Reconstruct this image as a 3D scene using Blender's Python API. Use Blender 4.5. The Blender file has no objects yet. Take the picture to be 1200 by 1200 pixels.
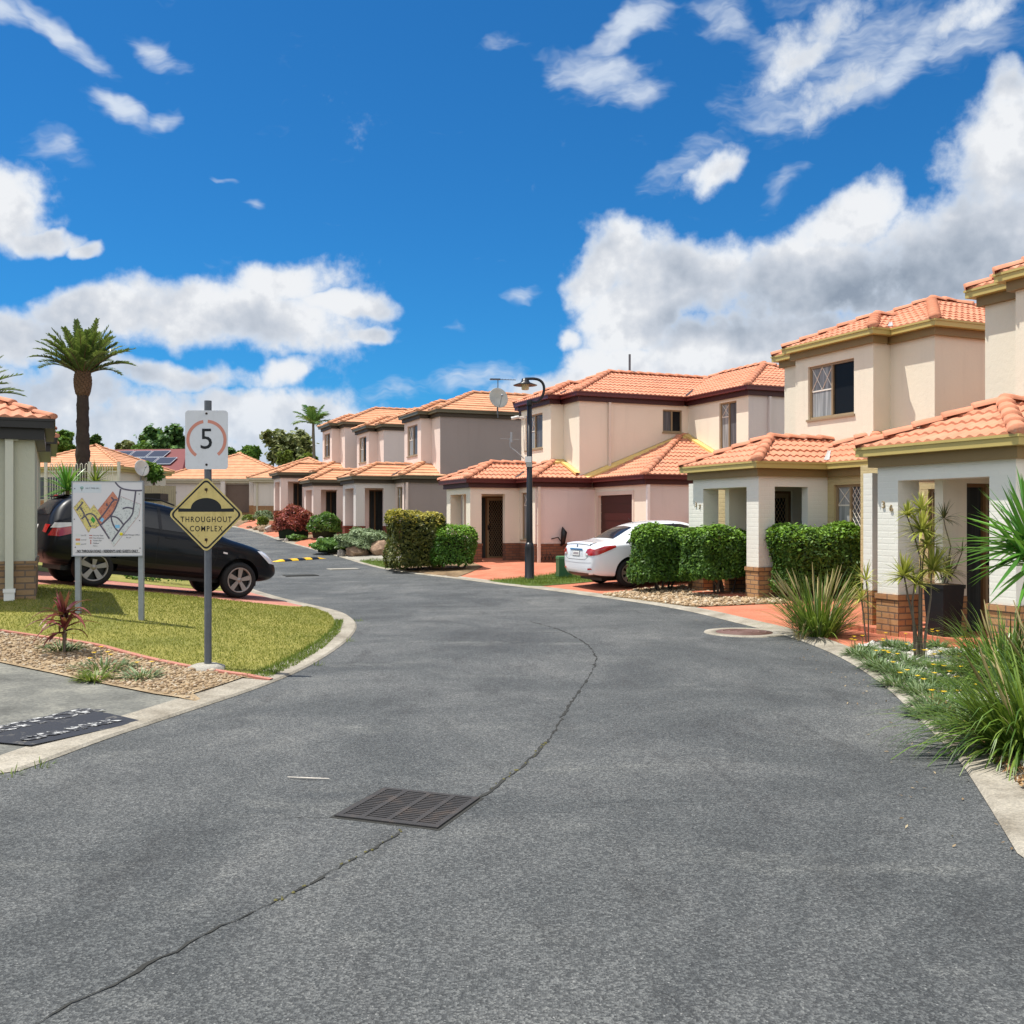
import bpy, bmesh, math, random
import numpy as np
from mathutils import Vector, Matrix, Euler
from mathutils.bvhtree import BVHTree
R = math.radians
SC = bpy.context.scene
COL = SC.collection
rng = np.random.default_rng(7)
random.seed(7)
FPX, HX, HY, CAMZ = 1150.0, 600.0, 607.0, 1.65

# ------------------------------------------------------------------ scene helpers
def tag(o, label=None, cat=None, group=None, kind=None):
    if label: o['label'] = label
    if cat: o['category'] = cat
    if group: o['group'] = group
    if kind: o['kind'] = kind
    return o

def empty(name, loc=(0, 0, 0), rz=0.0, label=None, cat=None, group=None, parent=None):
    o = bpy.data.objects.new(name, None)
    o.empty_display_size = 0.2
    COL.objects.link(o)
    o.location = loc
    o.rotation_euler = (0, 0, rz)
    if parent: o.parent = parent
    return tag(o, label, cat, group)

def link_mesh(name, me, mats, parent=None, loc=None, rz=None):
    o = bpy.data.objects.new(name, me)
    COL.objects.link(o)
    for m in (mats if isinstance(mats, (list, tuple)) else [mats]):
        if m: me.materials.append(m)
    if parent: o.parent = parent
    if loc is not None: o.location = loc
    if rz is not None: o.rotation_euler = (0, 0, rz)
    return o

def copy_tree(o, parent=None):
    c = o.copy()
    COL.objects.link(c)
    if parent: c.parent = parent
    for ch in list(o.children):
        copy_tree(ch, c)
    return c

class MB:
    """collects polygons; build() links them as one mesh object"""
    def __init__(s):
        s.v = []; s.f = []; s.m = []; s.sm = []
    def face(s, pts, m=0, smooth=False):
        b = len(s.v)
        s.v.extend([tuple(p) for p in pts])
        s.f.append(tuple(range(b, b + len(pts)))); s.m.append(m); s.sm.append(smooth)
    def grid(s, rows, m=0, smooth=True, closed=False):
        b = len(s.v); nr = len(rows); nc = len(rows[0])
        for r in rows: s.v.extend([tuple(p) for p in r])
        for i in range(nr - 1):
            for j in range(nc if closed else nc - 1):
                k = (j + 1) % nc
                s.f.append((b + i * nc + j, b + i * nc + k, b + (i + 1) * nc + k, b + (i + 1) * nc + j))
                s.m.append(m); s.sm.append(smooth)
    def hexa(s, P, m=0):
        b = len(s.v)
        s.v.extend([tuple(p) for p in P])
        for q in ((0, 3, 2, 1), (4, 5, 6, 7), (0, 1, 5, 4), (1, 2, 6, 5), (2, 3, 7, 6), (3, 0, 4, 7)):
            s.f.append(tuple(b + i for i in q)); s.m.append(m); s.sm.append(False)
    def box(s, x0, x1, y0, y1, z0, z1, m=0):
        x0, x1 = min(x0, x1), max(x0, x1); y0, y1 = min(y0, y1), max(y0, y1)
        s.hexa([(x0, y0, z0), (x1, y0, z0), (x1, y1, z0), (x0, y1, z0), (x0, y0, z1), (x1, y0, z1), (x1, y1, z1), (x0, y1, z1)], m)
    def fbox(s, F, s0, s1, d0, d1, z0, z1, m=0):
        P = [F.p(a, d, z) for z in (z0, z1) for a, d in ((s0, d0), (s1, d0), (s1, d1), (s0, d1))]
        # keep outward winding whichever way the frame runs
        e1 = Vector(P[1]) - Vector(P[0]); e2 = Vector(P[3]) - Vector(P[0])
        if e1.cross(e2).z < 0:
            P = [P[1], P[0], P[3], P[2], P[5], P[4], P[7], P[6]]
        s.hexa(P, m)
    def tube(s, pts, rad, n=8, m=0, cap=True, smooth=True):
        pts = [Vector(p) for p in pts]
        rr = rad if isinstance(rad, (list, tuple)) else [rad] * len(pts)
        rows = []; up = None
        for i, p in enumerate(pts):
            t = (pts[min(i + 1, len(pts) - 1)] - pts[max(i - 1, 0)]).normalized()
            if up is None:
                up = Vector((0, 0, 1)) if abs(t.z) < .9 else Vector((1, 0, 0))
            a = t.cross(up).normalized(); b = a.cross(t).normalized(); up = b
            rows.append([p + (a * math.cos(2 * math.pi * k / n) + b * math.sin(2 * math.pi * k / n)) * rr[i] for k in range(n)])
        s.grid(rows, m, smooth, closed=True)
        if cap:
            s.face(list(reversed(rows[0])), m); s.face(rows[-1], m)
    def lathe(s, prof, n=24, m=0, axis='z', c=(0, 0, 0), smooth=True):
        rows = []
        for r, h in prof:
            row = []
            for k in range(n):
                a = 2 * math.pi * k / n
                u, w = r * math.cos(a), r * math.sin(a)
                row.append({'z': (c[0] + u, c[1] + w, c[2] + h), 'y': (c[0] + w, c[1] + h, c[2] + u), 'x': (c[0] + h, c[1] + u, c[2] + w)}[axis])
            rows.append(row)
        s.grid(rows, m, smooth, closed=True)
    def blade(s, base, d, length, width, droop=.5, n=4, up=Vector((0, 0, 1)), m=0, fold=0.0):
        d = Vector(d).normalized(); p = Vector(base); side = d.cross(up)
        side = side.normalized() if side.length > 1e-4 else Vector((1, 0, 0))
        rows = []; st = length / n
        for i in range(n + 1):
            t = i / n
            w = width * (1 - t ** 2.2) * (0.55 + .45 * min(1, t * 4)) * .5 + 0.0005
            if fold: rows.append([p - side * w + Vector((0, 0, fold * w)), p, p + side * w + Vector((0, 0, fold * w))])
            else: rows.append([p - side * w, p + side * w])
            d = (d - Vector((0, 0, droop / n * (0.4 + 1.2 * t)))).normalized()
            p = p + d * st
        s.grid(rows, m, False)
    def add(s, o):
        b = len(s.v); s.v += o.v; s.f += [tuple(b + i for i in f) for f in o.f]; s.m += o.m; s.sm += o.sm
    def xf(s, M):
        s.v = [tuple(M @ Vector(p)) for p in s.v]; return s
    def build(s, name, mats, parent=None, loc=None, rz=None, uv=True, merge=False):
        me = bpy.data.meshes.new(name)
        me.from_pydata(s.v, [], s.f)
        me.polygons.foreach_set('material_index', s.m)
        me.polygons.foreach_set('use_smooth', s.sm)
        me.update()
        if merge:
            bm = bmesh.new(); bm.from_mesh(me); bmesh.ops.remove_doubles(bm, verts=bm.verts, dist=1e-4); bm.to_mesh(me); bm.free()
        if uv: box_uv(me)
        return link_mesh(name, me, mats, parent, loc, rz)

def box_uv(me):
    n = len(me.loops)
    if not n: return
    uvl = me.uv_layers.new(name='UVMap')
    co = np.empty(len(me.vertices) * 3); me.vertices.foreach_get('co', co); co = co.reshape(-1, 3)
    lv = np.empty(n, dtype=np.int32); me.loops.foreach_get('vertex_index', lv)
    pn = np.empty(len(me.polygons) * 3); me.polygons.foreach_get('normal', pn); pn = np.abs(pn.reshape(-1, 3))
    lt = np.empty(len(me.polygons), dtype=np.int32); me.polygons.foreach_get('loop_total', lt)
    ln = np.repeat(pn, lt, axis=0)
    p = co[lv]
    z = ln[:, 2] > .8
    xx = (~z) & (ln[:, 0] > ln[:, 1])
    u = np.where(xx, p[:, 1], p[:, 0]); w = np.where(z, p[:, 1], p[:, 2])
    uvl.data.foreach_set('uv', np.stack([u, w], 1).astype(np.float32).ravel())

class Fr:
    """a vertical wall frame: s runs along the wall, d outward, z up"""
    def __init__(s, p0, p1, n):
        s.a = Vector((p0[0], p0[1])); e = Vector((p1[0], p1[1])) - s.a
        s.L = e.length; s.e = e.normalized(); s.n = Vector(n)
    def p(s, t, d, z):
        q = s.a + s.e * t + s.n * d
        return (q.x, q.y, z)

def wall(mb, F, z0, z1, holes=(), reveal=.1, m=0, s0=0.0, s1=None):
    s1 = F.L if s1 is None else s1
    ss = sorted({s0, s1, *[h[0] for h in holes], *[h[1] for h in holes]})
    zz = sorted({z0, z1, *[h[2] for h in holes], *[h[3] for h in holes]})
    flip = Vector((F.e.x, F.e.y, 0)).cross(Vector((0, 0, 1))).dot(Vector((F.n.x, F.n.y, 0))) < 0
    def q(P):
        mb.face(list(reversed(P)) if flip else P, m)
    for i in range(len(ss) - 1):
        for j in range(len(zz) - 1):
            cs, cz = (ss[i] + ss[i + 1]) / 2, (zz[j] + zz[j + 1]) / 2
            if any(h[0] < cs < h[1] and h[2] < cz < h[3] for h in holes): continue
            q([F.p(ss[i], 0, zz[j]), F.p(ss[i + 1], 0, zz[j]), F.p(ss[i + 1], 0, zz[j + 1]), F.p(ss[i], 0, zz[j + 1])])
    for a, b, c, d in [h[:4] for h in holes]:
        r = -reveal
        q([F.p(a, 0, c), F.p(a, 0, d), F.p(a, r, d), F.p(a, r, c)])
        q([F.p(b, 0, d), F.p(b, 0, c), F.p(b, r, c), F.p(b, r, d)])
        q([F.p(a, 0, d), F.p(b, 0, d), F.p(b, r, d), F.p(a, r, d)])
        q([F.p(b, 0, c), F.p(a, 0, c), F.p(a, r, c), F.p(b, r, c)])

def quads(name, c, ax, ay, mat, parent=None, extra=None):
    """leaf cards: centres c, half axes ax, ay (n,3 arrays) -> one mesh (pointed hexagon-ish leaves)"""
    n = len(c)
    v = np.stack([c - ay, c - ay * .15 + ax, c + ay, c - ay * .15 - ax], 1).reshape(-1, 3)
    me = bpy.data.meshes.new(name)
    nv = n * 4; ev = 0 if extra is None else len(extra.v)
    allv = v if extra is None or not ev else np.vstack([v, np.array(extra.v)])
    faces_extra = [] if extra is None else [tuple(nv + i for i in f) for f in extra.f]
    me.vertices.add(len(allv)); me.vertices.foreach_set('co', allv.astype(np.float32).ravel())
    nl = nv + sum(len(f) for f in faces_extra); npoly = n + len(faces_extra)
    me.loops.add(nl); me.polygons.add(npoly)
    li = np.concatenate([np.arange(nv)] + [np.array(f) for f in faces_extra]) if faces_extra else np.arange(nv)
    me.loops.foreach_set('vertex_index', li.astype(np.int32))
    lt = np.array([4] * n + [len(f) for f in faces_extra], dtype=np.int32)
    ls = np.concatenate([[0], np.cumsum(lt)[:-1]]).astype(np.int32)
    me.polygons.foreach_set('loop_start', ls); me.polygons.foreach_set('loop_total', lt)
    if extra is not None and ev and extra.m:
        me.polygons.foreach_set('material_index', np.array([0] * n + list(extra.m), dtype=np.int32))
    me.update(); me.validate()
    return link_mesh(name, me, mat, parent)

def unit(a):
    return a / np.maximum(np.linalg.norm(a, axis=1, keepdims=True), 1e-6)

def leaf_axes(nrm, size, ratio=.5, jitter=.8):
    """axes for leaf cards lying roughly perpendicular to nrm"""
    n = len(nrm)
    nn = unit(nrm + rng.normal(0, jitter, (n, 3)))
    t = unit(np.cross(nn, rng.normal(0, 1, (n, 3))))
    b = np.cross(nn, t)
    s = size * rng.uniform(.6, 1.25, (n, 1))
    return b * s * ratio, t * s

# ------------------------------------------------------------------ materials
def _nt(name):
    m = bpy.data.materials.new(name); m.use_nodes = True
    nt = m.node_tree; nt.nodes.clear()
    out = nt.nodes.new('ShaderNodeOutputMaterial')
    return m, nt, out

def N(nt, t, **kw):
    n = nt.nodes.new(t)
    for k, v in kw.items():
        if k in n.inputs: n.inputs[k].default_value = v
        else: setattr(n, k, v)
    return n

def L(nt, a, b): nt.links.new(a, b)

def coords(nt, kind='Object', scale=(1, 1, 1)):
    tc = N(nt, 'ShaderNodeTexCoord'); mp = N(nt, 'ShaderNodeMapping')
    mp.inputs['Scale'].default_value = scale
    L(nt, tc.outputs[kind], mp.inputs['Vector'])
    return mp.outputs['Vector']

def noise(nt, vec, scale, detail=4, rough=.55, dist=0.0):
    n = N(nt, 'ShaderNodeTexNoise', Scale=scale, Detail=detail, Roughness=rough, Distortion=dist)
    L(nt, vec, n.inputs['Vector'])
    return n.outputs['Fac']

def ramp(nt, fac, stops):
    r = N(nt, 'ShaderNodeValToRGB'); cr = r.color_ramp
    while len(cr.elements) > 1: cr.elements.remove(cr.elements[0])
    cr.elements[0].position = stops[0][0]; cr.elements[0].color = (*stops[0][1], 1)
    for p, c in stops[1:]:
        e = cr.elements.new(p); e.color = (*c, 1)
    L(nt, fac, r.inputs['Fac'])
    return r.outputs['Color']

def mixc(nt, fac, a, b, mode='MIX'):
    m = N(nt, 'ShaderNodeMix', data_type='RGBA', blend_type=mode)
    for sock, v in ((m.inputs[0], fac), (m.inputs[6], a), (m.inputs[7], b)):
        if isinstance(v, (int, float)): sock.default_value = v
        elif isinstance(v, tuple): sock.default_value = (*v, 1)
        else: L(nt, v, sock)
    return m.outputs[2]

def mathn(nt, op, a, b=0.0, clamp=False):
    m = N(nt, 'ShaderNodeMath', operation=op, use_clamp=clamp)
    for i, v in enumerate((a, b)):
        if isinstance(v, (int, float)): m.inputs[i].default_value = v
        else: L(nt, v, m.inputs[i])
    return m.outputs[0]

def mrange(nt, v, a, b, c=0.0, d=1.0, smooth=True):
    m = N(nt, 'ShaderNodeMapRange', interpolation_type='SMOOTHSTEP' if smooth else 'LINEAR')
    L(nt, v, m.inputs[0])
    for i, x in enumerate((a, b, c, d)): m.inputs[i + 1].default_value = x
    return m.outputs[0]

def mul(c, k): return tuple(max(0, min(1, x * k)) for x in c)

def mat(name, col, rough=.6, var=.12, vs=3.0, bump=0.0, bs=60.0, metal=0.0, coat=0.0, spec=.4, dirt=0.0, ds=1.2, dirtcol=(.12, .1, .08)):
    m, nt, out = _nt(name)
    bs_ = N(nt, 'ShaderNodeBsdfPrincipled', Roughness=rough, Metallic=metal)
    bs_.inputs['Coat Weight'].default_value = coat
    bs_.inputs['Coat Roughness'].default_value = .04
    bs_.inputs['Specular IOR Level'].default_value = spec
    v = coords(nt)
    c = mixc(nt, noise(nt, v, vs), mul(col, 1 - var), mul(col, 1 + var)) if var else col
    if dirt:
        f = mathn(nt, 'MULTIPLY', mrange(nt, noise(nt, v, ds, 6, .65), .48, .72), dirt)
        c = mixc(nt, f, c, dirtcol)
    if isinstance(c, tuple): bs_.inputs['Base Color'].default_value = (*c, 1)
    else: L(nt, c, bs_.inputs['Base Color'])
    if bump:
        b = N(nt, 'ShaderNodeBump', Strength=bump, Distance=.01)
        L(nt, noise(nt, v, bs, 3), b.inputs['Height']); L(nt, b.outputs[0], bs_.inputs['Normal'])
    L(nt, bs_.outputs[0], out.inputs['Surface'])
    return m

def leafmat(name, stops, rough=.45, trans=.3, clump=1.5, spec=.35, young=None):
    m, nt, out = _nt(name)
    g = N(nt, 'ShaderNodeNewGeometry')
    v = coords(nt)
    f = mathn(nt, 'ADD', mathn(nt, 'MULTIPLY', g.outputs['Random Per Island'], .55), mathn(nt, 'MULTIPLY', noise(nt, v, clump, 2), .5))
    c = ramp(nt, f, stops)
    if young:                     # new growth: (colour, lowest height, full height, share of the leaves)
        sz = N(nt, 'ShaderNodeSeparateXYZ'); L(nt, v, sz.inputs[0])
        k = mathn(nt, 'ADD', mrange(nt, sz.outputs[2], young[1], young[2]), mathn(nt, 'MULTIPLY', mathn(nt, 'SUBTRACT', g.outputs['Random Per Island'], .5), 1.1))
        k = mathn(nt, 'ADD', k, mathn(nt, 'MULTIPLY', mathn(nt, 'SUBTRACT', noise(nt, v, 3.5, 2), .5), .9))
        c = mixc(nt, mrange(nt, k, .55, 1.0, 0, young[3]), c, mixc(nt, f, mul(young[0], .7), mul(young[0], 1.25)))
    p = N(nt, 'ShaderNodeBsdfPrincipled', Roughness=rough)
    p.inputs['Specular IOR Level'].default_value = spec
    L(nt, c, p.inputs['Base Color'])
    t = N(nt, 'ShaderNodeBsdfTranslucent'); L(nt, mixc(nt, .5, c, (.5, .6, .1), 'MULTIPLY'), t.inputs['Color'])
    L(nt, mixc(nt, .35, c, (.25, .3, .03)), t.inputs['Color'])
    mx = N(nt, 'ShaderNodeMixShader', Fac=trans)
    L(nt, p.outputs[0], mx.inputs[1]); L(nt, t.outputs[0], mx.inputs[2]); L(nt, mx.outputs[0], out.inputs['Surface'])
    return m

def brickmat(name, c1, c2, mortar, bump=.6, paint=None, bw=.24, bh=.086, ms=.011, rough=.8):
    m, nt, out = _nt(name)
    p = N(nt, 'ShaderNodeBsdfPrincipled', Roughness=rough)
    p.inputs['Specular IOR Level'].default_value = .25
    v = coords(nt, 'UV'); vo = coords(nt)
    b = N(nt, 'ShaderNodeTexBrick', Scale=1.0)
    b.inputs['Brick Width'].default_value = bw; b.inputs['Row Height'].default_value = bh
    b.inputs['Mortar Size'].default_value = ms; b.inputs['Mortar Smooth'].default_value = .25
    L(nt, v, b.inputs['Vector'])
    b.inputs['Color1'].default_value = (*c1, 1); b.inputs['Color2'].default_value = (*c2, 1); b.inputs['Mortar'].default_value = (*mortar, 1)
    if paint:
        c = mixc(nt, noise(nt, vo, 1.3, 5), mul(paint, .92), mul(paint, 1.06))
    else:
        c = mixc(nt, noise(nt, vo, 25, 4), mixc(nt, .25, b.outputs['Color'], (.02, .015, .01)), b.outputs['Color'])
    L(nt, c, p.inputs['Base Color'])
    h = mathn(nt, 'ADD', mathn(nt, 'MULTIPLY', b.outputs['Fac'], -1.0), mathn(nt, 'MULTIPLY', noise(nt, vo, 30, 4), .5))
    bp = N(nt, 'ShaderNodeBump', Strength=bump, Distance=.012)
    L(nt, h, bp.inputs['Height']); L(nt, bp.outputs[0], p.inputs['Normal'])
    L(nt, p.outputs[0], out.inputs['Surface'])
    return m

def render_wall(name, col, bump=.5):
    """rendered masonry paint: trowel texture, faint streaks and grime"""
    m, nt, out = _nt(name)
    p = N(nt, 'ShaderNodeBsdfPrincipled', Roughness=.85)
    p.inputs['Specular IOR Level'].default_value = .2
    v = coords(nt)
    c = mixc(nt, noise(nt, v, .9, 5), mul(col, .92), mul(col, 1.05))
    st = noise(nt, coords(nt, 'Object', (5, 5, .35)), 1.0, 5, .6)
    c = mixc(nt, mathn(nt, 'MULTIPLY', mrange(nt, st,   .50, .78), .2), c, mul(col, .66))
    pz = N(nt, 'ShaderNodeSeparateXYZ'); L(nt, v, pz.inputs[0])
    gd = mathn(nt, 'MULTIPLY', mrange(nt, pz.outputs[2], 1.0, .5, 0, .35), mrange(nt, noise(nt, v, 6, 5, .7), .4, .7))
    c = mixc(nt, gd, c, mul(col, .55))
    L(nt, c, p.inputs['Base Color'])
    h = mathn(nt, 'ADD', noise(nt, v, 14, 5, .6, .4), mathn(nt, 'MULTIPLY', noise(nt, v, 90, 2), .35))
    bp = N(nt, 'ShaderNodeBump', Strength=bump, Distance=.015)
    L(nt, h, bp.inputs['Height']); L(nt, bp.outputs[0], p.inputs['Normal'])
    L(nt, p.outputs[0], out.inputs['Surface'])
    return m

def rooftile_mat(name, a, b, c):
    m, nt, out = _nt(name)
    p = N(nt, 'ShaderNodeBsdfPrincipled', Roughness=.75)
    p.inputs['Specular IOR Level'].default_value = .25
    v = coords(nt)
    g = N(nt, 'ShaderNodeNewGeometry')
    base = ramp(nt, noise(nt, v, 1.6, 6, .65), [(.3, a), (.5, b), (.7, c)])
    tile = noise(nt, coords(nt, 'Object', (3, 3, 6)), 1.0, 1)
    base = mixc(nt, mrange(nt, tile, .35, .7, 0, .45), base, mul(b, .68))
    base = mixc(nt, mrange(nt, noise(nt, v, .8, 7, .75), .54, .74, 0, .55), base, (.16, .10, .075))
    base = mixc(nt, mrange(nt, noise(nt, v, 5.0, 6, .8), .60, .72, 0, .5), base, (.42, .36, .27))
    base = mixc(nt, mrange(nt, noise(nt, v, 9.0, 4, .8), .64, .74, 0, .6), base, (.10, .075, .055))
    L(nt, base, p.inputs['Base Color'])
    bp = N(nt, 'ShaderNodeBump', Strength=.25, Distance=.008)
    L(nt, noise(nt, v, 60, 3), bp.inputs['Height']); L(nt, bp.outputs[0], p.inputs['Normal'])
    L(nt, p.outputs[0], out.inputs['Surface'])
    return m

def glassmat(name, col, rough=.04, folds=0.0, fcol=(.4, .42, .42), coat=.22):
    """a pane with what hangs behind it (net curtain folds) under a glossy coat"""
    m, nt, out = _nt(name)
    p = N(nt, 'ShaderNodeBsdfPrincipled', Roughness=.35)
    p.inputs['Coat Weight'].default_value = coat; p.inputs['Coat Roughness'].default_value = rough
    p.inputs['Specular IOR Level'].default_value = .08
    if folds:
        v = coords(nt, 'Object', (14, 14, .6))
        c = mixc(nt, mrange(nt, noise(nt, v, 1.0, 3, .6), .35, .65), mul(fcol, .55), fcol)
        L(nt, c, p.inputs['Base Color'])
    else:
        p.inputs['Base Color'].default_value = (*col, 1)
    L(nt, p.outputs[0], out.inputs['Surface'])
    return m

M = {}
M['cream'] = render_wall('cream_render', (.75, .68, .545), .3)
M['white_brick'] = brickmat('white_painted_brick', (.6, .6, .6), (.6, .6, .6), (.5, .5, .5), .3, paint=(.74, .72, .64))
M['cream2'] = render_wall('pale_pink_render', (.78, .70, .57), .25)
M['peach'] = render_wall('peach_render', (.77, .66, .535), .25)
M['lowpink'] = render_wall('rose_render', (.69, .605, .555), .25)
M['pink'] = render_wall('pink_render', (.76, .62, .55), .3)
M['mauve'] = render_wall('mauve_grey_render', (.33, .275, .255), .3)
M['palewall'] = render_wall('pale_grey_render', (.62, .58, .54), .35)
M['sage'] = render_wall('sage_render', (.50, .50, .40), .4)
M['tan_brick'] = brickmat('tan_painted_brick', (.5, .4, .2), (.5, .4, .2), (.4, .3, .15), .8, paint=(.52, .42, .22))
M['brick'] = brickmat('tan_brick', (.50, .28, .13), (.42, .20, .09), (.20, .13, .09))
M['brick_dark'] = brickmat('brown_brick', (.27, .12, .07), (.20, .085, .05), (.12, .08, .06))
M['brick_red'] = brickmat('red_brick', (.22, .06, .035), (.18, .05, .03), (.12, .06, .05))
M['brick_sand'] = brickmat('sandy_brown_brick', (.36, .24, .13), (.29, .18, .10), (.17, .13, .1))
M['tile'] = rooftile_mat('terracotta_tile', (.55, .225, .128), (.61, .26, .152), (.66, .305, .19))
M['tile_far'] = rooftile_mat('pale_terracotta_tile', (.57, .27, .145), (.63, .315, .172), (.68, .36, .21))
M['cap'] = rooftile_mat('ridge_cap', (.54, .215, .122), (.60, .25, .145), (.64, .29, .175))
M['gold_trim'] = mat('olive_gold_paint', (.47, .365, .12), .45, .08)
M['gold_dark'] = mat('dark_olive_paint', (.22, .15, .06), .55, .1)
M['maroon'] = mat('maroon_paint', (.095, .016, .014), .35, .1)
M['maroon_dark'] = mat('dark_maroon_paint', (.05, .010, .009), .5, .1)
M['olive'] = mat('dark_olive_gutter', (.11, .095, .055), .45, .1)
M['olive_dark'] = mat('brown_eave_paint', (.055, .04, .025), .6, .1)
M['black_trim'] = mat('black_trim', (.012, .011, .010), .4, .1)
M['cream_trim'] = mat('cream_trim', (.55, .48, .36), .5, .08)
M['white_paint'] = mat('white_paint', (.76, .75, .71), .45, .06)
M['pipe_cream'] = mat('cream_downpipe', (.68, .57, .47), .45, .06)
M['pipe_sage'] = mat('sage_downpipe', (.52, .52, .43), .4, .06)
M['bronze'] = mat('bronze_window_frame', (.30, .215, .125), .4, .08)
M['brown_frame'] = mat('brown_door_frame', (.16, .085, .035), .45, .1)
M['lattice'] = mat('pale_lattice', (.72, .66, .58), .5, .05)
M['curtain'] = glassmat('curtain_behind_glass', (.3, .3, .3), folds=1, fcol=(.36, .37, .37))
M['darkglass'] = glassmat('dark_window_glass', (.010, .011, .013), coat=.06)
M['midglass'] = glassmat('grey_window_glass', (.06, .065, .075), folds=1, fcol=(.13, .13, .14))
M['doorglass'] = glassmat('door_glass', (.03, .035, .035), folds=1, fcol=(.05, .055, .055))
M['gdoor'] = mat('maroon_garage_door', (.045, .007, .006), .4, .1)
M['grey_box'] = mat('grey_meter_box', (.36, .36, .32), .5, .06)
M['flash'] = mat('yellow_flashing', (.72, .50, .17), .6, .1)
M['crackdark'] = mat('dark_valley_metal', (.05, .035, .03), .6, .2)
M['lead'] = mat('grey_flashing', (.40, .39, .37), .6, .15, 8)
M['brass'] = mat('brass_numerals', (.34, .25, .13), .5, .1, metal=.2)
M['steel'] = mat('galvanised_steel', (.30, .32, .34), .5, .2, 20, metal=.35)
M['steel_dark'] = mat('dull_galvanised_post', (.115, .125, .14), .6, .25, 14, metal=.2)
M['blackmetal'] = mat('black_powder_coat', (.010, .010, .011), .35, .1)
M['black_plastic'] = mat('black_plastic', (.008, .008, .009), .4, .1)
M['rust'] = mat('rust', (.13, .045, .015), .9, .3, 40)
M['screw'] = mat('dark_bolt', (.03, .02, .015), .6, .2)
# ------------------------------------------------------------------ camera, sun, sky
cam = bpy.data.cameras.new('camera'); camo = bpy.data.objects.new('camera', cam); COL.objects.link(camo)
cam.sensor_width = 36; cam.lens = FPX / 1200 * 36
cam.shift_y = (HY - 600) / 1200
cam.clip_start = .05; cam.clip_end = 3000
camo.location = (0, 0, CAMZ); camo.rotation_euler = (R(90), 0, 0)
SC.camera = camo

SUN = Vector((-.38, .06, 1.0)).normalized()
sl = bpy.data.lights.new('sun', 'SUN'); sl.energy = 4.6; sl.angle = R(.5); sl.color = (1, .955, .88)
so = bpy.data.objects.new('sun', sl); COL.objects.link(so)
so.rotation_euler = SUN.to_track_quat('Z', 'Y').to_euler(); so.location = (-30, 0, 60)

SC.cycles.use_denoising = True
SC.view_settings.view_transform = 'Standard'; SC.view_settings.look = 'None'
SC.view_settings.gamma = 1; SC.view_settings.exposure = .47; SC.view_settings.use_curve_mapping = False

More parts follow.
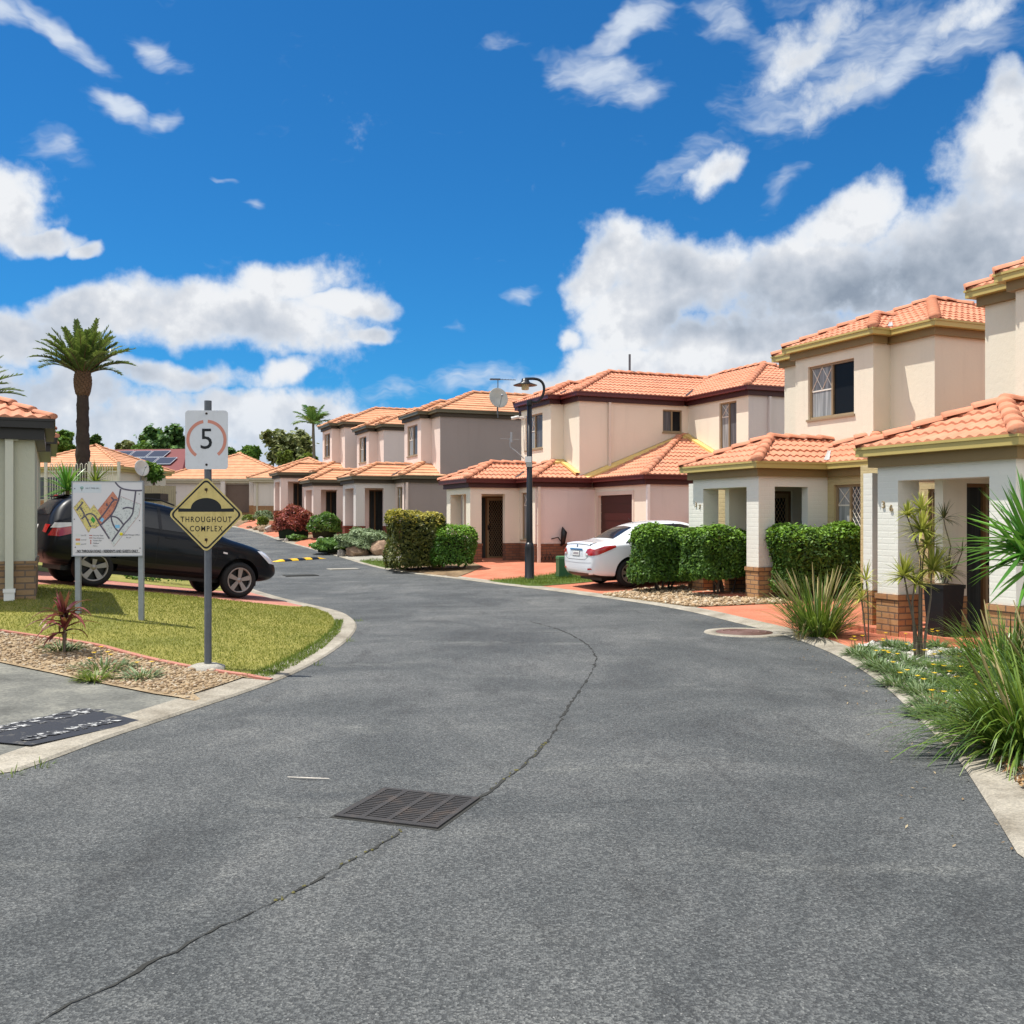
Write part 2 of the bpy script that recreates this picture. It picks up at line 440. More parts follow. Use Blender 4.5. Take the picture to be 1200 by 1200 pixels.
def build_sky():
    w = bpy.data.worlds.new('World'); SC.world = w; w.use_nodes = True
    nt = w.node_tree; nt.nodes.clear()
    out = N(nt, 'ShaderNodeOutputWorld')
    sky = N(nt, 'ShaderNodeTexSky', sky_type='NISHITA', sun_disc=False)
    sky.sun_elevation = math.asin(SUN.z); sky.sun_rotation = math.atan2(SUN.x, SUN.y)
    sky.air_density = 1.0; sky.dust_density = .15; sky.ozone_density = 4.0
    tint = mixc(nt, 1.0, sky.outputs[0], SKY_TINT, 'MULTIPLY')
    tc = N(nt, 'ShaderNodeTexCoord')
    g = tc.outputs['Generated']
    sp = N(nt, 'ShaderNodeSeparateXYZ'); L(nt, g, sp.inputs[0])
    x, y, z = sp.outputs
    az = mathn(nt, 'ARCTAN2', x, y); el = mathn(nt, 'ARCSINE', z)
    cb = N(nt, 'ShaderNodeCombineXYZ'); L(nt, az, cb.inputs[0]); L(nt, el, cb.inputs[1])
    # domain warp so that cloud outlines are ragged
    wn = N(nt, 'ShaderNodeTexNoise', Scale=10.0, Detail=4.0, Roughness=.6); L(nt, g, wn.inputs['Vector'])
    ws = N(nt, 'ShaderNodeVectorMath', operation='SUBTRACT'); L(nt, wn.outputs['Color'], ws.inputs[0]); ws.inputs[1].default_value = (.5, .5, .5)
    wm = N(nt, 'ShaderNodeVectorMath', operation='MULTIPLY'); L(nt, ws.outputs[0], wm.inputs[0]); wm.inputs[1].default_value = (.085, .06, 0)
    wa = N(nt, 'ShaderNodeVectorMath', operation='ADD'); L(nt, cb.outputs[0], wa.inputs[0]); L(nt, wm.outputs[0], wa.inputs[1])
    P = wa.outputs[0]
    spin = {}
    def spun(rot):                      # the warped direction turned by one of a few fixed angles
        if rot not in spin:
            if rot == 0: spin[rot] = P
            else:
                mp = N(nt, 'ShaderNodeMapping'); mp.inputs['Rotation'].default_value = (0, 0, R(-rot)); L(nt, P, mp.inputs[0]); spin[rot] = mp.outputs[0]
        return spin[rot]
    def blobs(lst):
        acc = None
        for px, py, rx, ry, rot, amp in lst:
            rot = -25 if rot < -12 else 30 if rot >= 20 else 0 if rot < 8 else 10
            d = Vector(((px - HX) / FPX, 1, (HY - py) / FPX)).normalized()
            a0, e0 = math.atan2(d.x, d.y), math.asin(d.z)
            c, s_ = math.cos(R(rot)), math.sin(R(rot))
            u0, v0 = a0 * c + e0 * s_, -a0 * s_ + e0 * c
            k = 1 / FPX * d.y
            ma = N(nt, 'ShaderNodeVectorMath', operation='MULTIPLY_ADD')
            ma.inputs[1].default_value = (1 / (rx * k), 1 / (ry * k), 0); ma.inputs[2].default_value = (-u0 / (rx * k), -v0 / (ry * k), 0)
            L(nt, spun(rot), ma.inputs[0])
            ln = N(nt, 'ShaderNodeVectorMath', operation='LENGTH'); L(nt, ma.outputs[0], ln.inputs[0])
            v = mrange(nt, ln.outputs['Value'], 0, 1.35, amp, 0)
            acc = v if acc is None else mathn(nt, 'MAXIMUM', acc, v)
        return acc
    body = blobs(CLOUDS); thin = blobs(WISPS); shade = blobs(SHADES)
    f1 = N(nt, 'ShaderNodeTexNoise', Scale=8.5, Detail=7.0, Roughness=.62); L(nt, g, f1.inputs['Vector'])
    fine = f1.outputs['Fac']
    stretch = N(nt, 'ShaderNodeMapping'); stretch.inputs['Scale'].default_value = (9, 30, 1); stretch.inputs['Rotation'].default_value = (0, 0, R(-22)); L(nt, P, stretch.inputs[0])
    f2 = N(nt, 'ShaderNodeTexNoise', Scale=1.0, Detail=4.0, Roughness=.66); L(nt, stretch.outputs[0], f2.inputs['Vector'])
    dens = mathn(nt, 'ADD', mathn(nt, 'MULTIPLY', body, 1.45), mathn(nt, 'MULTIPLY', mathn(nt, 'SUBTRACT', fine, .5), 2.1))
    f5 = N(nt, 'ShaderNodeTexNoise', Scale=38.0, Detail=4.0, Roughness=.6); L(nt, g, f5.inputs['Vector'])
    dens = mathn(nt, 'ADD', dens, mathn(nt, 'MULTIPLY', mathn(nt, 'SUBTRACT', f5.outputs['Fac'], .5), .75))
    a1 = mrange(nt, dens, .28, .92)
    wd = mathn(nt, 'ADD', thin, mathn(nt, 'MULTIPLY', mathn(nt, 'SUBTRACT', f2.outputs['Fac'], .5), 1.7))
    wd = mathn(nt, 'ADD', wd, mathn(nt, 'MULTIPLY', mathn(nt, 'SUBTRACT', fine, .5), .7))
    a2 = mrange(nt, wd, .20, 1.15, 0, .9)
    # sky behind and above the camera: unseen cloud added for reflections and to fill the shade
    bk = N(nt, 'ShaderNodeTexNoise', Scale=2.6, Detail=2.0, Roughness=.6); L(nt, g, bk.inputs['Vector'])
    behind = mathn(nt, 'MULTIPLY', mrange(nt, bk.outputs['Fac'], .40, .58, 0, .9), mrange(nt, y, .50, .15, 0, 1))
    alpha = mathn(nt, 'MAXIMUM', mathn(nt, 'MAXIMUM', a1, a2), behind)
    # cloud brightness: white billows, blue-grey undersides
    sh_v = N(nt, 'ShaderNodeVectorMath', operation='ADD'); L(nt, g, sh_v.inputs[0]); sh_v.inputs[1].default_value = (-.022, 0, .030)
    f3 = N(nt, 'ShaderNodeTexNoise', Scale=8.5, Detail=4.0, Roughness=.62); L(nt, sh_v.outputs[0], f3.inputs['Vector'])
    sh = mathn(nt, 'ADD', mathn(nt, 'MULTIPLY', shade, .75), mathn(nt, 'ADD', mathn(nt, 'MULTIPLY', mathn(nt, 'SUBTRACT', f3.outputs['Fac'], fine), 1.9), .11))
    ccol = ramp(nt, sh, [(0.0, (.90, .92, .95)), (.12, (.76, .79, .84)), (.32, (.60, .65, .73)), (.58, (.44, .50, .59)), (.9, (.29, .35, .44))])
    edge = mrange(nt, dens, .5, 1.15)
    ccol = mixc(nt, edge, (.74, .82, .93), ccol)
    low = mrange(nt, el, .0, .16, .55, 0)
    ccol = mixc(nt, low, ccol, (.48, .62, .80))
    hz = mrange(nt, el, -.02, .30, .55, 0)
    # cloud behind the camera brightened as an added, unseen fill for shaded walls
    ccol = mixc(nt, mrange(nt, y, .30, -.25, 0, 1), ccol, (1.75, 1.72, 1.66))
    bg1 = N(nt, 'ShaderNodeBackground', Strength=SKY_STRENGTH); L(nt, tint, bg1.inputs['Color'])
    bg2 = N(nt, 'ShaderNodeBackground', Strength=CLOUD_STRENGTH); L(nt, ccol, bg2.inputs['Color'])
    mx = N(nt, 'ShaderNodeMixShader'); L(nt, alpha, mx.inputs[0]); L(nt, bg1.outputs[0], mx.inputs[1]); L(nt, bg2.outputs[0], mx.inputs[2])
    L(nt, mx.outputs[0], out.inputs['Surface'])
SKY_TINT = (.16, .66, 1.02)
SKY_STRENGTH = .085
CLOUD_STRENGTH = .70
# px, py, radius x, radius y, rotation (deg, + = rises to the right), weight
CLOUDS = [(1120, 300, 190, 115, 25, 1), (1190, 170, 110, 90, 35, 1), (1010, 250, 90, 62, 30, 1), (960, 330, 150, 70, 0, 1),
          (800, 330, 150, 66, 5, 1), (715, 300, 62, 44, 0, 1), (740, 370, 90, 60, 0, 1), (880, 410, 200, 60, 0, 1), (1080, 420, 260, 90, 0, 1),
          (690, 330, 45, 60, 10, .9), (720, 425, 80, 40, 0, .9), (650, 450, 90, 30, 12, .85), (680, 388, 30, 22, 0, .8),
          (260, 365, 190, 52, 4, 1), (110, 370, 130, 40, 8, .95), (330, 330, 85, 34, 10, .95), (395, 350, 80, 20, -12, .8), (430, 383, 35, 15, 0, .75),
          (0, 395, 150, 50, 0, 1), (190, 440, 150, 24, 0, .8), (60, 470, 160, 70, 0, .95), (130, 500, 210, 60, 0, .95), (300, 490, 140, 44, 0, 1), (330, 430, 50, 20, 20, .7), (60, 550, 260, 60, 0, .95), (330, 545, 180, 40, 0, .9),
          (8, 240, 55, 62, -20, 1), (45, 283, 48, 20, -8, .9), (85, 295, 28, 13, 0, .75), (-60, 220, 90, 80, 0, 1),
          (990, 95, 90, 55, 35, .62), (930, 60, 90, 40, 40, .52), (840, 190, 55, 24, 20, .7), (1120, 18, 120, 30, 8, .6), (960, 20, 70, 30, 10, .5), (1180, 105, 40, 50, 40, .75)]
WISPS = [(70, 40, 95, 22, -28, 1), (0, 15, 60, 25, -10, .9), (185, 55, 60, 18, -25, .8), (140, 125, 62, 20, -30, .95), (195, 142, 30, 12, 20, .7),
         (690, 85, 85, 34, 0, 1), (735, 30, 70, 26, 30, 1), (740, 110, 60, 26, -10, .7), (870, 25, 80, 30, -20, .7), (930, 70, 120, 70, 30, .7), (1060, 60, 140, 40, 30, .9), (1000, 60, 160, 70, 30, .8), (1130, 40, 120, 40, 10, .8),
         (620, 335, 36, 14, 10, .7), (585, 40, 60, 20, 10, .35), (290, 243, 20, 9, 0, .55), (535, 373, 22, 8, 0, .55), (470, 455, 60, 20, 0, .6), (560, 440, 80, 24, 8, .7),
         (260, 210, 14, 6, 0, .5), (60, 170, 50, 24, -30, .6), (905, 215, 40, 24, 30, .6), (800, 190, 70, 26, 20, .6)]
SHADES = [(1150, 290, 150, 70, 10, .8), (1050, 350, 200, 60, 0, .85), (900, 372, 160, 44, 0, .75), (1190, 390, 120, 60, 0, .6), (760, 345, 60, 26, 0, .35),
          (840, 330, 70, 30, 0, .4), (1130, 230, 60, 40, 20, .45), (80, 385, 190, 40, 4, .35), (290, 385, 150, 34, 0, .28), (120, 450, 160, 24, 0, .45), (1000, 400, 200, 50, 0, .5), (100, 520, 200, 40, 0, .3)]
build_sky(); SC.world.cycles.sampling_method = 'MANUAL'; SC.world.cycles.sample_map_resolution = 256

# ------------------------------------------------------------------ ground model
_ZY = [(-20, 0), (24, 0), (28, .04), (33, .14), (37, .28), (44, .58), (56, 1.02), (65, 1.3), (80, 1.85), (110, 2.3), (400, 3.0)]
def zr(Y):
    return float(np.interp(Y, [a for a, b in _ZY], [b for a, b in _ZY]))

def ground_hit(px, py, f):
    """where the sight line through a photo pixel meets the surface z = f(x, y)"""
    dx, dz = (px - HX) / FPX, -(py - HY) / FPX
    lo, Y = 1.0, 1.0
    while Y < 200:
        if CAMZ + dz * Y <= f(dx * Y, Y):
            a, b = lo, Y
            for _ in range(30):
                m = (a + b) / 2
                if CAMZ + dz * m <= f(dx * m, m): b = m
                else: a = m
            return (dx * b, b)
        lo = Y; Y += .4
    return (dx * 200, 200)

road_hit = lambda p: ground_hit(p[0], p[1], lambda x, y: zr(y))
LEFT_PX = [(0, 912), (60, 891), (120, 868), (180, 848), (240, 828), (300, 808), (350, 788), (388, 766), (410, 749), (419, 736), (416, 727), (402, 718), (372, 711), (340, 704), (308, 695), (275, 683), (248, 669), (228, 655), (214, 641), (204, 629), (198, 621)]
RIGHT_PX = [(1200, 1014), (1180, 980), (1149, 929), (1123, 889), (1078, 844), (1039, 805), (993, 774), (948, 754), (904, 740), (856, 728.5), (811, 717), (760, 708), (703, 700), (632, 690.5), (570, 683), (522, 676.7), (480, 672), (442, 665.7), (411, 656.5), (386, 649.4), (350, 639.7), (330, 634.5), (310, 627), (293, 622), (278, 618.2)]
LEFT = [(-9.5, 3.4)] + [road_hit(p) for p in LEFT_PX] + [(-25, 66), (-34, 74)]
RIGHT = [(3.6, -4), (3.0, 2.0), (2.75, 3.4)] + [road_hit(p) for p in RIGHT_PX] + [(-24, 70.5), (-30, 80)]

def smooth_line(pts, it=2, keep=False):
    for _ in range(it):
        q = [pts[0]]
        for a, b in zip(pts, pts[1:]):
            q.append((a[0] * .75 + b[0] * .25, a[1] * .75 + b[1] * .25)); q.append((a[0] * .25 + b[0] * .75, a[1] * .25 + b[1] * .75))
        q.append(pts[-1]); pts = q
    return pts
LEFT = smooth_line(LEFT); RIGHT = smooth_line(RIGHT)

def seg_dist(x, y, line):
    A = np.array(line[:-1]); B = np.array(line[1:]); p = np.array((x, y))
    d = B - A; t = np.clip(((p - A) * d).sum(1) / (d * d).sum(1), 0, 1)
    q = A + d * t[:, None]
    r = np.hypot(*(q - p).T); i = int(r.argmin())
    side = d[i][0] * (p - A[i])[1] - d[i][1] * (p - A[i])[0]
    return r[i], side
# raised house pads and lawns: x, y, lift above the road level at that y, spread
LIFTS_R = [(6, 13.5, 0.0, 4), (6.0, 19.5, .10, 3), (4, 29, .16, 4), (2, 32, .16, 4), (-5, 40, .32, 3), (-8.6, 48, .13, 2.5), (-11.5, 53, .56, 3), (-15, 66, .5, 6), (-17, 73, .45, 8), (4, 9, .03, 4), (20, 30, .3, 10), (30, 60, .5, 20), (0, 80, .5, 10)]
LIFTS_L = [(-6, 9.3, .06, 2), (-9, 9.5, .15, 2), (-4, 12.5, .10, 1.5), (-6.5, 13.5, .50, 1.6), (-9, 13.5, .56, 2), (-5.2, 18.6, .05, 1.0), (-7.4, 17.2, .42, 1.2), (-9.5, 18, .62, 2), (-9.4, 21, .75, 2.5), (-12, 28, 1.2, 4), (-8, 24, .25, 2), (-20, 40, 1.2, 8), (-30, 60, 1.0, 15), (-40, 30, 1.2, 15)]
def lift(x, y, T):
    T = np.array(T); w = 1 / (((T[:, 0] - x) ** 2 + (T[:, 1] - y) ** 2) / T[:, 3] ** 2 + .05) ** 2
    return float((w * T[:, 2]).sum() / w.sum())
def G(x, y):
    z = zr(y)
    dl, sl_ = seg_dist(x, y, LEFT); dr, sr_ = seg_dist(x, y, RIGHT)
    if sl_ > 0 and dl < dr:
        # the left lawns rise steadily from the kerb; the parking bay stays low
        k = .22 + .78 * min(1, max(0, (y - 9.5) / 4.0)); far = min(1, max(0, (y - 20) / 8))
        ramp_ = .125 * (dl - .35 * (1 - math.exp(-dl / .35))) if dl < 4.4 else .125 * 4.05 + .04 * (dl - 4.4)
        return z + min(ramp_, .62 + .7 * far) * k + .03 * min(1, dl / .3)
    if sr_ < 0 and dr <= dl:
        t = min(1, dr / 4.0); return z + lift(x, y, LIFTS_R) * t * t * (3 - 2 * t) + .03 * min(1, dr / .3)
    return z
def g(px, py): return ground_hit(px, py, G)
def g3(px, py):
    x, y = g(px, py); return Vector((x, y, G(x, y)))
def at(px, Y): return ((px - HX) / FPX * Y, Y)
def atz(px, py, Y): return Vector(((px - HX) / FPX * Y, Y, CAMZ - (py - HY) / FPX * Y))

def area(name, poly, m, dz=0.0, step=.8, fz=None, kind='structure', label=None):
    bm = bmesh.new()
    vs = [bm.verts.new((x, y, 0)) for x, y in poly]
    f = bm.faces.new(vs)
    if f.normal.z < 0: f.normal_flip()
    bmesh.ops.triangulate(bm, faces=bm.faces[:])
    xs = [p[0] for p in poly]; ys = [p[1] for p in poly]
    for lo, hi, n in ((min(xs), max(xs), (1, 0, 0)), (min(ys), max(ys), (0, 1, 0))):
        t = math.ceil(lo / step) * step
        while t < hi:
            bmesh.ops.bisect_plane(bm, geom=bm.verts[:] + bm.edges[:] + bm.faces[:], dist=1e-5, plane_co=(t * n[0], t * n[1], 0), plane_no=n)
            t += step
    h = fz or G
    for v in bm.verts: v.co.z = h(v.co.x, v.co.y) + dz
    bmesh.ops.recalc_face_normals(bm, faces=bm.faces[:])
    for f in bm.faces:
        if f.normal.z < 0: f.normal_flip()
        f.smooth = True
    me = bpy.data.meshes.new(name); bm.to_mesh(me); bm.free()
    o = link_mesh(name, me, m)
    return tag(o, label, kind=kind)

def strip(name, line, w0, w1, m, h0=.004, h1=.035, z=None, kind='structure', side=1):
    """band along a polyline: inner edge offset w0, outer w1 (to the left of travel when side=1)"""
    pts = [Vector(p) for p in line]; mb = MB(); rows = []
    for i, p in enumerate(pts):
        t = (pts[min(i + 1, len(pts) - 1)] - pts[max(i - 1, 0)]).normalized(); n = Vector((-t.y, t.x)) * side
        a = p + n * w0; b = p + n * w1; zz = zr(p.y)
        rows.append([(a.x, a.y, zz + h0), (a.x * .93 + b.x * .07, a.y * .93 + b.y * .07, zz + h0 + .6 * (h1 - h0)), (b.x, b.y, zz + h1), (b.x, b.y, zz - .1)])
    if side > 0: rows = [list(reversed(r)) for r in rows]
    mb.grid(rows, 0, False)
    o = mb.build(name, m)
    me = o.data
    bm = bmesh.new(); bm.from_mesh(me); bmesh.ops.recalc_face_normals(bm, faces=bm.faces[:]); bm.to_mesh(me); bm.free()
    return tag(o, kind=kind)

def asphalt():
    m, nt, out = _nt('asphalt')
    p = N(nt, 'ShaderNodeBsdfPrincipled', Roughness=.78); p.inputs['Specular IOR Level'].default_value = .4
    v = coords(nt)
    big = noise(nt, v, .42, 6, .68, .6)
    c = ramp(nt, big, [(.32, (.056, .060, .060)), (.45, (.080, .085, .084)), (.56, (.108, .112, .109)), (.68, (.145, .147, .139))])
    mid = noise(nt, coords(nt, 'Object', (1.5, .45, 1)), 1.6, 6, .72)
    c = mixc(nt, mrange(nt, mid, .50, .72, 0, .6), c, (.046, .047, .046))
    pale = noise(nt, coords(nt, 'Object', (.5, 1.1, 1)), 1.1, 5, .7)
    c = mixc(nt, mrange(nt, pale, .54, .74, 0, .6), c, (.185, .187, .172))
    # exposed aggregate: dark binder with pale and dark chips of two sizes
    vo = N(nt, 'ShaderNodeTexVoronoi', Scale=105.0); L(nt, v, vo.inputs['Vector'])
    sp = N(nt, 'ShaderNodeSeparateColor'); L(nt, vo.outputs['Color'], sp.inputs[0])
    chip = ramp(nt, sp.outputs[0], [(0, (.30, .31, .32)), (.35, (.62, .63, .64)), (.62, (1.0, 1.0, 1.0)), (.82, (1.5, 1.5, 1.48)), (.96, (1.9, 1.87, 1.82))])
    c = mixc(nt, .75, c, chip, 'MULTIPLY')
    gr = noise(nt, v, 150, 3, .75)
    c = mixc(nt, .55, c, ramp(nt, gr, [(.32, (.62, .62, .62)), (.5, (.97, .97, .97)), (.66, (1.4, 1.4, 1.38))]), 'MULTIPLY')
    v2 = N(nt, 'ShaderNodeTexVoronoi', Scale=21.0); L(nt, v, v2.inputs['Vector'])
    c = mixc(nt, mrange(nt, v2.outputs['Distance'], .10, .05, 0, .8), c, (.34, .34, .32))
    L(nt, c, p.inputs['Base Color'])
    bp = N(nt, 'ShaderNodeBump', Strength=.7, Distance=.012)
    L(nt, mathn(nt, 'ADD', vo.outputs['Distance'], gr), bp.inputs['Height']); L(nt, bp.outputs[0], p.inputs['Normal'])
    L(nt, p.outputs[0], out.inputs['Surface']); return m

def concrete(name, lo, mid_, hi, sc=6, spk=70, bump=.35):
    m, nt, out = _nt(name)
    p = N(nt, 'ShaderNodeBsdfPrincipled', Roughness=.85); p.inputs['Specular IOR Level'].default_value = .25
    v = coords(nt)
    c = ramp(nt, noise(nt, v, sc * .2, 7, .7), [(.32, lo), (.5, mid_), (.68, hi)])
    gr = noise(nt, v, spk, 4, .7)
    c = mixc(nt, .7, c, ramp(nt, gr, [(.3, (.55, .55, .53)), (.5, (.95, .95, .95)), (.68, (1.4, 1.38, 1.32))]), 'MULTIPLY')
    L(nt, c, p.inputs['Base Color'])
    bp = N(nt, 'ShaderNodeBump', Strength=bump, Distance=.01); L(nt, gr, bp.inputs['Height']); L(nt, bp.outputs[0], p.inputs['Normal'])
    L(nt, p.outputs[0], out.inputs['Surface']); return m

M['asphalt'] = asphalt()
M['kerb'] = concrete('kerb_concrete', (.20, .175, .135), (.31, .28, .225), (.40, .365, .30), 8, 55)
M['pad'] = concrete('parking_concrete', (.085, .085, .076), (.145, .145, .128), (.23, .225, .19), 7, 30, .6)
M['path'] = concrete('path_concrete', (.28, .26, .22), (.34, .32, .27), (.38, .36, .32), 6, 60)
M['red'] = concrete('red_stencilled_concrete', (.40, .125, .07), (.48, .165, .095), (.55, .215, .13), 5, 40, .3)
M['red_dull'] = concrete('faded_red_concrete', (.36, .15, .11), (.44, .19, .14), (.50, .24, .18), 5, 40, .3)
M['soil'] = concrete('mulch_soil', (.10, .065, .035), (.20, .135, .075), (.30, .21, .12), 12, 30, .8)
M['gravel_base'] = concrete('gravel_base', (.20, .14, .08), (.30, .22, .13), (.42, .33, .21), 14, 26, 1.0)
M['white_base'] = concrete('white_pebble_base', (.28, .26, .23), (.40, .38, .35), (.50, .48, .45), 14, 26, 1.0)
M['lawn'] = concrete('lawn_base', (.16, .165, .035), (.235, .22, .05), (.31, .275, .075), 4, 35, .9)
M['lawn_green'] = concrete('green_lawn_base', (.05, .08, .014), (.08, .12, .02), (.12, .15, .03), 4, 35, .9)
M['land'] = concrete('land', (.10, .10, .04), (.14, .13, .06), (.20, .17, .09), 2, 12, .5)

# one sheet of ground to the horizon, finer near the road
def ground_sheet():
    xs = sorted(set([-900, -400, -200, -120, -80] + [round(-60 + 1.5 * i, 2) for i in range(71)] + [60, 80, 120, 200, 400, 900]))
    ys = sorted(set([-300, -100, -40, -20] + [round(-10 + 1.5 * i, 2) for i in range(67)] + [100, 120, 160, 250, 500, 1500]))
    mb = MB(); rows = []
    for y in ys: rows.append([(x, y, G(x, y) - .07 if (abs(x) < 80 and -30 < y < 130) else zr(y) + .3) for x in xs])
    mb.grid(rows, 0, True)
    tag(mb.build('ground', M['land']), kind='structure')
ground_sheet()

road_poly = [(-9.5, -6), (3.6, -6)] + RIGHT + list(reversed(LEFT))
area('road', road_poly, M['asphalt'], 0.0, 2.0, fz=lambda x, y: zr(y))
KERB_W = .34
strip('kerb', RIGHT[3:], 0, KERB_W, M['kerb'], side=-1)
strip('kerb', LEFT, 0, KERB_W, M['kerb'], side=1)

def offset(line, w, side):
    pts = [Vector(p) for p in line]; r = []
    for i, p in enumerate(pts):
        t = (pts[min(i + 1, len(pts) - 1)] - pts[max(i - 1, 0)]).normalized()
        q = p + Vector((-t.y, t.x)) * side * w; r.append((q.x, q.y))
    return r
KR = offset(RIGHT, KERB_W - .01, -1); KL = offset(LEFT, KERB_W - .01, 1)
def between(line, ya, yb):
    """the part of a kerb line between two distances along it, given as (x,y) end points"""
    A = np.array(line); i = int(np.hypot(*(A - np.array(ya)).T).argmin()); j = int(np.hypot(*(A - np.array(yb)).T).argmin())
    return line[i:j + 1] if i <= j else list(reversed(line[j:i + 1]))

# right-hand side: red stencilled paving from the kerb to the houses
k = between(KR, g(1170, 985), g(500, 673))
area('driveway', k + [(-2.5, 33), (1.0, 33.5), (7, 34), (9.5, 28), (9, 20), (10, 14), (9, 5)], M['red'], -.004, .7)
# left-hand side
kl0 = between(KL, (-9.4, 3.7), g(250, 824))
PB = [g(245, 826), g(120, 801), g(0, 776)]
area('parking_bay', kl0 + [g(243, 825.5), g(180, 813), g(120, 801), g(60, 788.5), g(0, 776), (-12, 12.3), (-14, 6.5)], M['pad'], 0, .3)
GB = [g(246, 826), g(310, 803)] 
gb_edge = [g(318, 799), g(300, 796), g(260, 789.5), g(220, 783), g(180, 775), g(140, 765), g(120, 759), g(80, 752), g(40, 747), g(0, 741), (-9, 13.0)]
area('gravel_bed', between(KL, g(252, 824), g(318, 800)) + gb_edge + [(-12, 12.2), g(0, 777), g(60, 789.5), g(120, 802), g(180, 814), g(243, 826.5)], M['gravel_base'], .012, .3)
drive_near = [g(374, 712.5), g(340, 712.5), g(292, 706.5), g(190, 696), g(120, 690.5), g(42, 686), (-9.6, 16.0), (-14, 17.0)]
lawn_poly = between(KL, g(320, 800), g(374, 712.5)) + drive_near[1:] + [(-14, 13.5), (-9, 13.05)] + [(a[0], a[1] + .12) for a in reversed(gb_edge[:-1])]
area('lawn', lawn_poly, M['lawn'], .006, .5)
def off(p, dx, dy): return (p[0] + dx, p[1] + dy)
drive_far = [(-14, 21.5), (-10, 20.6), (-8.0, 19.8), (-6.4, 20.4)]
area('driveway', between(KL, g(374, 712), g(308, 696)) + [(-6.4, 20.4), (-8.0, 19.8), (-10, 20.6), (-14, 21.5)] + list(reversed(drive_near[1:])), M['red_dull'], 0, .6)
area('lawn', between(KL, g(307, 695.5), g(232, 658)) + [(-14, 34), (-18, 26), (-14, 21.6), (-10, 20.7), (-8.0, 19.9), (-6.4, 20.5)], M['lawn'], 0, .8)

# red brick edging between gravel and lawn
strip_pts = smooth_line(gb_edge[:-1], 1)
mb = MB()
rows = []
for i, p in enumerate(strip_pts):
    a = Vector(p); t = (Vector(strip_pts[min(i + 1, len(strip_pts) - 1)]) - Vector(strip_pts[max(i - 1, 0)])).normalized(); n = Vector((-t.y, t.x)) * .036
    z = G(*p)
    rows.append([((a - n).x, (a - n).y, z - .05), ((a - n).x, (a - n).y, z + .032), ((a + n).x, (a + n).y, z + .032), ((a + n).x, (a + n).y, z - .05)])
mb.grid(rows, 0, False)
tag(mb.build('garden_edging', M['red_dull'], uv=True), 'low red brick edging between the lawn and the gravel bed', 'garden edging')
# ------------------------------------------------------------------ houses
SC.cycles.max_bounces = 6; SC.cycles.diffuse_bounces = 3; SC.cycles.glossy_bounces = 3; SC.cycles.transmission_bounces = 3; SC.cycles.transparent_max_bounces = 8
LOW, UP, TAN, OV = 2.62, 5.35, .43, .21

def slope(mb, o, e, n, Ln, dmax, m0, m1, z0, fine=True, m=0):
    """one tiled roof slope: eave from o along e for Ln, rising along n; hips cut it by m0/m1 per metre"""
    o, e, n = Vector(o), Vector(e), Vector(n)
    per = .165
    ns = max(2, int(Ln / (per / 5 if fine else .33)))
    course = .30
    nk = int(math.ceil(dmax / course))
    for k in range(nk):
        d0, d1 = k * course, min(dmax, (k + 1) * course)
        if d1 - d0 < .01: continue
        a0, b0 = d0 * m0, Ln - d0 * m1; a1, b1 = d1 * m0, Ln - d1 * m1
        if b0 - a0 < .02: continue
        jit = random.uniform(-.006, .006)
        lo = []; hi = []; ft = []
        for i in range(ns + 1):
            s = Ln * i / ns
            sl, sh = min(max(s, a0), b0), min(max(s, a1), max(a1, b1))
            w = (.017 * math.sin(2 * math.pi * s / per) if fine else 0)
            def P(ss, d, dz):
                q = o + e * ss + n * d
                return (q.x, q.y, z0 + d * TAN + dz)
            lo.append(P(sl, d0, .045 + w + jit)); hi.append(P(sh, d1, .016 + w + jit)); ft.append(P(sl, d0 + .004, .0 + (w - .012 if k else -.03)))
        mb.grid([ft, lo], m, False); mb.grid([lo, hi], m, fine)

def caps(mb, P, Q, fine=True, m=1, r=.108):
    P, Q = Vector(P), Vector(Q); d = Q - P; ln = d.length; d.normalize()
    sd = d.cross(Vector((0, 0, 1))).normalized(); up = sd.cross(d).normalized()
    n = max(1, int(round(ln / .40))); ks = 7 if fine else 5
    for i in range(n):
        a, b = ln * i / n, ln * (i + 1.12) / n
        rows = []
        for t, rr, h in ((a, r * .2, -.02), (a, r * 1.12, .03), (a + .05, r * 1.12, .03), (b, r * .92, .005)):
            c = P + d * min(t, ln + .03)
            rows.append([c + sd * (rr * math.cos(math.pi * j / (ks - 1))) + up * (rr * .72 * math.sin(math.pi * j / (ks - 1)) + h - .03) for j in range(ks)])
        mb.grid(rows, m, fine)

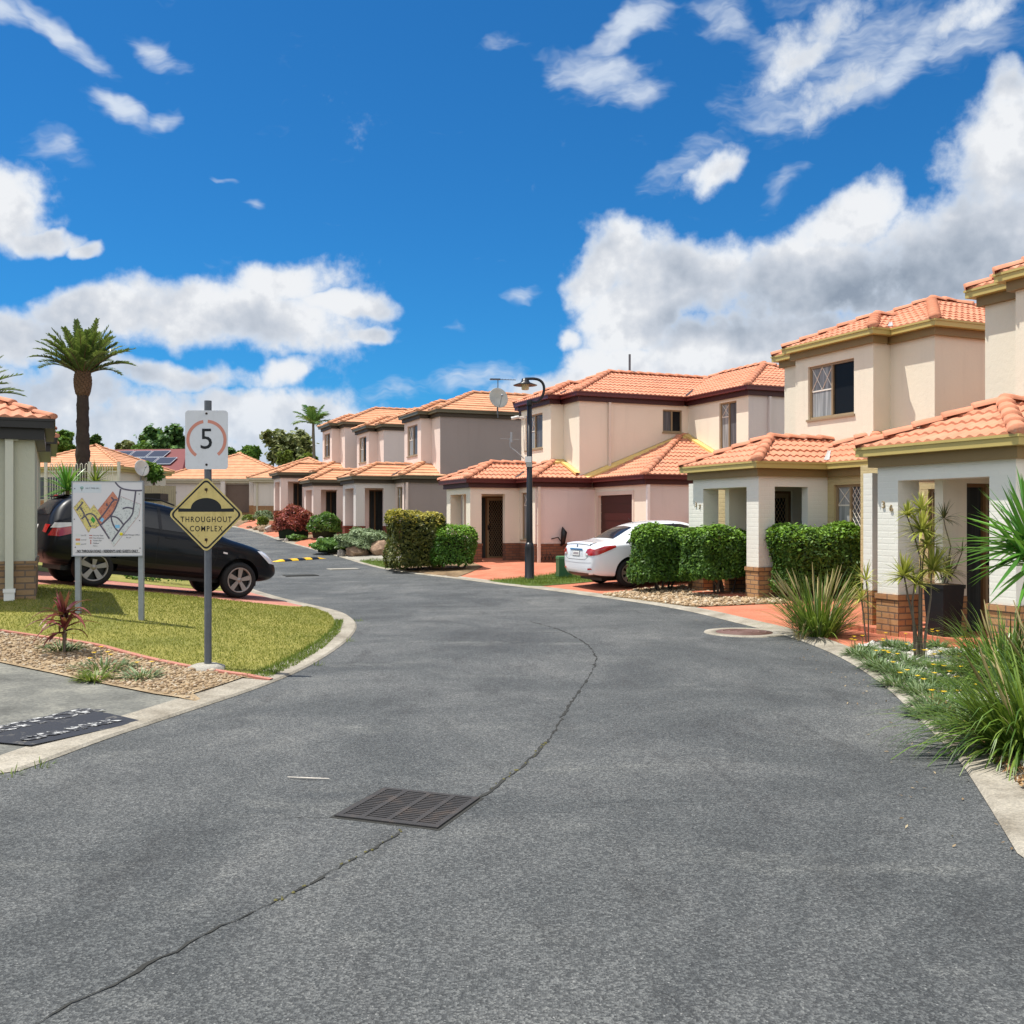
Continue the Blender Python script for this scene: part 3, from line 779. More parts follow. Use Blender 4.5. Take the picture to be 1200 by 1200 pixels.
def hip_roof(name, x0, x1, y0, y1, z, parent, ends='x0', axis='x', fine=True, mats=None, capr=.108):
    """hip roof over a plan rectangle; ends = which ends of the ridge are hipped ('x0','x1','both','none')"""
    mb = MB()
    if axis == 'x': T = lambda u, v: (u, v)
    else: T = lambda u, v: (v, u)
    u0, u1, v0, v1 = (x0, x1, y0, y1) if axis == 'x' else (y0, y1, x0, x1)
    h = (v1 - v0) / 2
    a = 1 if ends in ('x0', 'both') else 0; b = 1 if ends in ('x1', 'both') else 0
    def V(t): return (*T(*t),)
    def D(t): return T(*t)
    slope(mb, V((u0, v0)), D((1, 0)), D((0, 1)), u1 - u0, h, a, b, z, fine)
    slope(mb, V((u0, v1)), D((1, 0)), D((0, -1)), u1 - u0, h, a, b, z, fine)
    if a: slope(mb, V((u0, v0)), D((0, 1)), D((1, 0)), v1 - v0, h, 1, 1, z, fine)
    if b: slope(mb, V((u1, v0)), D((0, 1)), D((-1, 0)), v1 - v0, h, 1, 1, z, fine)
    zt = z + h * TAN
    vm = (v0 + v1) / 2
    p3 = lambda u, v, zz: (*T(u, v), zz + .045)
    A = p3(u0 + h * a, vm, zt); B = p3(u1 - h * b, vm, zt)
    caps(mb, A, B, fine, r=capr)
    if a:
        caps(mb, p3(u0, v0, z), A, fine, r=capr); caps(mb, p3(u0, v1, z), A, fine, r=capr)
    if b:
        caps(mb, p3(u1, v0, z), B, fine, r=capr); caps(mb, p3(u1, v1, z), B, fine, r=capr)
    o = mb.build(name, mats or [M['tile'], M['cap']], parent, uv=False)
    bm = bmesh.new(); bm.from_mesh(o.data); bmesh.ops.recalc_face_normals(bm, faces=bm.faces[:]); bm.to_mesh(o.data); bm.free()
    return o

def eaves(x0, x1, y0, y1, z, parent, gm, dm, sides='xyY', dz=0.0, inset=.10):
    """gutter along the chosen sides of a roof rectangle, with the boxed eave behind it; returns the gutter"""
    g_ = MB(); b_ = MB(); gw, gh = .115, .125
    zt = z + .012 + dz; zb = zt - gh
    def seg(X0, X1, Y0, Y1):
        g_.box(X0, X1, Y0, Y1, zb, zt); 
    rim = .018
    if 'x' in sides: seg(x0, x0 + gw, y0, y1)
    if 'X' in sides: seg(x1 - gw, x1, y0, y1)
    if 'y' in sides: seg(x0 + (gw if 'x' in sides else 0), x1 - (gw if 'X' in sides else 0), y0, y0 + gw)
    if 'Y' in sides: seg(x0 + (gw if 'x' in sides else 0), x1 - (gw if 'X' in sides else 0), y1 - gw, y1)
    # rolled bead along the top outer edge
    if 'x' in sides: g_.box(x0 - rim, x0, y0 - (rim if 'y' in sides else 0), y1 + (rim if 'Y' in sides else 0), zt - .03, zt + .004)
    if 'y' in sides: g_.box(x0, x1, y0 - rim, y0, zt - .03, zt + .004)
    if 'Y' in sides: g_.box(x0, x1, y1, y1 + rim, zt - .03, zt + .004)
    if 'X' in sides: g_.box(x1, x1 + rim, y0, y1, zt - .03, zt + .004)
    i = gw + .004
    b_.box(x0 + (i if 'x' in sides else 0), x1 - (i if 'X' in sides else 0), y0 + (i if 'y' in sides else 0), y1 - (i if 'Y' in sides else 0), zt - .275, zb + .05)
    go = g_.build('gutter', gm, parent)
    b_.build('boxed_eave', dm, parent)
    return go

def window(parent, F, s0, s1, z0, z1, kind='curtain_dark', frame='bronze', rec=.07, lat=True):
    """sliding window in a wall hole: frame with sill, two panes, white lattice in the first pane"""
    f = MB(); t = .045
    f.fbox(F, s0, s1, -rec - .05, -rec + .02, z1 - t, z1); f.fbox(F, s0, s1, -rec - .05, -rec + .02, z0, z0 + t)
    f.fbox(F, s0, s0 + t, -rec - .05, -rec + .02, z0 + t, z1 - t); f.fbox(F, s1 - t, s1, -rec - .05, -rec + .02, z0 + t, z1 - t)
    sm = (s0 + s1) / 2
    f.fbox(F, sm - t / 2, sm + t / 2, -rec - .05, -rec + .024, z0 + t, z1 - t)
    w = f.build('window', M[frame], parent)
    s = MB(); s.fbox(F, s0 - .03, s1 + .03, -rec + .024, .035, z0 - .05, z0 - .004); s.build('sill', M[frame], w)
    ka, kb = {'curtain_dark': ('curtain', 'darkglass'), 'dark_curtain': ('darkglass', 'curtain'), 'curtain': ('curtain', 'midglass'), 'dark': ('midglass', 'darkglass')}[kind]
    for a, b, mm in ((s0 + t, sm - t / 2, ka), (sm + t / 2, s1 - t, kb)):
        p = MB(); p.fbox(F, a, b, -rec - .04, -rec - .02, z0 + t, z1 - t); p.build('pane', M[mm], w)
    if lat:
        l = MB(); a, b = (sm + t / 2, s1 - t) if lat == 2 else (s0 + t, sm - t / 2)
        zt = z1 - t; zb = z1 - t - min((b - a) * 1.0, (z1 - z0) * .42); d = -rec - .012; hw = .011
        l.fbox(F, a, b, d - .008, d + .004, zb - .03, zb)
        nx = 1 if (b - a) < .6 else 2
        for q in range(nx):
            A, B = a + (b - a) * q / nx, a + (b - a) * (q + 1) / nx
            for (sa, sb) in ((A, B), (B, A)):
                P = [F.p(sa, d, zb), F.p(sb, d, zt)]
                l.tube(P, hw, 4, smooth=False)
        l.build('lattice', M['lattice'], w)
    return w

def door(parent, F, s0, s1, zt, frame='brown_frame', screen=True, side=True, glass='doorglass'):
    rec = .08; t = .05; z0 = .02
    f = MB()
    f.fbox(F, s0, s0 + t, -rec - .06, -rec + .03, z0, zt); f.fbox(F, s1 - t, s1, -rec - .06, -rec + .03, z0, zt); f.fbox(F, s0 + t, s1 - t, -rec - .06, -rec + .03, zt - t, zt)
    sm = s0 + (s1 - s0) * (.30 if side else 0)
    if side: f.fbox(F, sm, sm + t, -rec - .06, -rec + .03, z0, zt - t)
    fr = f.build('door', M[frame], parent)
    if side:
        p = MB(); p.fbox(F, s0 + t, sm, -rec - .04, -rec - .01, z0, zt - t); p.build('sidelight', M[glass], fr)
    a, b = (sm + t if side else s0 + t), s1 - t
    l = MB(); l.fbox(F, a, b, -rec - .05, -rec - .02, z0, zt - t); l.build('leaf', M['darkglass' if screen else 'doorglass'], fr)
    if screen:
        sc_ = MB(); d = -rec + .0; w = .07
        sc_.fbox(F, a, a + w, d - .01, d + .012, z0, zt - t); sc_.fbox(F, b - w, b, d - .01, d + .012, z0, zt - t); sc_.fbox(F, a + w, b - w, d - .01, d + .012, z0, z0 + .1); sc_.fbox(F, a + w, b - w, d - .01, d + .012, zt - t - .09, zt - t)
        A, B, Z0, Z1 = a + w, b - w, z0 + .1, zt - t - .09; st = .085
        k = -int((Z1 - Z0) / st)
        while A + k * st < B:
            for sg in (1, -1):
                # diagonal bars clipped to the screen
                pts = []
                s_, z_ = (A + k * st, Z0) if sg > 0 else (A + k * st, Z1)
                ta, tb = max(0, A - s_), min(Z1 - Z0, B - s_) / 1.0
                tb = min(tb, (Z1 - Z0) / 1.6)
                if tb > ta:
                    sc_.tube([F.p(s_ + ta, d, z_ + sg * 1.6 * ta), F.p(s_ + tb, d, z_ + sg * 1.6 * tb)], .007, 3, smooth=False, cap=False)
            k += 1
        sc_.build('screen', M['bronze'], fr)
    h = MB(); h.fbox(F, a + .02, a + .05, -rec + .014, -rec + .06, 1.0, 1.16); h.build('handle', M['black_plastic'], fr)
    return fr

def flashing(parent, pts, w, mat='flash', up=.10):
    """strip dressed along a roof where it meets a wall: pts in local space, w = vector across the roof"""
    mb = MB(); w = Vector(w)
    rows = [[Vector(p) + Vector((0, 0, up)), Vector(p) + Vector((0, 0, .075)), Vector(p) + w + Vector((0, 0, .075)), Vector(p) + w] for p in pts]
    mb.grid(rows, 0, False); return mb.build('flashing', M[mat], parent)

def downpipe(parent, x, y, z0, z1, mat, r=.045, square=True, lean=(0, 0)):
    mb = MB()
    if square: mb.box(x - r, x + r, y - r, y + r, z0, z1)
    else: mb.tube([(x, y, z0), (x, y, z1)], r, 10)
    for zz in (z0 + .5, (z0 + z1) / 2, z1 - .25): mb.box(x - r - .006, x + r + .006, y - r - .006, y + r + .006, zz, zz + .03)
    return mb.build('downpipe', mat, parent)

TH = R(23)
def townhouse(name, ox, oy, pad, label, S, group='two-storey townhouses along the right side', fine=True):
    """local frame: x into the block, y along the street away from the camera, origin at the near porch corner"""
    h = empty(name, (ox, oy, pad), TH, label, 'house', group)
    bz = .6
    W_low, W_up, W_side, W_porch = M[S['low']], M[S['up']], M[S['side']], M[S['porch']]
    BR = M[S['brick']]
    wl, wu, ws, br, wp, wt = MB(), MB(), MB(), MB(), MB(), MB()
    P = .38; PY = 2.25; zo = 2.16; ZT = 2.40
    # porch: pillars, beams
    for y0 in (0, PY - P):
        wp.box(0, P, y0, y0 + P, bz, zo); br.box(-.012, P + .012, y0 - .012, y0 + P + .012, -.3, bz - .075)
        br.box(-.03, P + .03, y0 - .03, y0 + P + .03, bz - .075, bz)
    wp.box(0, P, 0, PY, zo, ZT)
    xD = 1.67; so, s1 = P, S.get('open', 1.18)
    wp.box(P, xD, 0, .18, zo, ZT); wp.box(s1, xD, 0, .18, bz, zo); br.box(s1, xD, -.01, .19, -.3, bz)
    wp.box(P, xD, PY - P, PY, zo, ZT)
    # porch ceiling and paved floor
    cl = MB(); cl.box(P, 2.2, .18, PY - P, ZT - .05, ZT - .002); cl.build('porch_ceiling', W_porch, h)
    fl = MB(); fl.box(.0, xh_ := 2.25, .19, PY + 1.5, -.3, S.get('floor', .03)); fl.box(-.32, -.001, .5, PY - .45, -.3, .028); fl.build('porch_floor', M['red'], h)
    # door wall facing the camera inside the porch
    dy = 1.38; xh = 2.25
    Fd = Fr((.30, dy), (xh, dy), (0, -1))
    wall(wl, Fd, 0, ZT, [(*S.get('dh', (.43, 1.62)), 0, 2.12)], .12); wl.face([(.30, dy, 0), (.30, dy, ZT), (.30, dy + .14, ZT), (.30, dy + .14, 0)]); wl.face([(.30, dy + .14, 0), (.30, dy + .14, ZT), (1.3, dy + .14, ZT), (1.3, dy + .14, 0)])
    wall(wl, Fr((xh, .19), (xh, dy), (-1, 0)), 0, ZT); br.box(.29, .725, dy - .012, dy + .15, -.3, bz)
    door(h, Fd, *S.get('dh', (.43, 1.62)), 2.12, S.get('dframe', 'brown_frame'), fine)
    # tan wall at the back of the porch, with a tall window
    Fb = Fr((1.3, 3.9), (1.3, 1.52), (-1, 0))
    wall(wt, Fb, bz, 2.5, [(1.30, 2.15, .75, 2.08)], .1); br.box(1.29, 1.35, 1.52, 3.9, -.3, bz)
    window(h, Fb, 1.30, 2.15, .75, 2.08, 'curtain' if S.get('num') != '37' else 'dark', 'bronze')
    wt.box(1.3, 9, 3.9, 4.0, bz, 2.5)
    # wing of wall beyond the far pillar
    if fine:
        wp.box(.25, .6, 2.62, 2.80, bz, 2.3); br.box(.24, .61, 2.61, 2.81, -.3, bz)
    # window wall and the room behind
    Fw = Fr((xD, 0), (xD, -1.25), (-1, 0))
    wall(wl if not S.get('wintan') else wt, Fw, bz, 2.5, [(.18, 1.0, bz + .12, 2.2)] , .09)
    br.box(xD - .012, xD + .1, -1.25, 0, -.3, bz)
    ww = window(h, Fw, .18, 1.0, bz + .12, 2.2, S.get('win1', 'curtain'), 'bronze')
    if S.get('grille'):
        gl_ = MB(); A_, B_, Z0, Z1 = .62, .955, bz + .17, 2.15; st = .10; k = -24
        while A_ + k * st < B_:
            for sg in (1, -1):
                s_, z_ = A_ + k * st, (Z0 if sg > 0 else Z1); ta, tb = max(0, A_ - s_), min(B_ - s_, (Z1 - Z0) / 1.5)
                if tb > ta: gl_.tube([Fw.p(s_ + ta, -.075, z_ + sg * 1.5 * ta), Fw.p(s_ + tb, -.075, z_ + sg * 1.5 * tb)], .007, 3, smooth=False, cap=False)
            k += 1
        gl_.build('security_grille', M['lattice'], ww)
    Fn = Fr((xD, -1.25), (9, -1.25), (0, -1))
    wall(ws, Fn, bz, 2.5); br.box(xD - .012, 9, -1.262, -1.2, -.3, bz)
    gar = S.get('garage')
    if gar:
        Fg = Fr((3.75, -1.25), (3.75, -4.4), (-1, 0))
        wg = MB(); wall(wg, Fg, -.1, 2.5, [(.22, 2.36, 0.0, 2.1)], .12); wg.build('garage_wall', W_low, h)
        gd = MB()
        for i in range(8):
            z0 = .02 + i * .26; gd.fbox(Fg, .22, 2.36, -.12, -.10, z0, z0 + .235); gd.fbox(Fg, .22, 2.36, -.13, -.115, z0 + .235, z0 + .26)
        gdo = gd.build('garage_door', M[S.get('gd', 'gdoor')], h)
        hd = MB(); hd.fbox(Fg, 1.2, 1.36, -.10, -.07, .95, 1.0); hd.build('handle', M['black_plastic'], gdo)
        jm = MB(); jm.fbox(Fg, .10, .22, -.01, .02, 0, 2.22); jm.fbox(Fg, 2.36, 2.46, -.01, .02, 0, 2.22); jm.fbox(Fg, .22, 2.36, -.01, .02, 2.1, 2.22); jm.build('door_trim', M[S.get('pipe', 'pipe_cream')], gdo)
        Fs = Fr((3.75, -4.4), (12, -4.4), (0, -1))
        wall(ws if not S.get('gside') else wt, Fs, -.3, 2.5)
    # upper storey
    xu, xb, by0, by1, yf, yn = 3.2, 2.75, -.1, 2.3, 3.25, -1.25
    zl, zu = 2.3, UP - .25
    xend = S.get('xend', 8.4)
    wall(wu, Fr((xu, by0), (xu, yn), (-1, 0)), zl, zu)
    Fbay = Fr((xb, by1), (xb, by0), (-1, 0))
    wz0, wz1 = S.get('wz', (3.72, 4.88))
    wa, wb = S.get('ws', (.42, 1.85))
    wall(wu, Fbay, zl, zu, [(wa, wb, wz0, wz1)], .09)
    window(h, Fbay, wa, wb, wz0, wz1, S.get('win2', 'curtain_dark'), 'bronze')
    wu.face([(xb, by0, zl), (xu, by0, zl), (xu, by0, zu), (xb, by0, zu)]); wu.face([(xu, by1, zl), (xb, by1, zl), (xb, by1, zu), (xu, by1, zu)])
    wall(wu, Fr((xu, yf), (xu, by1), (-1, 0)), zl, zu)
    Fside = Fr((xu, yn), (xend, yn), (0, -1))
    hs = S.get('sidewin')
    wsu = MB(); wall(wsu, Fside, zl, zu, [hs] if hs else [], .06); wsu.build('upper_side_wall', M[S.get('side_up', S['side'])], h)
    if hs: window(h, Fside, *hs, 'dark', 'bronze', lat=False)
    wall(wu, Fr((xend + 2, yf), (xu, yf), (0, 1)), zl, zu)
    ux1 = xend
    wing = S.get('wing')
    if wing:
        wy = wing
        Fwn = Fr((xend, yn), (xend, wy), (-1, 0))
        wall(wu, Fwn, zl, zu, [(1.75, 2.65, 3.45, 5.0)], .08)
        window(h, Fwn, 1.75, 2.65, 3.45, 5.0, 'curtain', 'bronze')
        wall(wt, Fr((xend, wy), (xend + 5, wy), (0, -1)), zl, zu)
        wall(wt, Fr((xend + 5, wy), (xend + 5, yf), (1, 0)), zl, zu)
    else:
        wall(wu, Fr((xend, yn), (xend, yf), (1, 0)), zl, zu)
    if wl.f: wl.build('ground_floor_wall', W_low, h)
    wu.build('upper_wall', W_up, h); ws.build('side_wall', W_side, h); wp.build('porch', W_porch, h); br.build('brick_base', BR, h)
    if wt.f: wt.build('inner_wall', M[S['tan']], h)
    # roofs
    gm, dm = M[S['gut']], M[S['gutd']]
    mats = [M[S.get('tile', 'tile')], M[S.get('cap', 'cap')]]
    hip_roof('porch_roof', -OV, 4.5, -OV, PY + OV, LOW, h, 'x0', fine=fine, mats=mats)
    eaves(-OV, 4.5, -OV, PY + OV, LOW, h, gm, dm, 'xyY')
    rx1 = 3.6 if gar else 8.4
    hip_roof('front_roof', xD - OV, 5, -1.25 - OV, 1.5, LOW + .003, h, 'x0', fine=fine, mats=mats)
    eaves(xD - OV, rx1, -1.25 - OV, 1.4, LOW, h, gm, dm, 'xy', .006)
    if gar:
        hip_roof('garage_roof', 3.75 - OV, 13, -4.4 - OV, 2.25, LOW + .006, h, 'x0', fine=fine, mats=mats)
        eaves(3.75 - OV, 13, -4.4 - OV, 1.0, LOW, h, gm, dm, 'xy', .012)
    if wing:
        hip_roof('upper_roof', xu - OV, xend + 2.5, yn - OV, yf + OV, UP, h, 'x0', fine=fine, mats=mats)
        hip_roof('wing_roof', xend - OV, xend + 5 + OV, wing - OV, yf + OV - .2, UP + .004, h, 'both', 'y', fine=fine, mats=mats)
        eaves(xu - OV, xend - OV, yn - OV, yf + OV, UP, h, gm, dm, 'xyY')
        eaves(xend - OV, xend + 5 + OV, wing - OV, yf + OV - .2, UP, h, gm, dm, 'xyX', .006)
    else:
        hip_roof('upper_roof', xu - OV, xend + OV, yn - OV, yf + OV, UP, h, 'both', fine=fine, mats=mats)
        eaves(xu - OV, xend + OV, yn - OV, yf + OV, UP, h, gm, dm, 'xyYX')
    hip_roof('bay_roof', xb - OV, 6.0, by0 - OV, by1 + OV, UP + .004, h, 'x0', fine=fine, mats=mats)
    eaves(xb - OV, xu - OV + .05, by0 - OV, by1 + OV, UP, h, gm, dm, 'xyY', .006)
    if S.get('flash', True):
        zr_ = lambda d: LOW + d * TAN
        # where the front roof's near slope dies into the upper storey corner
        flashing(h, [(2.72, -.10, zr_(1.42) - .02), (3.22, -.12, zr_(1.48) - .04)], (0, -.16, -.07))
        flashing(h, [(3.2, -.12, zr_(1.48) - .04), (3.2, -1.3, zr_(.30))], (-.16, 0, 0))
        if gar:
            flashing(h, [(3.3, -1.25, LOW + .04), (3.75 - OV + 3.1, -1.25, zr_(3.1)), (xend, -1.25, zr_(3.5))], (.04, -.2, -.08), 'gold_trim' if S['gut'] == 'gold_trim' else 'flash')
            if wing: flashing(h, [(xend, -1.25, zr_(3.45)), (xend, -4.3, zr_(.42))], (-.2, 0, 0))
    if fine:
        pass
    # open valleys between the roofs, lined with metal
    def valley(x, y, z, n=.42, w=.05, m='lead', sy=1):
        mb = MB(); k = .7071
        rows = []
        for d in (.015, n):
            zz = z + d * TAN + .075; ww = w * (1 if d < .1 else .55)
            rows.append([(x + d - ww * k, y + sy * d + sy * ww * k, zz), (x + d, y + sy * d, zz - .012), (x + d + ww * k, y + sy * d - sy * ww * k, zz)])
        mb.grid(rows, 0, False); mb.build('valley_flashing', M[m], h)
    vm = S.get('valley', 'crackdark')
    valley(xD - OV, -OV, LOW, .55, .055, vm); valley(xu - OV, by0 - OV, UP, .5, .05, vm)
    if wing: valley(xend - OV, yn - OV, UP, .8, .05, vm)
    if gar: valley(3.75 - OV, -1.25 - OV, LOW, .35, .045, vm)
    # downpipes
    dp = M[S.get('pipe', 'pipe_cream')]
    downpipe(h, xD + .10, -1.25 - .05, 0, 2.36, M[S.get('dp1', S.get('pipe', 'pipe_cream'))], .075 if S.get('dp1') else .045)
    if wing:
        downpipe(h, xu + 1.05, yn - .05, 2.95, UP - .27, M['pipe_cream'], .04); downpipe(h, xend + .75, wing - .05, zl, UP - .27, M['palewall'], .045)
        downpipe(h, 3.78, -4.4 - .05, -.1, 2.36, M['white_paint'], .045)
    return h

def text_mesh(name, body, size, mat, parent, loc, rot, ext=.004, align='CENTER', bold=0.0, sx=1.0, yal='CENTER', space=1.0):
    cu = bpy.data.curves.new(name, 'FONT'); cu.body = body; cu.size = size; cu.extrude = ext; cu.align_x = align; cu.align_y = yal
    cu.offset = bold; cu.resolution_u = 3; cu.space_character = space
    tmp = bpy.data.objects.new(name, cu); COL.objects.link(tmp)
    dg = bpy.context.evaluated_depsgraph_get(); dg.update()
    me = bpy.data.meshes.new_from_object(tmp.evaluated_get(dg))
    COL.objects.unlink(tmp); bpy.data.objects.remove(tmp)
    me.materials.clear(); me.name = name
    o = link_mesh(name, me, mat, parent)
    o.location = loc; o.rotation_euler = rot; o.scale = (sx, 1, 1)
    return o

S_near = dict(low='cream', up='cream', side='cream', porch='white_brick', brick='brick', gut='gold_trim', gutd='gold_dark', tan='tan_brick', wintan=True, win2='curtain_dark', pipe='pipe_cream', dp1='gold_trim', gd='gold_dark', xend=8.4, grille=True, valley='lead')
h36 = townhouse('townhouse', 6.01, 11.7, 0.0, 'cream townhouse numbered 36 at the right edge, its porch behind the dracaena and black pot', dict(S_near, num='36', garage=False, floor=.10))
h37 = townhouse('townhouse', 4.75, 18.9, .10, 'cream townhouse numbered 37 with olive-gold gutters behind the clipped hedges', dict(S_near, num='37', garage=True, gside=False))
S_mid = dict(low='cream2', up='cream2', side='lowpink', side_up='peach', porch='cream2', brick='brick_dark', gut='maroon', gutd='maroon_dark', tan='palewall', win2='curtain', pipe='pipe_cream', garage=True, wing=-4.5, xend=7.23, sidewin=(3.05, 3.8, 4.22, 4.95), gside=True, ws=(.35, 1.75))
h38 = townhouse('townhouse', -1.31, 30.8, .25, 'pinkish cream townhouse with maroon gutters and a maroon garage door behind the street lamp', S_mid)
S_far = dict(low='pink', up='pink', side='mauve', porch='palewall', brick='brick_red', gut='olive', gutd='olive_dark', tan='lowpink', win2='curtain', pipe='pink', garage=False, xend=10.5, flash=False, dh=(.62, 1.42), tile='tile_far', cap='tile_far', wz=(3.6, 4.9), ws=(.45, 1.9))
hA = townhouse('townhouse', -6.37, 40, .72, 'pink townhouse with a broad mauve-grey side wall carrying a satellite dish', S_far, fine=False)
hB = townhouse('townhouse', -9.72, 48, .88, 'middle pink townhouse of the three with dark olive gutters', dict(S_far, side='lowpink', porch='pink', win2='curtain_dark'), fine=False)
hC = townhouse('townhouse', -12.44, 52.8, 1.46, 'farthest pink two-storey townhouse, beside the thin palm', dict(S_far, side='lowpink', porch='pink', win2='dark'), fine=False)

for hh, tx in ((h36, '36'), (h37, '37')):
    o = text_mesh('house_number', tx[0], .135, M['brass'], hh, (-.012, 2.13, 1.83), (R(90), 0, R(-90)), .008)
    o2 = text_mesh('house_number', tx[1], .135, M['brass'], hh, (-.012, 1.985, 1.78), (R(90), R(-8), R(-90)), .008)
# meter box, tap with hose reel bracket and dish on the maroon house / its neighbour
mb = MB(); mb.box(5.3, 6.15, -4.62, -4.40, .55, 1.55); mb.box(5.32, 6.13, -4.632, -4.62, .57, 1.53); mb.build('meter_box', M['grey_box'], h38)
mb = MB()
for xx in (5.5, 5.95): mb.tube([(xx, -4.42, 1.55), (xx, -4.42, 1.85)], .012, 6)
mb.build('conduit', M['grey_box'], h38)
mb = MB(); mb.tube([(2.55, -1.28, .55), (2.55, -1.40, .62), (2.58, -1.42, .95), (2.56, -1.34, 1.12)], [.03, .07, .10, .015], 8); mb.tube([(2.2, -1.3, .75), (2.4, -1.36, .80), (2.55, -1.38, .6)], .02, 6)
for i in range(5):
    a = i * 1.3; mb.tube([(1.85 + .13 * i, -1.30, .1), (1.9 + .13 * i, -1.33, .28 + .05 * math.sin(a)), (2.0 + .12 * i, -1.33, .12)], .012, 5)
mb.build('garden_hose', M['black_plastic'], h38)
mb = MB(); mb.tube([(6.3, 1.0, UP + 1.0), (6.3, 1.0, UP + 1.75)], .04, 8); mb.build('vent_pipe', M['steel_dark'], h38)
# tv bracket and cameras on the bay of the maroon house
mb = MB(); mb.tube([(2.74, 2.05, 3.45), (2.5, 2.2, 3.7), (2.35, 2.35, 3.85), (2.35, 2.35, 4.15)], .02, 6); mb.tube([(2.0, 2.35, 4.12), (2.7, 2.35, 4.12)], .012, 6)
mb.tube([(2.35, 2.2, 4.0), (2.35, 2.2, 4.35)], .05, 8); mb.build('aerial', M['steel'], h38)
for yy in (2.15, 1.85):
    mb = MB(); mb.tube([(2.74, yy, 4.82), (2.55, yy + .05, 4.85), (2.50, yy + .06, 4.85), (2.49, yy + .06, 4.85), (2.36, yy + .12, 4.83)], [.025, .025, .025, .055, .055], 8); mb.build('security_camera', M['white_paint'], h38)
# ------------------------------------------------------------------ road details
def crackmat():
    return mat('road_crack', (.030, .030, .026), .95, .5, 9)
M['crack'] = crackmat()
M['moss'] = mat('moss', (.11, .10, .03), .9, .3, 20)
def crack(pxs, w, name='crack', seed=1, m='crack', z=.004):
    r = random.Random(seed)
    pts = smooth_line([road_hit(p) for p in pxs], 2); q = []
    for a, b in zip(pts, pts[1:]):
        n = max(1, int(math.dist(a, b) / .05))
        for i in range(n): q.append((a[0] + (b[0] - a[0]) * i / n + r.gauss(0, .007), a[1] + (b[1] - a[1]) * i / n + r.gauss(0, .007)))
    mb = MB(); rows = []
    for i, p in enumerate(q):
        t = (Vector(q[min(i + 1, len(q) - 1)]) - Vector(q[max(i - 1, 0)])); t = t.normalized() if t.length else Vector((0, 1)); n = Vector((-t.y, t.x)) * w * r.choice((.12, .3, .5, .8, 1.0, 1.5)) * .5
        rows.append([(p[0] - n.x, p[1] - n.y, zr(p[1]) + z), (p[0] + n.x, p[1] + n.y, zr(p[1]) + z)])
    mb.grid(rows, 0, False); o = mb.build(name, M[m]); 
    bm = bmesh.new(); bm.from_mesh(o.data)
    for f in bm.faces:
        if f.normal.z < 0: f.normal_flip()
    bm.to_mesh(o.data); bm.free()
    return tag(o, kind='structure')
crack([(562, 936), (590, 915), (620, 893), (640, 870), (655, 848), (668, 825), (683, 805), (692, 790), (699, 775), (697, 765), (688, 755), (672, 745), (650, 736), (620, 728)], .022, 'road_crack', 3)
crack([(470, 973), (455, 985), (430, 1000), (402, 1012), (380, 1028), (350, 1043), (320, 1058), (290, 1072), (240, 1095), (180, 1128), (120, 1160), (60, 1190), (20, 1215)], .015, 'road_crack', 5)
def moss(pxs, n, seed):
    r = random.Random(seed); pts = smooth_line([road_hit(p) for p in pxs], 2); mb = MB()
    for i in range(n):
        k = r.random() ** 1.0 * (len(pts) - 1.01); j = int(k); p = Vector(pts[j]).lerp(Vector(pts[j + 1]), k - j); s = r.uniform(.003, .011)
        mb.lathe([(0, .009), (s * .6, .008), (s, .003)], 6, c=(p.x + r.gauss(0, .008), p.y + r.gauss(0, .008), zr(p.y)))
    return tag(mb.build('crack_moss', M['moss'], uv=False), 'yellowish moss growing in the road crack', kind='stuff')
moss([(562, 936), (590, 915), (620, 893), (640, 870)], 22, 2); moss([(470, 973), (455, 985), (430, 1000), (402, 1012), (380, 1028), (350, 1043), (320, 1058)], 18, 4)
crack([(392, 958), (360, 959), (330, 958)], .006, 'road_crack', 8)

def drain():
    c = [Vector((*road_hit(p), 0)) for p in ((395, 958), (515, 972), (560, 936), (448, 924))]
    o = c[0]; ex = (c[1] - c[0] + c[2] - c[3]) / 2; ey = (c[3] - c[0] + c[2] - c[1]) / 2
    ctr = sum(c, Vector()) / 4; W, H = ex.length, ey.length
    t = empty('drain_grate', (ctr.x, ctr.y, 0), math.atan2(ex.y, ex.x), 'black iron drain grate let into the asphalt, beside the long crack', 'drain grate')
    mp = mat('cast_iron', (.036, .033, .031), .75, .45, 12, metal=0, dirt=.5, ds=6, dirtcol=(.10, .07, .05))
    pit = MB(); pit.box(-W / 2, W / 2, -H / 2, H / 2, -.01, .003); pit.build('pit', mat('pit_dark', (.004, .004, .004), .9, 0), t)
    f = MB(); b = .035; h0, h1 = .0035, .011
    f.box(-W / 2, W / 2, -H / 2, -H / 2 + b, h0, h1); f.box(-W / 2, W / 2, H / 2 - b, H / 2, h0, h1); f.box(-W / 2, -W / 2 + b, -H / 2 + b, H / 2 - b, h0, h1); f.box(W / 2 - b, W / 2, -H / 2 + b, H / 2 - b, h0, h1)
    for i in range(1, 4):
        x = -W / 2 + W * i / 4; f.box(x - .016, x + .016, -H / 2 + b, H / 2 - b, h0, h1)
    f.build('frame', mp, t)
    n = 17; br = MB()
    for i in range(4):
        x0 = -W / 2 + W * i / 4 + (.016 if i else b); x1 = -W / 2 + W * (i + 1) / 4 - (.016 if i < 3 else b)
        for j in range(n):
            y = -H / 2 + b + (H - 2 * b) * (j + .5) / n; br.box(x0, x1, y - .0095, y + .0095, h0, h1 - .003)
    br.build('grating', mp, t)
    # worn edge of the cut in the asphalt
    e = MB(); e.box(-W / 2 - .02, W / 2 + .02, -H / 2 - .02, H / 2 + .02, -.01, .0022); e.build('seal', M['crack'], t)
drain()
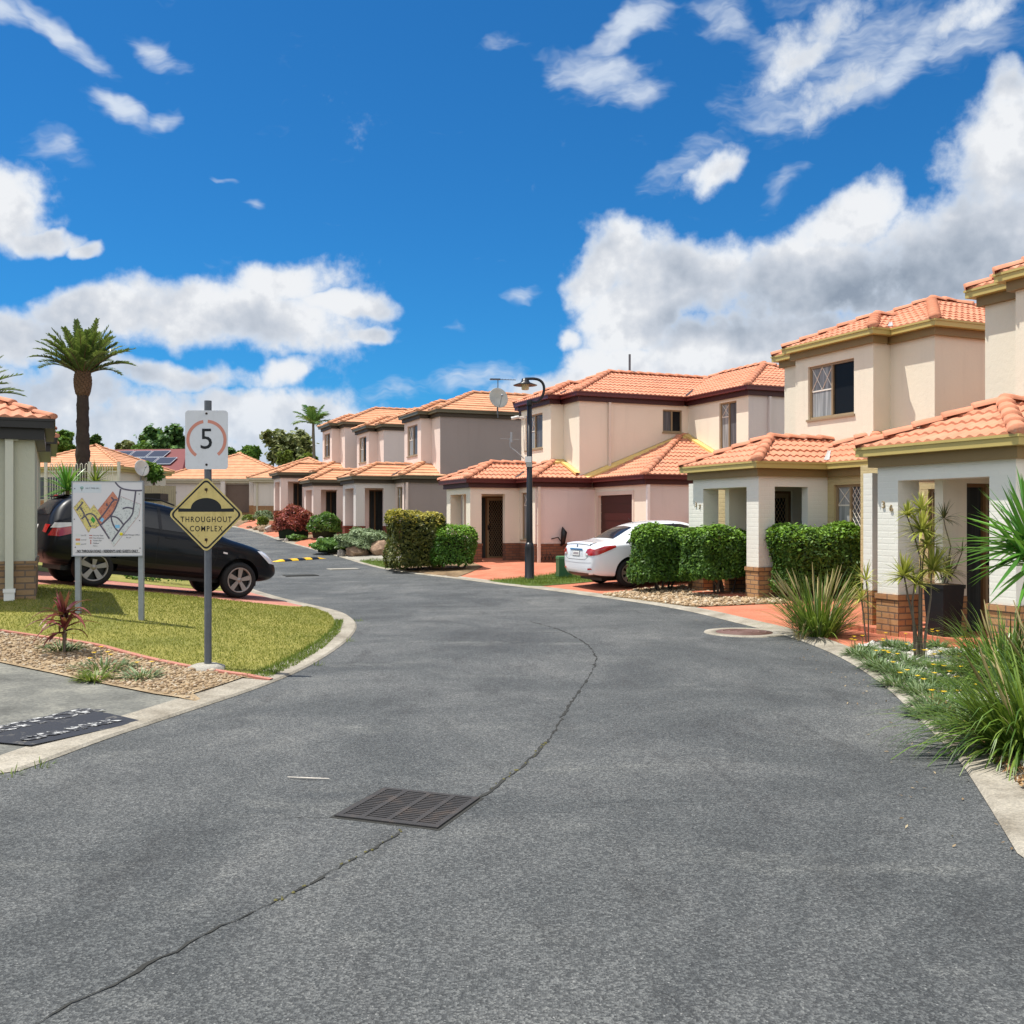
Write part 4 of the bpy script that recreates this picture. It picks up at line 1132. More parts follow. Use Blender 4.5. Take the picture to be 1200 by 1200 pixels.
def manhole(px, py, r, label, name='manhole_cover', ring=True):
    x, y = road_hit((px, py)); z = zr(y)
    t = empty(name, (x, y, z), 0, label, 'manhole cover')
    mb = MB(); mb.lathe([(0, .014), (r, .014), (r, -.02)], 40); mb.build('lid', mat('rusty_iron', (.14, .075, .06), .7, .3, 8), t)
    mb = MB()
    for rr in (.25, .5, .75): mb.lathe([(r * rr, .0145), (r * rr, .021), (r * rr + .02, .021), (r * rr + .02, .0145)], 36)
    mb.build('tread', mat('rusty_iron_worn', (.19, .11, .09), .6, .3, 8), t)
    if ring:
        mb = MB(); mb.lathe([(r + .005, .004), (r + .005, .012), (r + .16, .012), (r + .17, .0)], 40); mb.build('surround', M['kerb'], t)
manhole(872, 741.5, .40, 'rust-brown round manhole cover in a concrete ring at the right kerb')
# small concrete lids and a patch further up the road
def lid(px, py, w, d, label, name='access_lid', m='path'):
    x, y = g(px, py); mb = MB(); mb.box(-w / 2, w / 2, -d / 2, d / 2, -.02, .016); mb.box(-w * .4, w * .4, -d * .35, d * .35, .0165, .02)
    tag(mb.build(name, M[m], None, (x, y, G(x, y)), R(23)), label, 'access lid')
lid(402, 667, .9, .6, 'pale access lid on the road near the boulders')
lid(352, 674.5, .9, .7, 'dark access lid set in the road before the speed bump', m='crack')
# white stick lying on the road
a, b = road_hit((337, 912)), road_hit((386, 914))
mb = MB(); mb.tube([(a[0], a[1], .008), ((a[0] + b[0]) / 2, (a[1] + b[1]) / 2 - .02, .012), (b[0], b[1], .008)], [.003, .005, .003], 6)
tag(mb.build('twig', mat('bleached_wood', (.6, .55, .48), .8, .1)), 'thin pale twig lying on the asphalt left of the grate', 'twig')

def speed_bump():
    a, b = Vector((*road_hit((322, 658.5)), 0)), Vector((*road_hit((378, 654.5)), 0))
    d = b - a; n = 7; ln = d.length
    t = empty('speed_bump', (a.x, a.y, zr(a.y)), math.atan2(d.y, d.x), 'black and yellow rubber speed bump across the road', 'speed bump')
    sl = (zr(b.y) - zr(a.y)) / ln
    for i in range(n):
        x0, x1 = ln * i / n + .01, ln * (i + 1) / n - .01
        prof = [(-.2, 0), (-.17, .035), (-.08, .065), (.08, .065), (.17, .035), (.2, 0)]
        rows = [[(x, y, z + .005 + sl * x) for y, z in prof] for x in (x0, x1)]
        if i in (0, n - 1):
            s = 0 if i == 0 else 1; rows[s] = [(x0 - .05 if i == 0 else x1 + .05, y, .006 + sl * x0) for y, z in prof]
        mb = MB(); mb.grid(rows, 0, False); mb.face(list(reversed(rows[0]))); mb.face(rows[1])
        mb.build('segment', mat('yellow_rubber', (.75, .45, .02), .5, .15, 8) if i % 2 == 0 else M['black_plastic'], t)
speed_bump()

# ------------------------------------------------------------------ parking bay marking
def bay_mark():
    c = [Vector((*g(p[0], p[1]), 0)) for p in ((-55, 867), (36, 875.5), (167, 847), (92, 832))]
    poly = [(v.x, v.y) for v in c]
    nm, nt, out = _nt('worn_black_paint')
    p = N(nt, 'ShaderNodeBsdfPrincipled', Roughness=.6)
    v = coords(nt)
    c_ = mixc(nt, mrange(nt, noise(nt, v, 5, 7, .75), .56, .66), (.018, .019, .023), (.13, .12, .10))
    L(nt, c_, p.inputs['Base Color']); L(nt, p.outputs[0], out.inputs['Surface'])
    ar = area('bay_marking', poly, nm, .014, .3)
    nm2, nt, out = _nt('worn_white_paint')
    p = N(nt, 'ShaderNodeBsdfPrincipled', Roughness=.7); v = coords(nt)
    c_ = mixc(nt, mrange(nt, noise(nt, v, 14, 5, .7), .40, .51), (.50, .50, .48), (.028, .029, .033))
    L(nt, c_, p.inputs['Base Color']); L(nt, p.outputs[0], out.inputs['Surface'])
    e1 = (c[2] - c[1]); e1.normalize(); ang = math.atan2(e1.y, e1.x)
    up = Vector((-e1.y, e1.x, 0))
    for body, px, py, sz, sx in (('VISITOR', 40, 848.5, .25, 1.35), ('CAR PARK', 84, 857, .15, 1.2)):
        q = g3(px, py)
        o = text_mesh('lettering', body, sz, nm2, None, (q.x, q.y, q.z + .018), (0, 0, ang), .0, bold=.012, sx=sx)
        nrm = Vector((G(q.x - .3, q.y) - G(q.x + .3, q.y), G(q.x, q.y - .3) - G(q.x, q.y + .3), .6)).normalized()
        o.rotation_euler = (Matrix.Rotation(0, 3, 'Z') @ (Vector((0, 0, 1)).rotation_difference(nrm).to_matrix() @ Matrix.Rotation(ang, 3, 'Z'))).to_euler()
        tag(o, kind='structure')
bay_mark()

# ------------------------------------------------------------------ signs
def signmat(name, col, stain, streak=True):
    m, nt, out = _nt(name)
    p = N(nt, 'ShaderNodeBsdfPrincipled', Roughness=.45)
    v = coords(nt)
    n1 = noise(nt, v, 9, 7, .75)
    c = mixc(nt, mrange(nt, n1, .45, .75, 0, .7), col, stain)
    s2 = noise(nt, coords(nt, 'Object', (26, 26, 2.2)), 1, 4, .6)
    c = mixc(nt, mrange(nt, s2, .52, .75, 0, .35 if streak else 0), c, mul(col, 1.25))
    L(nt, c, p.inputs['Base Color']); L(nt, p.outputs[0], out.inputs['Surface']); return m
M['sign_yellow'] = signmat('weathered_yellow_sign', (.62, .48, .17), (.36, .27, .07))
M['sign_white'] = signmat('weathered_white_sign', (.66, .66, .67), (.56, .55, .55), False)
M['sign_map'] = mat('map_board_white', (.66, .64, .66), .4, .03)
M['ink'] = mat('black_sign_ink', (.008, .008, .009), .5, 0)
M['faded_red'] = mat('faded_red_ink', (.60, .24, .17), .5, .15, 6)
def plate(pts, y0, y1):
    mb = MB(); n = len(pts)
    mb.face([(x, y0, z) for x, z in pts]); mb.face([(x, y1, z) for x, z in reversed(pts)])
    for i in range(n):
        a, b = pts[i], pts[(i + 1) % n]
        mb.face([(a[0], y0, a[1]), (a[0], y1, a[1]), (b[0], y1, b[1]), (b[0], y0, b[1])])
    return mb
def rrect(w, h, r, cx=0, cz=0, n=6):
    o = []
    for sx, sz, a0 in ((1, -1, -90), (1, 1, 0), (-1, 1, 90), (-1, -1, 180)):
        for i in range(n + 1):
            a = R(a0 + 90 * i / n); o.append((cx + sx * (w / 2 - r) + r * math.cos(a), cz + sz * (h / 2 - r) + r * math.sin(a)))
    return o
def rdiamond(h, r, n=6):
    q = rrect(h * math.sqrt(2), h * math.sqrt(2), r, n=n); c = math.cos(R(45))
    return [((x - z) * c, (x + z) * c) for x, z in q]
def ring(po, pi, y):
    mb = MB(); n = len(po)
    for i in range(n):
        j = (i + 1) % n; mb.face([(po[i][0], y, po[i][1]), (po[j][0], y, po[j][1]), (pi[j][0], y, pi[j][1]), (pi[i][0], y, pi[i][1])])
    return mb

def sign_post():
    b = g3(242, 784); S_ = b.y / FPX
    t = empty('traffic_sign', b, 0, 'grey post carrying a round 5 speed sign above a yellow speed-bump diamond', 'road sign')
    H = (785 - 470) * S_
    mb = MB(); r = 4.2 * S_
    mb.tube([(0, .05, -.1), (0, .05, H)], r, 14); mb.build('post', M['steel_dark'], t)
    zc = (785 - 516.5) * S_; w, h = 50 * S_, 69 * S_
    sp = plate(rrect(w, h, .035, 0, 0), .0, .004).build('speed_plate', M['sign_white'], t); sp.location = (0, 0, zc)
    rr = 23.6 * S_; th = .033; mb = MB()
    for a0, a1 in ((-52, 86), (100, 236)):
        n = 30; o = [(rr * math.cos(R(a0 + (a1 - a0) * i / n)), rr * math.sin(R(a0 + (a1 - a0) * i / n))) for i in range(n + 1)]
        for i in range(n):
            p, q = o[i], o[i + 1]; k = 1 - th / rr
            mb.face([(p[0], -.0015, p[1]), (p[0] * k, -.0015, p[1] * k), (q[0] * k, -.0015, q[1] * k), (q[0], -.0015, q[1])])
    mb.build('red_ring', M['faded_red'], sp)
    text_mesh('numeral', '5', .31, M['ink'], sp, (0, -.002, 0), (R(90), 0, 0), .001, bold=.0)
    for z in (h * .45, -h * .42):
        mb = MB(); mb.lathe([(0, -.012), (.011, -.010), (.013, 0)], 10, axis='y', c=(0, 0, z)); mb.build('bolt', M['screw'], sp)
    zc = (785 - 604) * S_; hd = 44.5 * S_
    dp = plate(rdiamond(hd, .05), -.012, -.008).build('warning_plate', M['sign_yellow'], t); dp.location = (0, 0, zc)
    ring(rdiamond(hd - .022, .045), rdiamond(hd - .046, .038), -.0135).build('border', M['ink'], dp)
    hm = [(-.30, .03), (-.30, .068)]
    for i in range(25):
        a = math.pi * (1 - i / 24); hm.append((.165 * math.cos(a), .064 + .115 * math.sin(a)))
    hm += [(.30, .068), (.30, .03)]
    k = hd / .41
    mb = MB(); mb.face([(x * k, -.0135, z * k) for x, z in reversed(hm)]); mb.build('hump_symbol', M['ink'], dp)
    text_mesh('lettering', 'THROUGHOUT', .082, M['ink'], dp, (0, -.0135, -.055 * k), (R(90), 0, 0), .0005, bold=.0006, sx=.80, space=1.25)
    text_mesh('lettering', 'COMPLEX', .082, M['ink'], dp, (0, -.0135, -.155 * k), (R(90), 0, 0), .0005, bold=.0006, sx=.80, space=1.25)
    for z in (hd * .66, -hd * .66):
        mb = MB(); mb.lathe([(0, -.026), (.012, -.024), (.015, -.012)], 10, axis='y', c=(0, 0, z)); mb.build('bolt', M['screw'], dp)
        st = MB(); st.face([(-.004, -.0133, z), (.005, -.0133, z - .045), (.010, -.0133, z)]); st.face([(-.016, -.0134, z - .012), (.014, -.0134, z - .016), (.016, -.0134, z + .012), (-.014, -.0134, z + .014)]); st.build('rust_stain', M['rust'], dp)
    # concrete footing
    f = MB(); f.lathe([(0, .05), (.12, .055), (.19, .03), (.21, -.08)], 20); fo = f.build('footing', M['path'], t)
sign_post()

def map_sign():
    Y = 12.9; X0 = (86 - HX) / FPX * Y; X1 = (168 - HX) / FPX * (Y + .06)
    S_ = Y / FPX; zt = CAMZ + (HY - 565) * S_; zb = CAMZ + (HY - 651) * S_
    cx = (X0 + X1) / 2; z0 = G(cx, Y)
    t = empty('site_map_sign', (cx, Y, z0), R(3), 'white site-map board on two steel posts on the lawn, in front of the black car', 'sign board')
    w, h = X1 - X0, zt - zb; zm = (zt + zb) / 2 - z0
    bd = plate(rrect(w, h, .004), 0, .02).build('board', M['sign_map'], t); bd.location = (0, 0, zm)
    fr = MB(); fr.box(-w / 2 - .012, w / 2 + .012, -.004, .03, h / 2, h / 2 + .012); fr.box(w / 2, w / 2 + .012, -.004, .03, -h / 2 - .012, h / 2); fr.box(-w / 2 - .012, -w / 2, -.004, .03, -h / 2 - .012, h / 2); fr.box(-w / 2, w / 2, -.004, .03, -h / 2 - .012, -h / 2); fr.build('edging', M['steel'], bd)
    for x, py in ((-w / 2 + .05, 740), (w / 2 - .03, 750)):
        mb = MB(); zz = G(cx + x, Y) - z0
        mb.box(x - .032, x + .032, .031, .085, zz - .2, zm + h / 2 + (.02 if x > 0 else -.05)); mb.build('post', M['steel'], t)
    def U(u, v): return ((u - .5) * w, (.5 - v) * h)      # board coordinates, v down from the top
    cols = {'y': (.66, .56, .20), 'r': (.55, .22, .14), 'w': (.60, .62, .62), 'road': (.10, .085, .12), 'b': (.22, .50, .75), 'g': (.05, .33, .05), 'lot': (.30, .28, .15), 'lotw': (.42, .44, .45), 'lotr': (.36, .12, .08), 'hdr': (.58, .62, .66), 'txt': (.10, .10, .12), 'line': (.40, .12, .10)}
    cm = {k: mat('map_' + {'y': 'yellow', 'r': 'red', 'w': 'white', 'road': 'road_grey', 'b': 'blue', 'g': 'green', 'lot': 'lot_olive', 'lotw': 'lot_grey', 'lotr': 'lot_red', 'hdr': 'header_blue', 'txt': 'text_grey', 'line': 'boundary_red'}[k], c, .45, .06, 30) for k, c in cols.items()}
    def poly(name, pts, k, y):
        mb = MB(); P = [U(*p) for p in pts]
        ar = sum(a[0] * b[1] - b[0] * a[1] for a, b in zip(P, P[1:] + P[:1]))
        if ar < 0: P.reverse()
        mb.face([(x, y, z) for x, z in P]); return mb.build(name, cm[k], bd)
    # figures measured on the board: x 60..1050, y 110..1150 in a 12x enlargement
    q = lambda x, y: ((x - 62) / 985, (y - 118) / 1035)
    Y1 = [q(195, 340), q(310, 500), q(360, 435), q(470, 600), q(430, 650), q(450, 720), q(380, 770), q(325, 760), q(285, 828), q(75, 480)]
    R1 = [q(630, 250), q(715, 365), q(600, 590), q(460, 715), q(410, 650), q(470, 590), q(420, 515)]
    W1 = [q(745, 320), q(1025, 430), q(1000, 590), q(640, 1030), q(480, 720), q(620, 590)]
    poly('yellow_precinct', Y1, 'y', -.0010); poly('red_precinct', R1, 'r', -.0012); poly('white_precinct', W1, 'w', -.0008)
    def line(name, pts, wd, k, y):
        mb = MB(); P = [Vector(U(*q(*p))) for p in pts]; rows = []
        for i, p in enumerate(P):
            t_ = (P[min(i + 1, len(P) - 1)] - P[max(i - 1, 0)]).normalized(); n = Vector((-t_.y, t_.x)) * wd / 2
            rows.append([(p.x + n.x, y, p.y + n.y), (p.x - n.x, y, p.y - n.y)])
        mb.grid(rows, 0, False); return mb.build(name, cm[k], bd)
    for nm, P_, cc in (('yellow_boundary', Y1, 'line'), ('white_boundary', W1, 'line'), ('red_boundary', R1, 'line')):
        pts = [(p[0] * 985 + 62, p[1] * 1035 + 118) for p in P_]; line(nm, pts + pts[:1], .004, cc, -.0016)
    roads = [[(665, 118), (700, 165), (750, 205), (820, 225), (940, 238), (1045, 235)], [(740, 215), (720, 330), (690, 430), (650, 520), (600, 590), (530, 660), (460, 720)], [(955, 240), (935, 400), (920, 500), (910, 570), (860, 640), (780, 720), (615, 955)],
             [(770, 495), (820, 475), (870, 478), (925, 498)], [(605, 580), (610, 650), (640, 730), (680, 790), (705, 805)], [(615, 600), (680, 610), (730, 650), (780, 715)], [(580, 915), (520, 820), (430, 690), (395, 620), (350, 570), (300, 560), (245, 585)],
             [(210, 400), (160, 465), (120, 520)], [(170, 475), (240, 585), (190, 640)], [(240, 590), (320, 750)], [(435, 650), (540, 520), (640, 365), (690, 370)], [(640, 365), (610, 330)], [(555, 455), (535, 420)]]
    for r_ in roads: line('map_road', smooth_line(r_, 1), .020, 'road', -.0022)
    # rows of little lots
    def lots(name, pts, k, n, s):
        mb = MB(); r = random.Random(n)
        P = [Vector(U(*p)) for p in pts]; xs = [p.x for p in P]; zs = [p.y for p in P]; c = 0
        while c < n:
            x, z = r.uniform(min(xs), max(xs)), r.uniform(min(zs), max(zs)); ins = False
            for a, b in zip(P, P[1:] + P[:1]):
                if (a.y > z) != (b.y > z) and x < (b.x - a.x) * (z - a.y) / (b.y - a.y) + a.x: ins = not ins
            if ins:
                a_ = R(-55) if r.random() < .5 else R(35); u = Vector((math.cos(a_), math.sin(a_))) * s; v = Vector((-u.y, u.x)) * .45; o_ = Vector((x, z))
                pts4 = [o_ - u - v, o_ + u - v, o_ + u + v, o_ - u + v]; mb.face([(p.x, -.0018 - c * 1e-7, p.y) for p in pts4]); c += 1
        return mb.build(name, cm[k], bd)
    lots('yellow_lots', Y1, 'lot', 90, .009); lots('red_lots', R1, 'lotr', 60, .009); lots('white_lots', W1, 'lotw', 190, .008)
    poly('park', [q(345, 600), q(385, 655), q(360, 700), q(315, 650)], 'g', -.0026); poly('pool', [q(480, 615), q(512, 640), q(480, 685), q(448, 655)], 'b', -.0026); poly('pool', [q(660, 720), q(728, 722), q(728, 765), q(668, 765)], 'b', -.0026)
    poly('header', [q(66, 150), q(468, 150), q(468, 268), q(66, 268)], 'hdr', -.0010)
    for v, k in ((865, 'w'), (928, 'r'), (988, 'y')): poly('legend_swatch', [q(105, v - 16), q(168, v - 16), q(168, v + 16), q(105, v + 16)], k, -.0016)
    mk = mat('map_marker_yellow', (.75, .65, .02), .4, 0)
    mb = MB(); mb.lathe([(0, -.002), (.022, -.002), (.022, 0)], 14, axis='y', c=(*[U(*q(748, 850))[0]], 0, U(*q(748, 850))[1])); mb.build('office_marker', mk, bd)
    tr = MB(); a = U(*q(192, 198)); tr.lathe([(0, -.002), (.022, -.002), (.022, 0)], 10, axis='y', c=(a[0], 0, a[1])); tr.build('logo_tree', mat('logo_green', (.25, .38, .36), .5, 0), bd)
    tr = MB(); tr.box(a[0] - .003, a[0] + .003, -.002, -.0012, a[1] - .045, a[1] - .02); tr.build('logo_trunk', cm['txt'], bd)
    def tx(s, x, y, sz, k='txt', al='LEFT', bold=0.0, sx=1.0):
        u = U(*q(x, y)); return text_mesh('lettering', s, sz, cm[k] if k in cm else M[k], bd, (u[0], -.003, u[1]), (R(90), 0, 0), .0003, al, bold, sx)
    tx('NO THROUGH ROAD • RESIDENTS AND GUESTS ONLY', 555, 1092, .045, 'ink', 'CENTER', .0012, .70)
    ul = MB(); a, b = U(*q(100, 1112)), U(*q(1012, 1112)); ul.box(a[0], b[0], -.0025, -.002, a[1] - .002, a[1] + .002); ul.build('underline', M['ink'], bd)
    for s, y in (('Lot 32', 868), ('Lot 33', 931), ('Lot 37', 991)): tx(s, 180, y, .026)
    for s, y in (('Security Gate', 870), ('Main Entrance', 907), ('Visitors Bin', 942), ('Mailbox', 980), ('Fence', 1016)): tx(s, 350, y, .024)
    tx('Onsite Manager Office', 770, 862, .024); tx('Ph: 07', 820, 902, .024)
    tx('SALT TREE HILL', 245, 205, .026)
    gt = MB()
    for y in (870, 905): a = U(*q(318, y)); gt.box(a[0] - .02, a[0] + .02, -.0022, -.0018, a[1] - .006, a[1] + .006)
    for y in (945, 978): a = U(*q(318, y)); gt.box(a[0] - .007, a[0] + .007, -.0022, -.0018, a[1] - .012, a[1] + .012)
    gt.build('legend_marks', cm['line'], bd)
    for x, y in ((92, 210), (85, 640), (100, 1035), (1010, 660), (1003, 285), (1015, 1050)):
        a = U(*q(x, y)); mb = MB(); mb.lathe([(0, -.006), (.006, -.005), (.007, 0)], 8, axis='y', c=(a[0], 0, a[1])); mb.build('screw', M['screw'], bd)
map_sign()

# ------------------------------------------------------------------ street lamp and electrical pillar
def street_lamp():
    b = g3(620.5, 679.5); s = b.y / FPX
    t = empty('street_lamp', b, 0, 'black street lamp with a curled arm and a flat shade beside the red driveway', 'street lamp')
    H = (679.5 - 470) * s
    mb = MB(); mb.lathe([(0, .95), (.09, .95), (.115, .86), (.12, .80), (.12, .04), (.135, .03), (.14, -.1)], 16); mb.lathe([(.086, .94), (.082, 1.02), (.06, H), (.0, H + .01)], 14); mb.lathe([(.07, H - .12), (.075, H - .1), (.07, H + .02)], 12); mb.build('pole', M['blackmetal'], t)
    # the arm: a hook that leaves to the right, loops over and comes back left above the shade
    px = lambda x, y: (((x - 620.5) * s), 0, (679.5 - y) * s)
    cv = [px(621, 469.5), (px(624, 471)), px(628, 471.5), px(632, 470), px(636, 464), px(638, 456), px(636.5, 449), px(632, 445), px(626, 443.7), px(620, 443.8), px(615, 444)]
    cv = [(a, 0, c) for a, b_, c in [(p[0], 0, p[2]) for p in cv]]
    sm = smooth_line([(p[0], p[2]) for p in cv], 2)
    mb = MB(); mb.tube([(x, 0, z) for x, z in sm], .035, 10); mb.build('arm', M['blackmetal'], t)
    c = px(615.5, 447)
    mb = MB(); mb.lathe([(0, .075), (.085, .07), (.10, .01), (.13, -.03), (.31, -.095), (.30, -.105), (.13, -.055), (0, -.055)], 24, c=c); sh = mb.build('shade', M['blackmetal'], t)
    lm = mat('lamp_glass', (.62, .50, .30), .3, .1)
    mb = MB(); mb.lathe([(.10, -.06), (.095, -.20), (.08, -.215), (0, -.215)], 18, c=c); mb.build('diffuser', lm, t)
    zz = (679.5 - 541) * s
    mb = MB(); mb.box(-.115, .05, -.085, .02, zz - .02, zz + .13); mb.build('notice', M['white_paint'], t)
    mb = MB(); mb.box(-.09, .07, -.09, .02, zz - .14, zz - .025); mb.build('notice', M['grey_box'], t)
street_lamp()
def pillar():
    b = g3(660.5, 676.5); s = b.y / FPX
    t = empty('electrical_pillar', b, R(12), 'short dark green electrical pillar on the grass strip by the white car', 'service pillar')
    gm = mat('dark_green_plastic', (.035, .12, .05), .45, .12, 4)
    w = 7.6 * s; h = 25 * s; mb = MB()
    P = lambda k, z: [(-w * k, -w * k, z), (w * k, -w * k, z), (w * k, w * k, z), (-w * k, w * k, z)]
    mb.hexa(P(1.0, 0) + P(.97, h * .86)); mb.build('body', gm, t)
    mb = MB(); mb.hexa(P(1.03, h * .862) + P(.99, h * .97)); mb.hexa(P(.99, h * .9701) + P(.86, h)); mb.build('lid', mat('green_lid', (.06, .17, .07), .4, .1, 4), t)
    mb = MB(); mb.hexa(P(1.12, -.05) + P(1.10, .05)); mb.build('plinth', gm, t)
pillar()
# ------------------------------------------------------------------ cars
def car_paint(name, col, rough=.25, metal=0.0, coat=.9, spec=.5):
    m = mat(name, col, rough, .02, 2, coat=coat, metal=metal, spec=spec); return m
def loft_body(st, name):
    """closed body from stations (x, z_bottom, z_top, z_belt, half width at belt, half width at roof)"""
    rows = []
    for x, zb, zt, zl, w, wr in st:
        h = zl - zb
        half = [(0, zb), (w * .72, zb), (w * .95, zb + .05), (w * .995, zb + h * .38), (w, zb + h * .62), (w * .975, zl - .02), (w * .955, zl + .012), (wr + (w - wr) * .18, zt - (zt - zl) * .22), (wr * .90, zt - .012), (wr * .45, zt), (0, zt + .004)]
        ringp = [(x, -y, z) for y, z in half] + [(x, y, z) for y, z in reversed(half[1:-1])]
        rows.append(ringp)
    bm = bmesh.new(); vr = [[bm.verts.new(p) for p in r] for r in rows]; n = len(rows[0])
    for a, b in zip(vr, vr[1:]):
        for j in range(n):
            k = (j + 1) % n; bm.faces.new((a[j], a[k], b[k], b[j]))
    bm.faces.new(list(reversed(vr[0]))); bm.faces.new(vr[-1])
    bmesh.ops.recalc_face_normals(bm, faces=bm.faces[:])
    me = bpy.data.meshes.new(name); bm.to_mesh(me); bm.free()
    return me
def evaluated(me, mods, helpers=()):
    o = bpy.data.objects.new('tmp_body', me); COL.objects.link(o)
    for kind, kw in mods:
        md = o.modifiers.new(kind, kind)
        for k_, v in kw.items(): setattr(md, k_, v)
    dg = bpy.context.evaluated_depsgraph_get(); dg.update()
    r = bpy.data.meshes.new_from_object(o.evaluated_get(dg))
    COL.objects.unlink(o); bpy.data.objects.remove(o)
    return r
def cyl_obj(x, z, r, y0, y1):
    mb = MB(); n = 40
    rows = [[(x + r * math.cos(2 * math.pi * k / n), y, z + r * math.sin(2 * math.pi * k / n)) for k in range(n)] for y in (y0, y1)]
    mb.grid(rows, 0, False, closed=True); mb.face(rows[0]); mb.face(list(reversed(rows[1])))
    o = mb.build('tmp_cut', M['black_plastic'], uv=False, merge=True)
    bm = bmesh.new(); bm.from_mesh(o.data); bmesh.ops.recalc_face_normals(bm, faces=bm.faces[:]); bm.to_mesh(o.data); bm.free()
    return o

def patch(bvh, outline, mode, sgn, off=.006, res=.03, name='patch', mt=None, parent=None, thick=.006):
    """a panel lying on the body: outline in (x,z) seen from the side, (y,z) from an end or (x,y) from above, moulded to the surface"""
    bm = bmesh.new(); f = bm.faces.new([bm.verts.new((a, b, 0)) for a, b in outline])
    bmesh.ops.triangulate(bm, faces=bm.faces[:])
    xs = [p[0] for p in outline]; ys = [p[1] for p in outline]
    for lo, hi, nn in ((min(xs), max(xs), (1, 0, 0)), (min(ys), max(ys), (0, 1, 0))):
        k = int((hi - lo) / res)
        for i in range(1, k + 1):
            bmesh.ops.bisect_plane(bm, geom=bm.verts[:] + bm.edges[:] + bm.faces[:], dist=1e-5, plane_co=tuple(c * (lo + (hi - lo) * i / (k + 1)) for c in nn), plane_no=nn)
    for v in bm.verts:
        a, b = v.co.x, v.co.y
        if mode == 'side': o, d = Vector((a, sgn * 3, b)), Vector((0, -sgn, 0))
        elif mode == 'end': o, d = Vector((sgn * 8 + 2, a, b)), Vector((-sgn, 0, 0))
        else: o, d = Vector((a, b, 4)), Vector((0, 0, -1))
        h, nrm, i_, ds = bvh.ray_cast(o, d)
        if h is None:
            h, nrm, i_, ds = bvh.find_nearest(o + d * (3 - .7 if mode == 'side' else 5.5)); 
        if nrm.dot(d) > 0: nrm = -nrm
        v.co = h + nrm * off
    bmesh.ops.recalc_face_normals(bm, faces=bm.faces[:])
    for f in bm.faces:
        c = f.calc_center_median(); 
        dd = {'side': Vector((0, sgn, 0)), 'end': Vector((sgn, 0, 0)), 'top': Vector((0, 0, 1))}[mode]
        if f.normal.dot(dd) < 0: f.normal_flip()
        f.smooth = True
    me = bpy.data.meshes.new(name); bm.to_mesh(me); bm.free()
    return link_mesh(name, me, mt, parent)

def wheel(parent, x, y, z, r, w, sgn, rim_r, spokes, rimmat, steer=0.0, double=False):
    """tyre with a spoked alloy rim; sgn = side of the car it faces"""
    t = bpy.data.objects.new('wheel', None); 
    mb = MB(); hw = w / 2
    mb.lathe([(rim_r, -hw * .8), (rim_r + .02, -hw), (r - .05, -hw), (r - .012, -hw * .8), (r, -hw * .45), (r, hw * .45), (r - .012, hw * .8), (r - .05, hw), (rim_r + .02, hw), (rim_r, hw * .8)], 40, axis='y')
    ty = mb.build('wheel', mat('tyre_rubber', (.012, .012, .012), .8, .2, 20), parent); ty.location = (x, y, z); ty.rotation_euler = (0, 0, steer)
    b = MB(); b.lathe([(0, sgn * hw * .1), (rim_r, sgn * hw * .1)], 30, axis='y'); b.build('brake_shadow', M['black_plastic'], ty)
    rm = MB(); rm.lathe([(rim_r + .004, sgn * hw * .92), (rim_r - .018, sgn * hw * .98), (rim_r - .022, sgn * hw * .3)], 36, axis='y')
    rm.lathe([(0, sgn * hw * .82), (.045, sgn * hw * .80), (.06, sgn * hw * .55)], 16, axis='y')
    for k in range(spokes):
        a = 2 * math.pi * k / spokes + .3
        for da in ((-.10, .10) if double else (0,)):
            c, s = math.cos(a), math.sin(a); c2, s2 = math.cos(a + da * 1.5), math.sin(a + da * 1.5)
            u0, u1 = .04, rim_r - .012; w0, w1 = (.018, .02) if double else (.028, .048)
            P = []
            for uu, ww, yy, cc, ss in ((u0, w0, sgn * hw * .78, c, s), (u1, w1, sgn * hw * .90, c2, s2)):
                for sd in (-1, 1): P.append((uu * cc - sd * ww * ss, yy, uu * ss + sd * ww * cc))
            Q = [(p[0], p[1] - sgn * .03, p[2]) for p in P]
            rm.hexa([P[0], P[1], P[3], P[2], Q[0], Q[1], Q[3], Q[2]])
    o = rm.build('rim', rimmat, ty)
    bm = bmesh.new(); bm.from_mesh(o.data); bmesh.ops.recalc_face_normals(bm, faces=bm.faces[:]); bm.to_mesh(o.data); bm.free()
    return ty

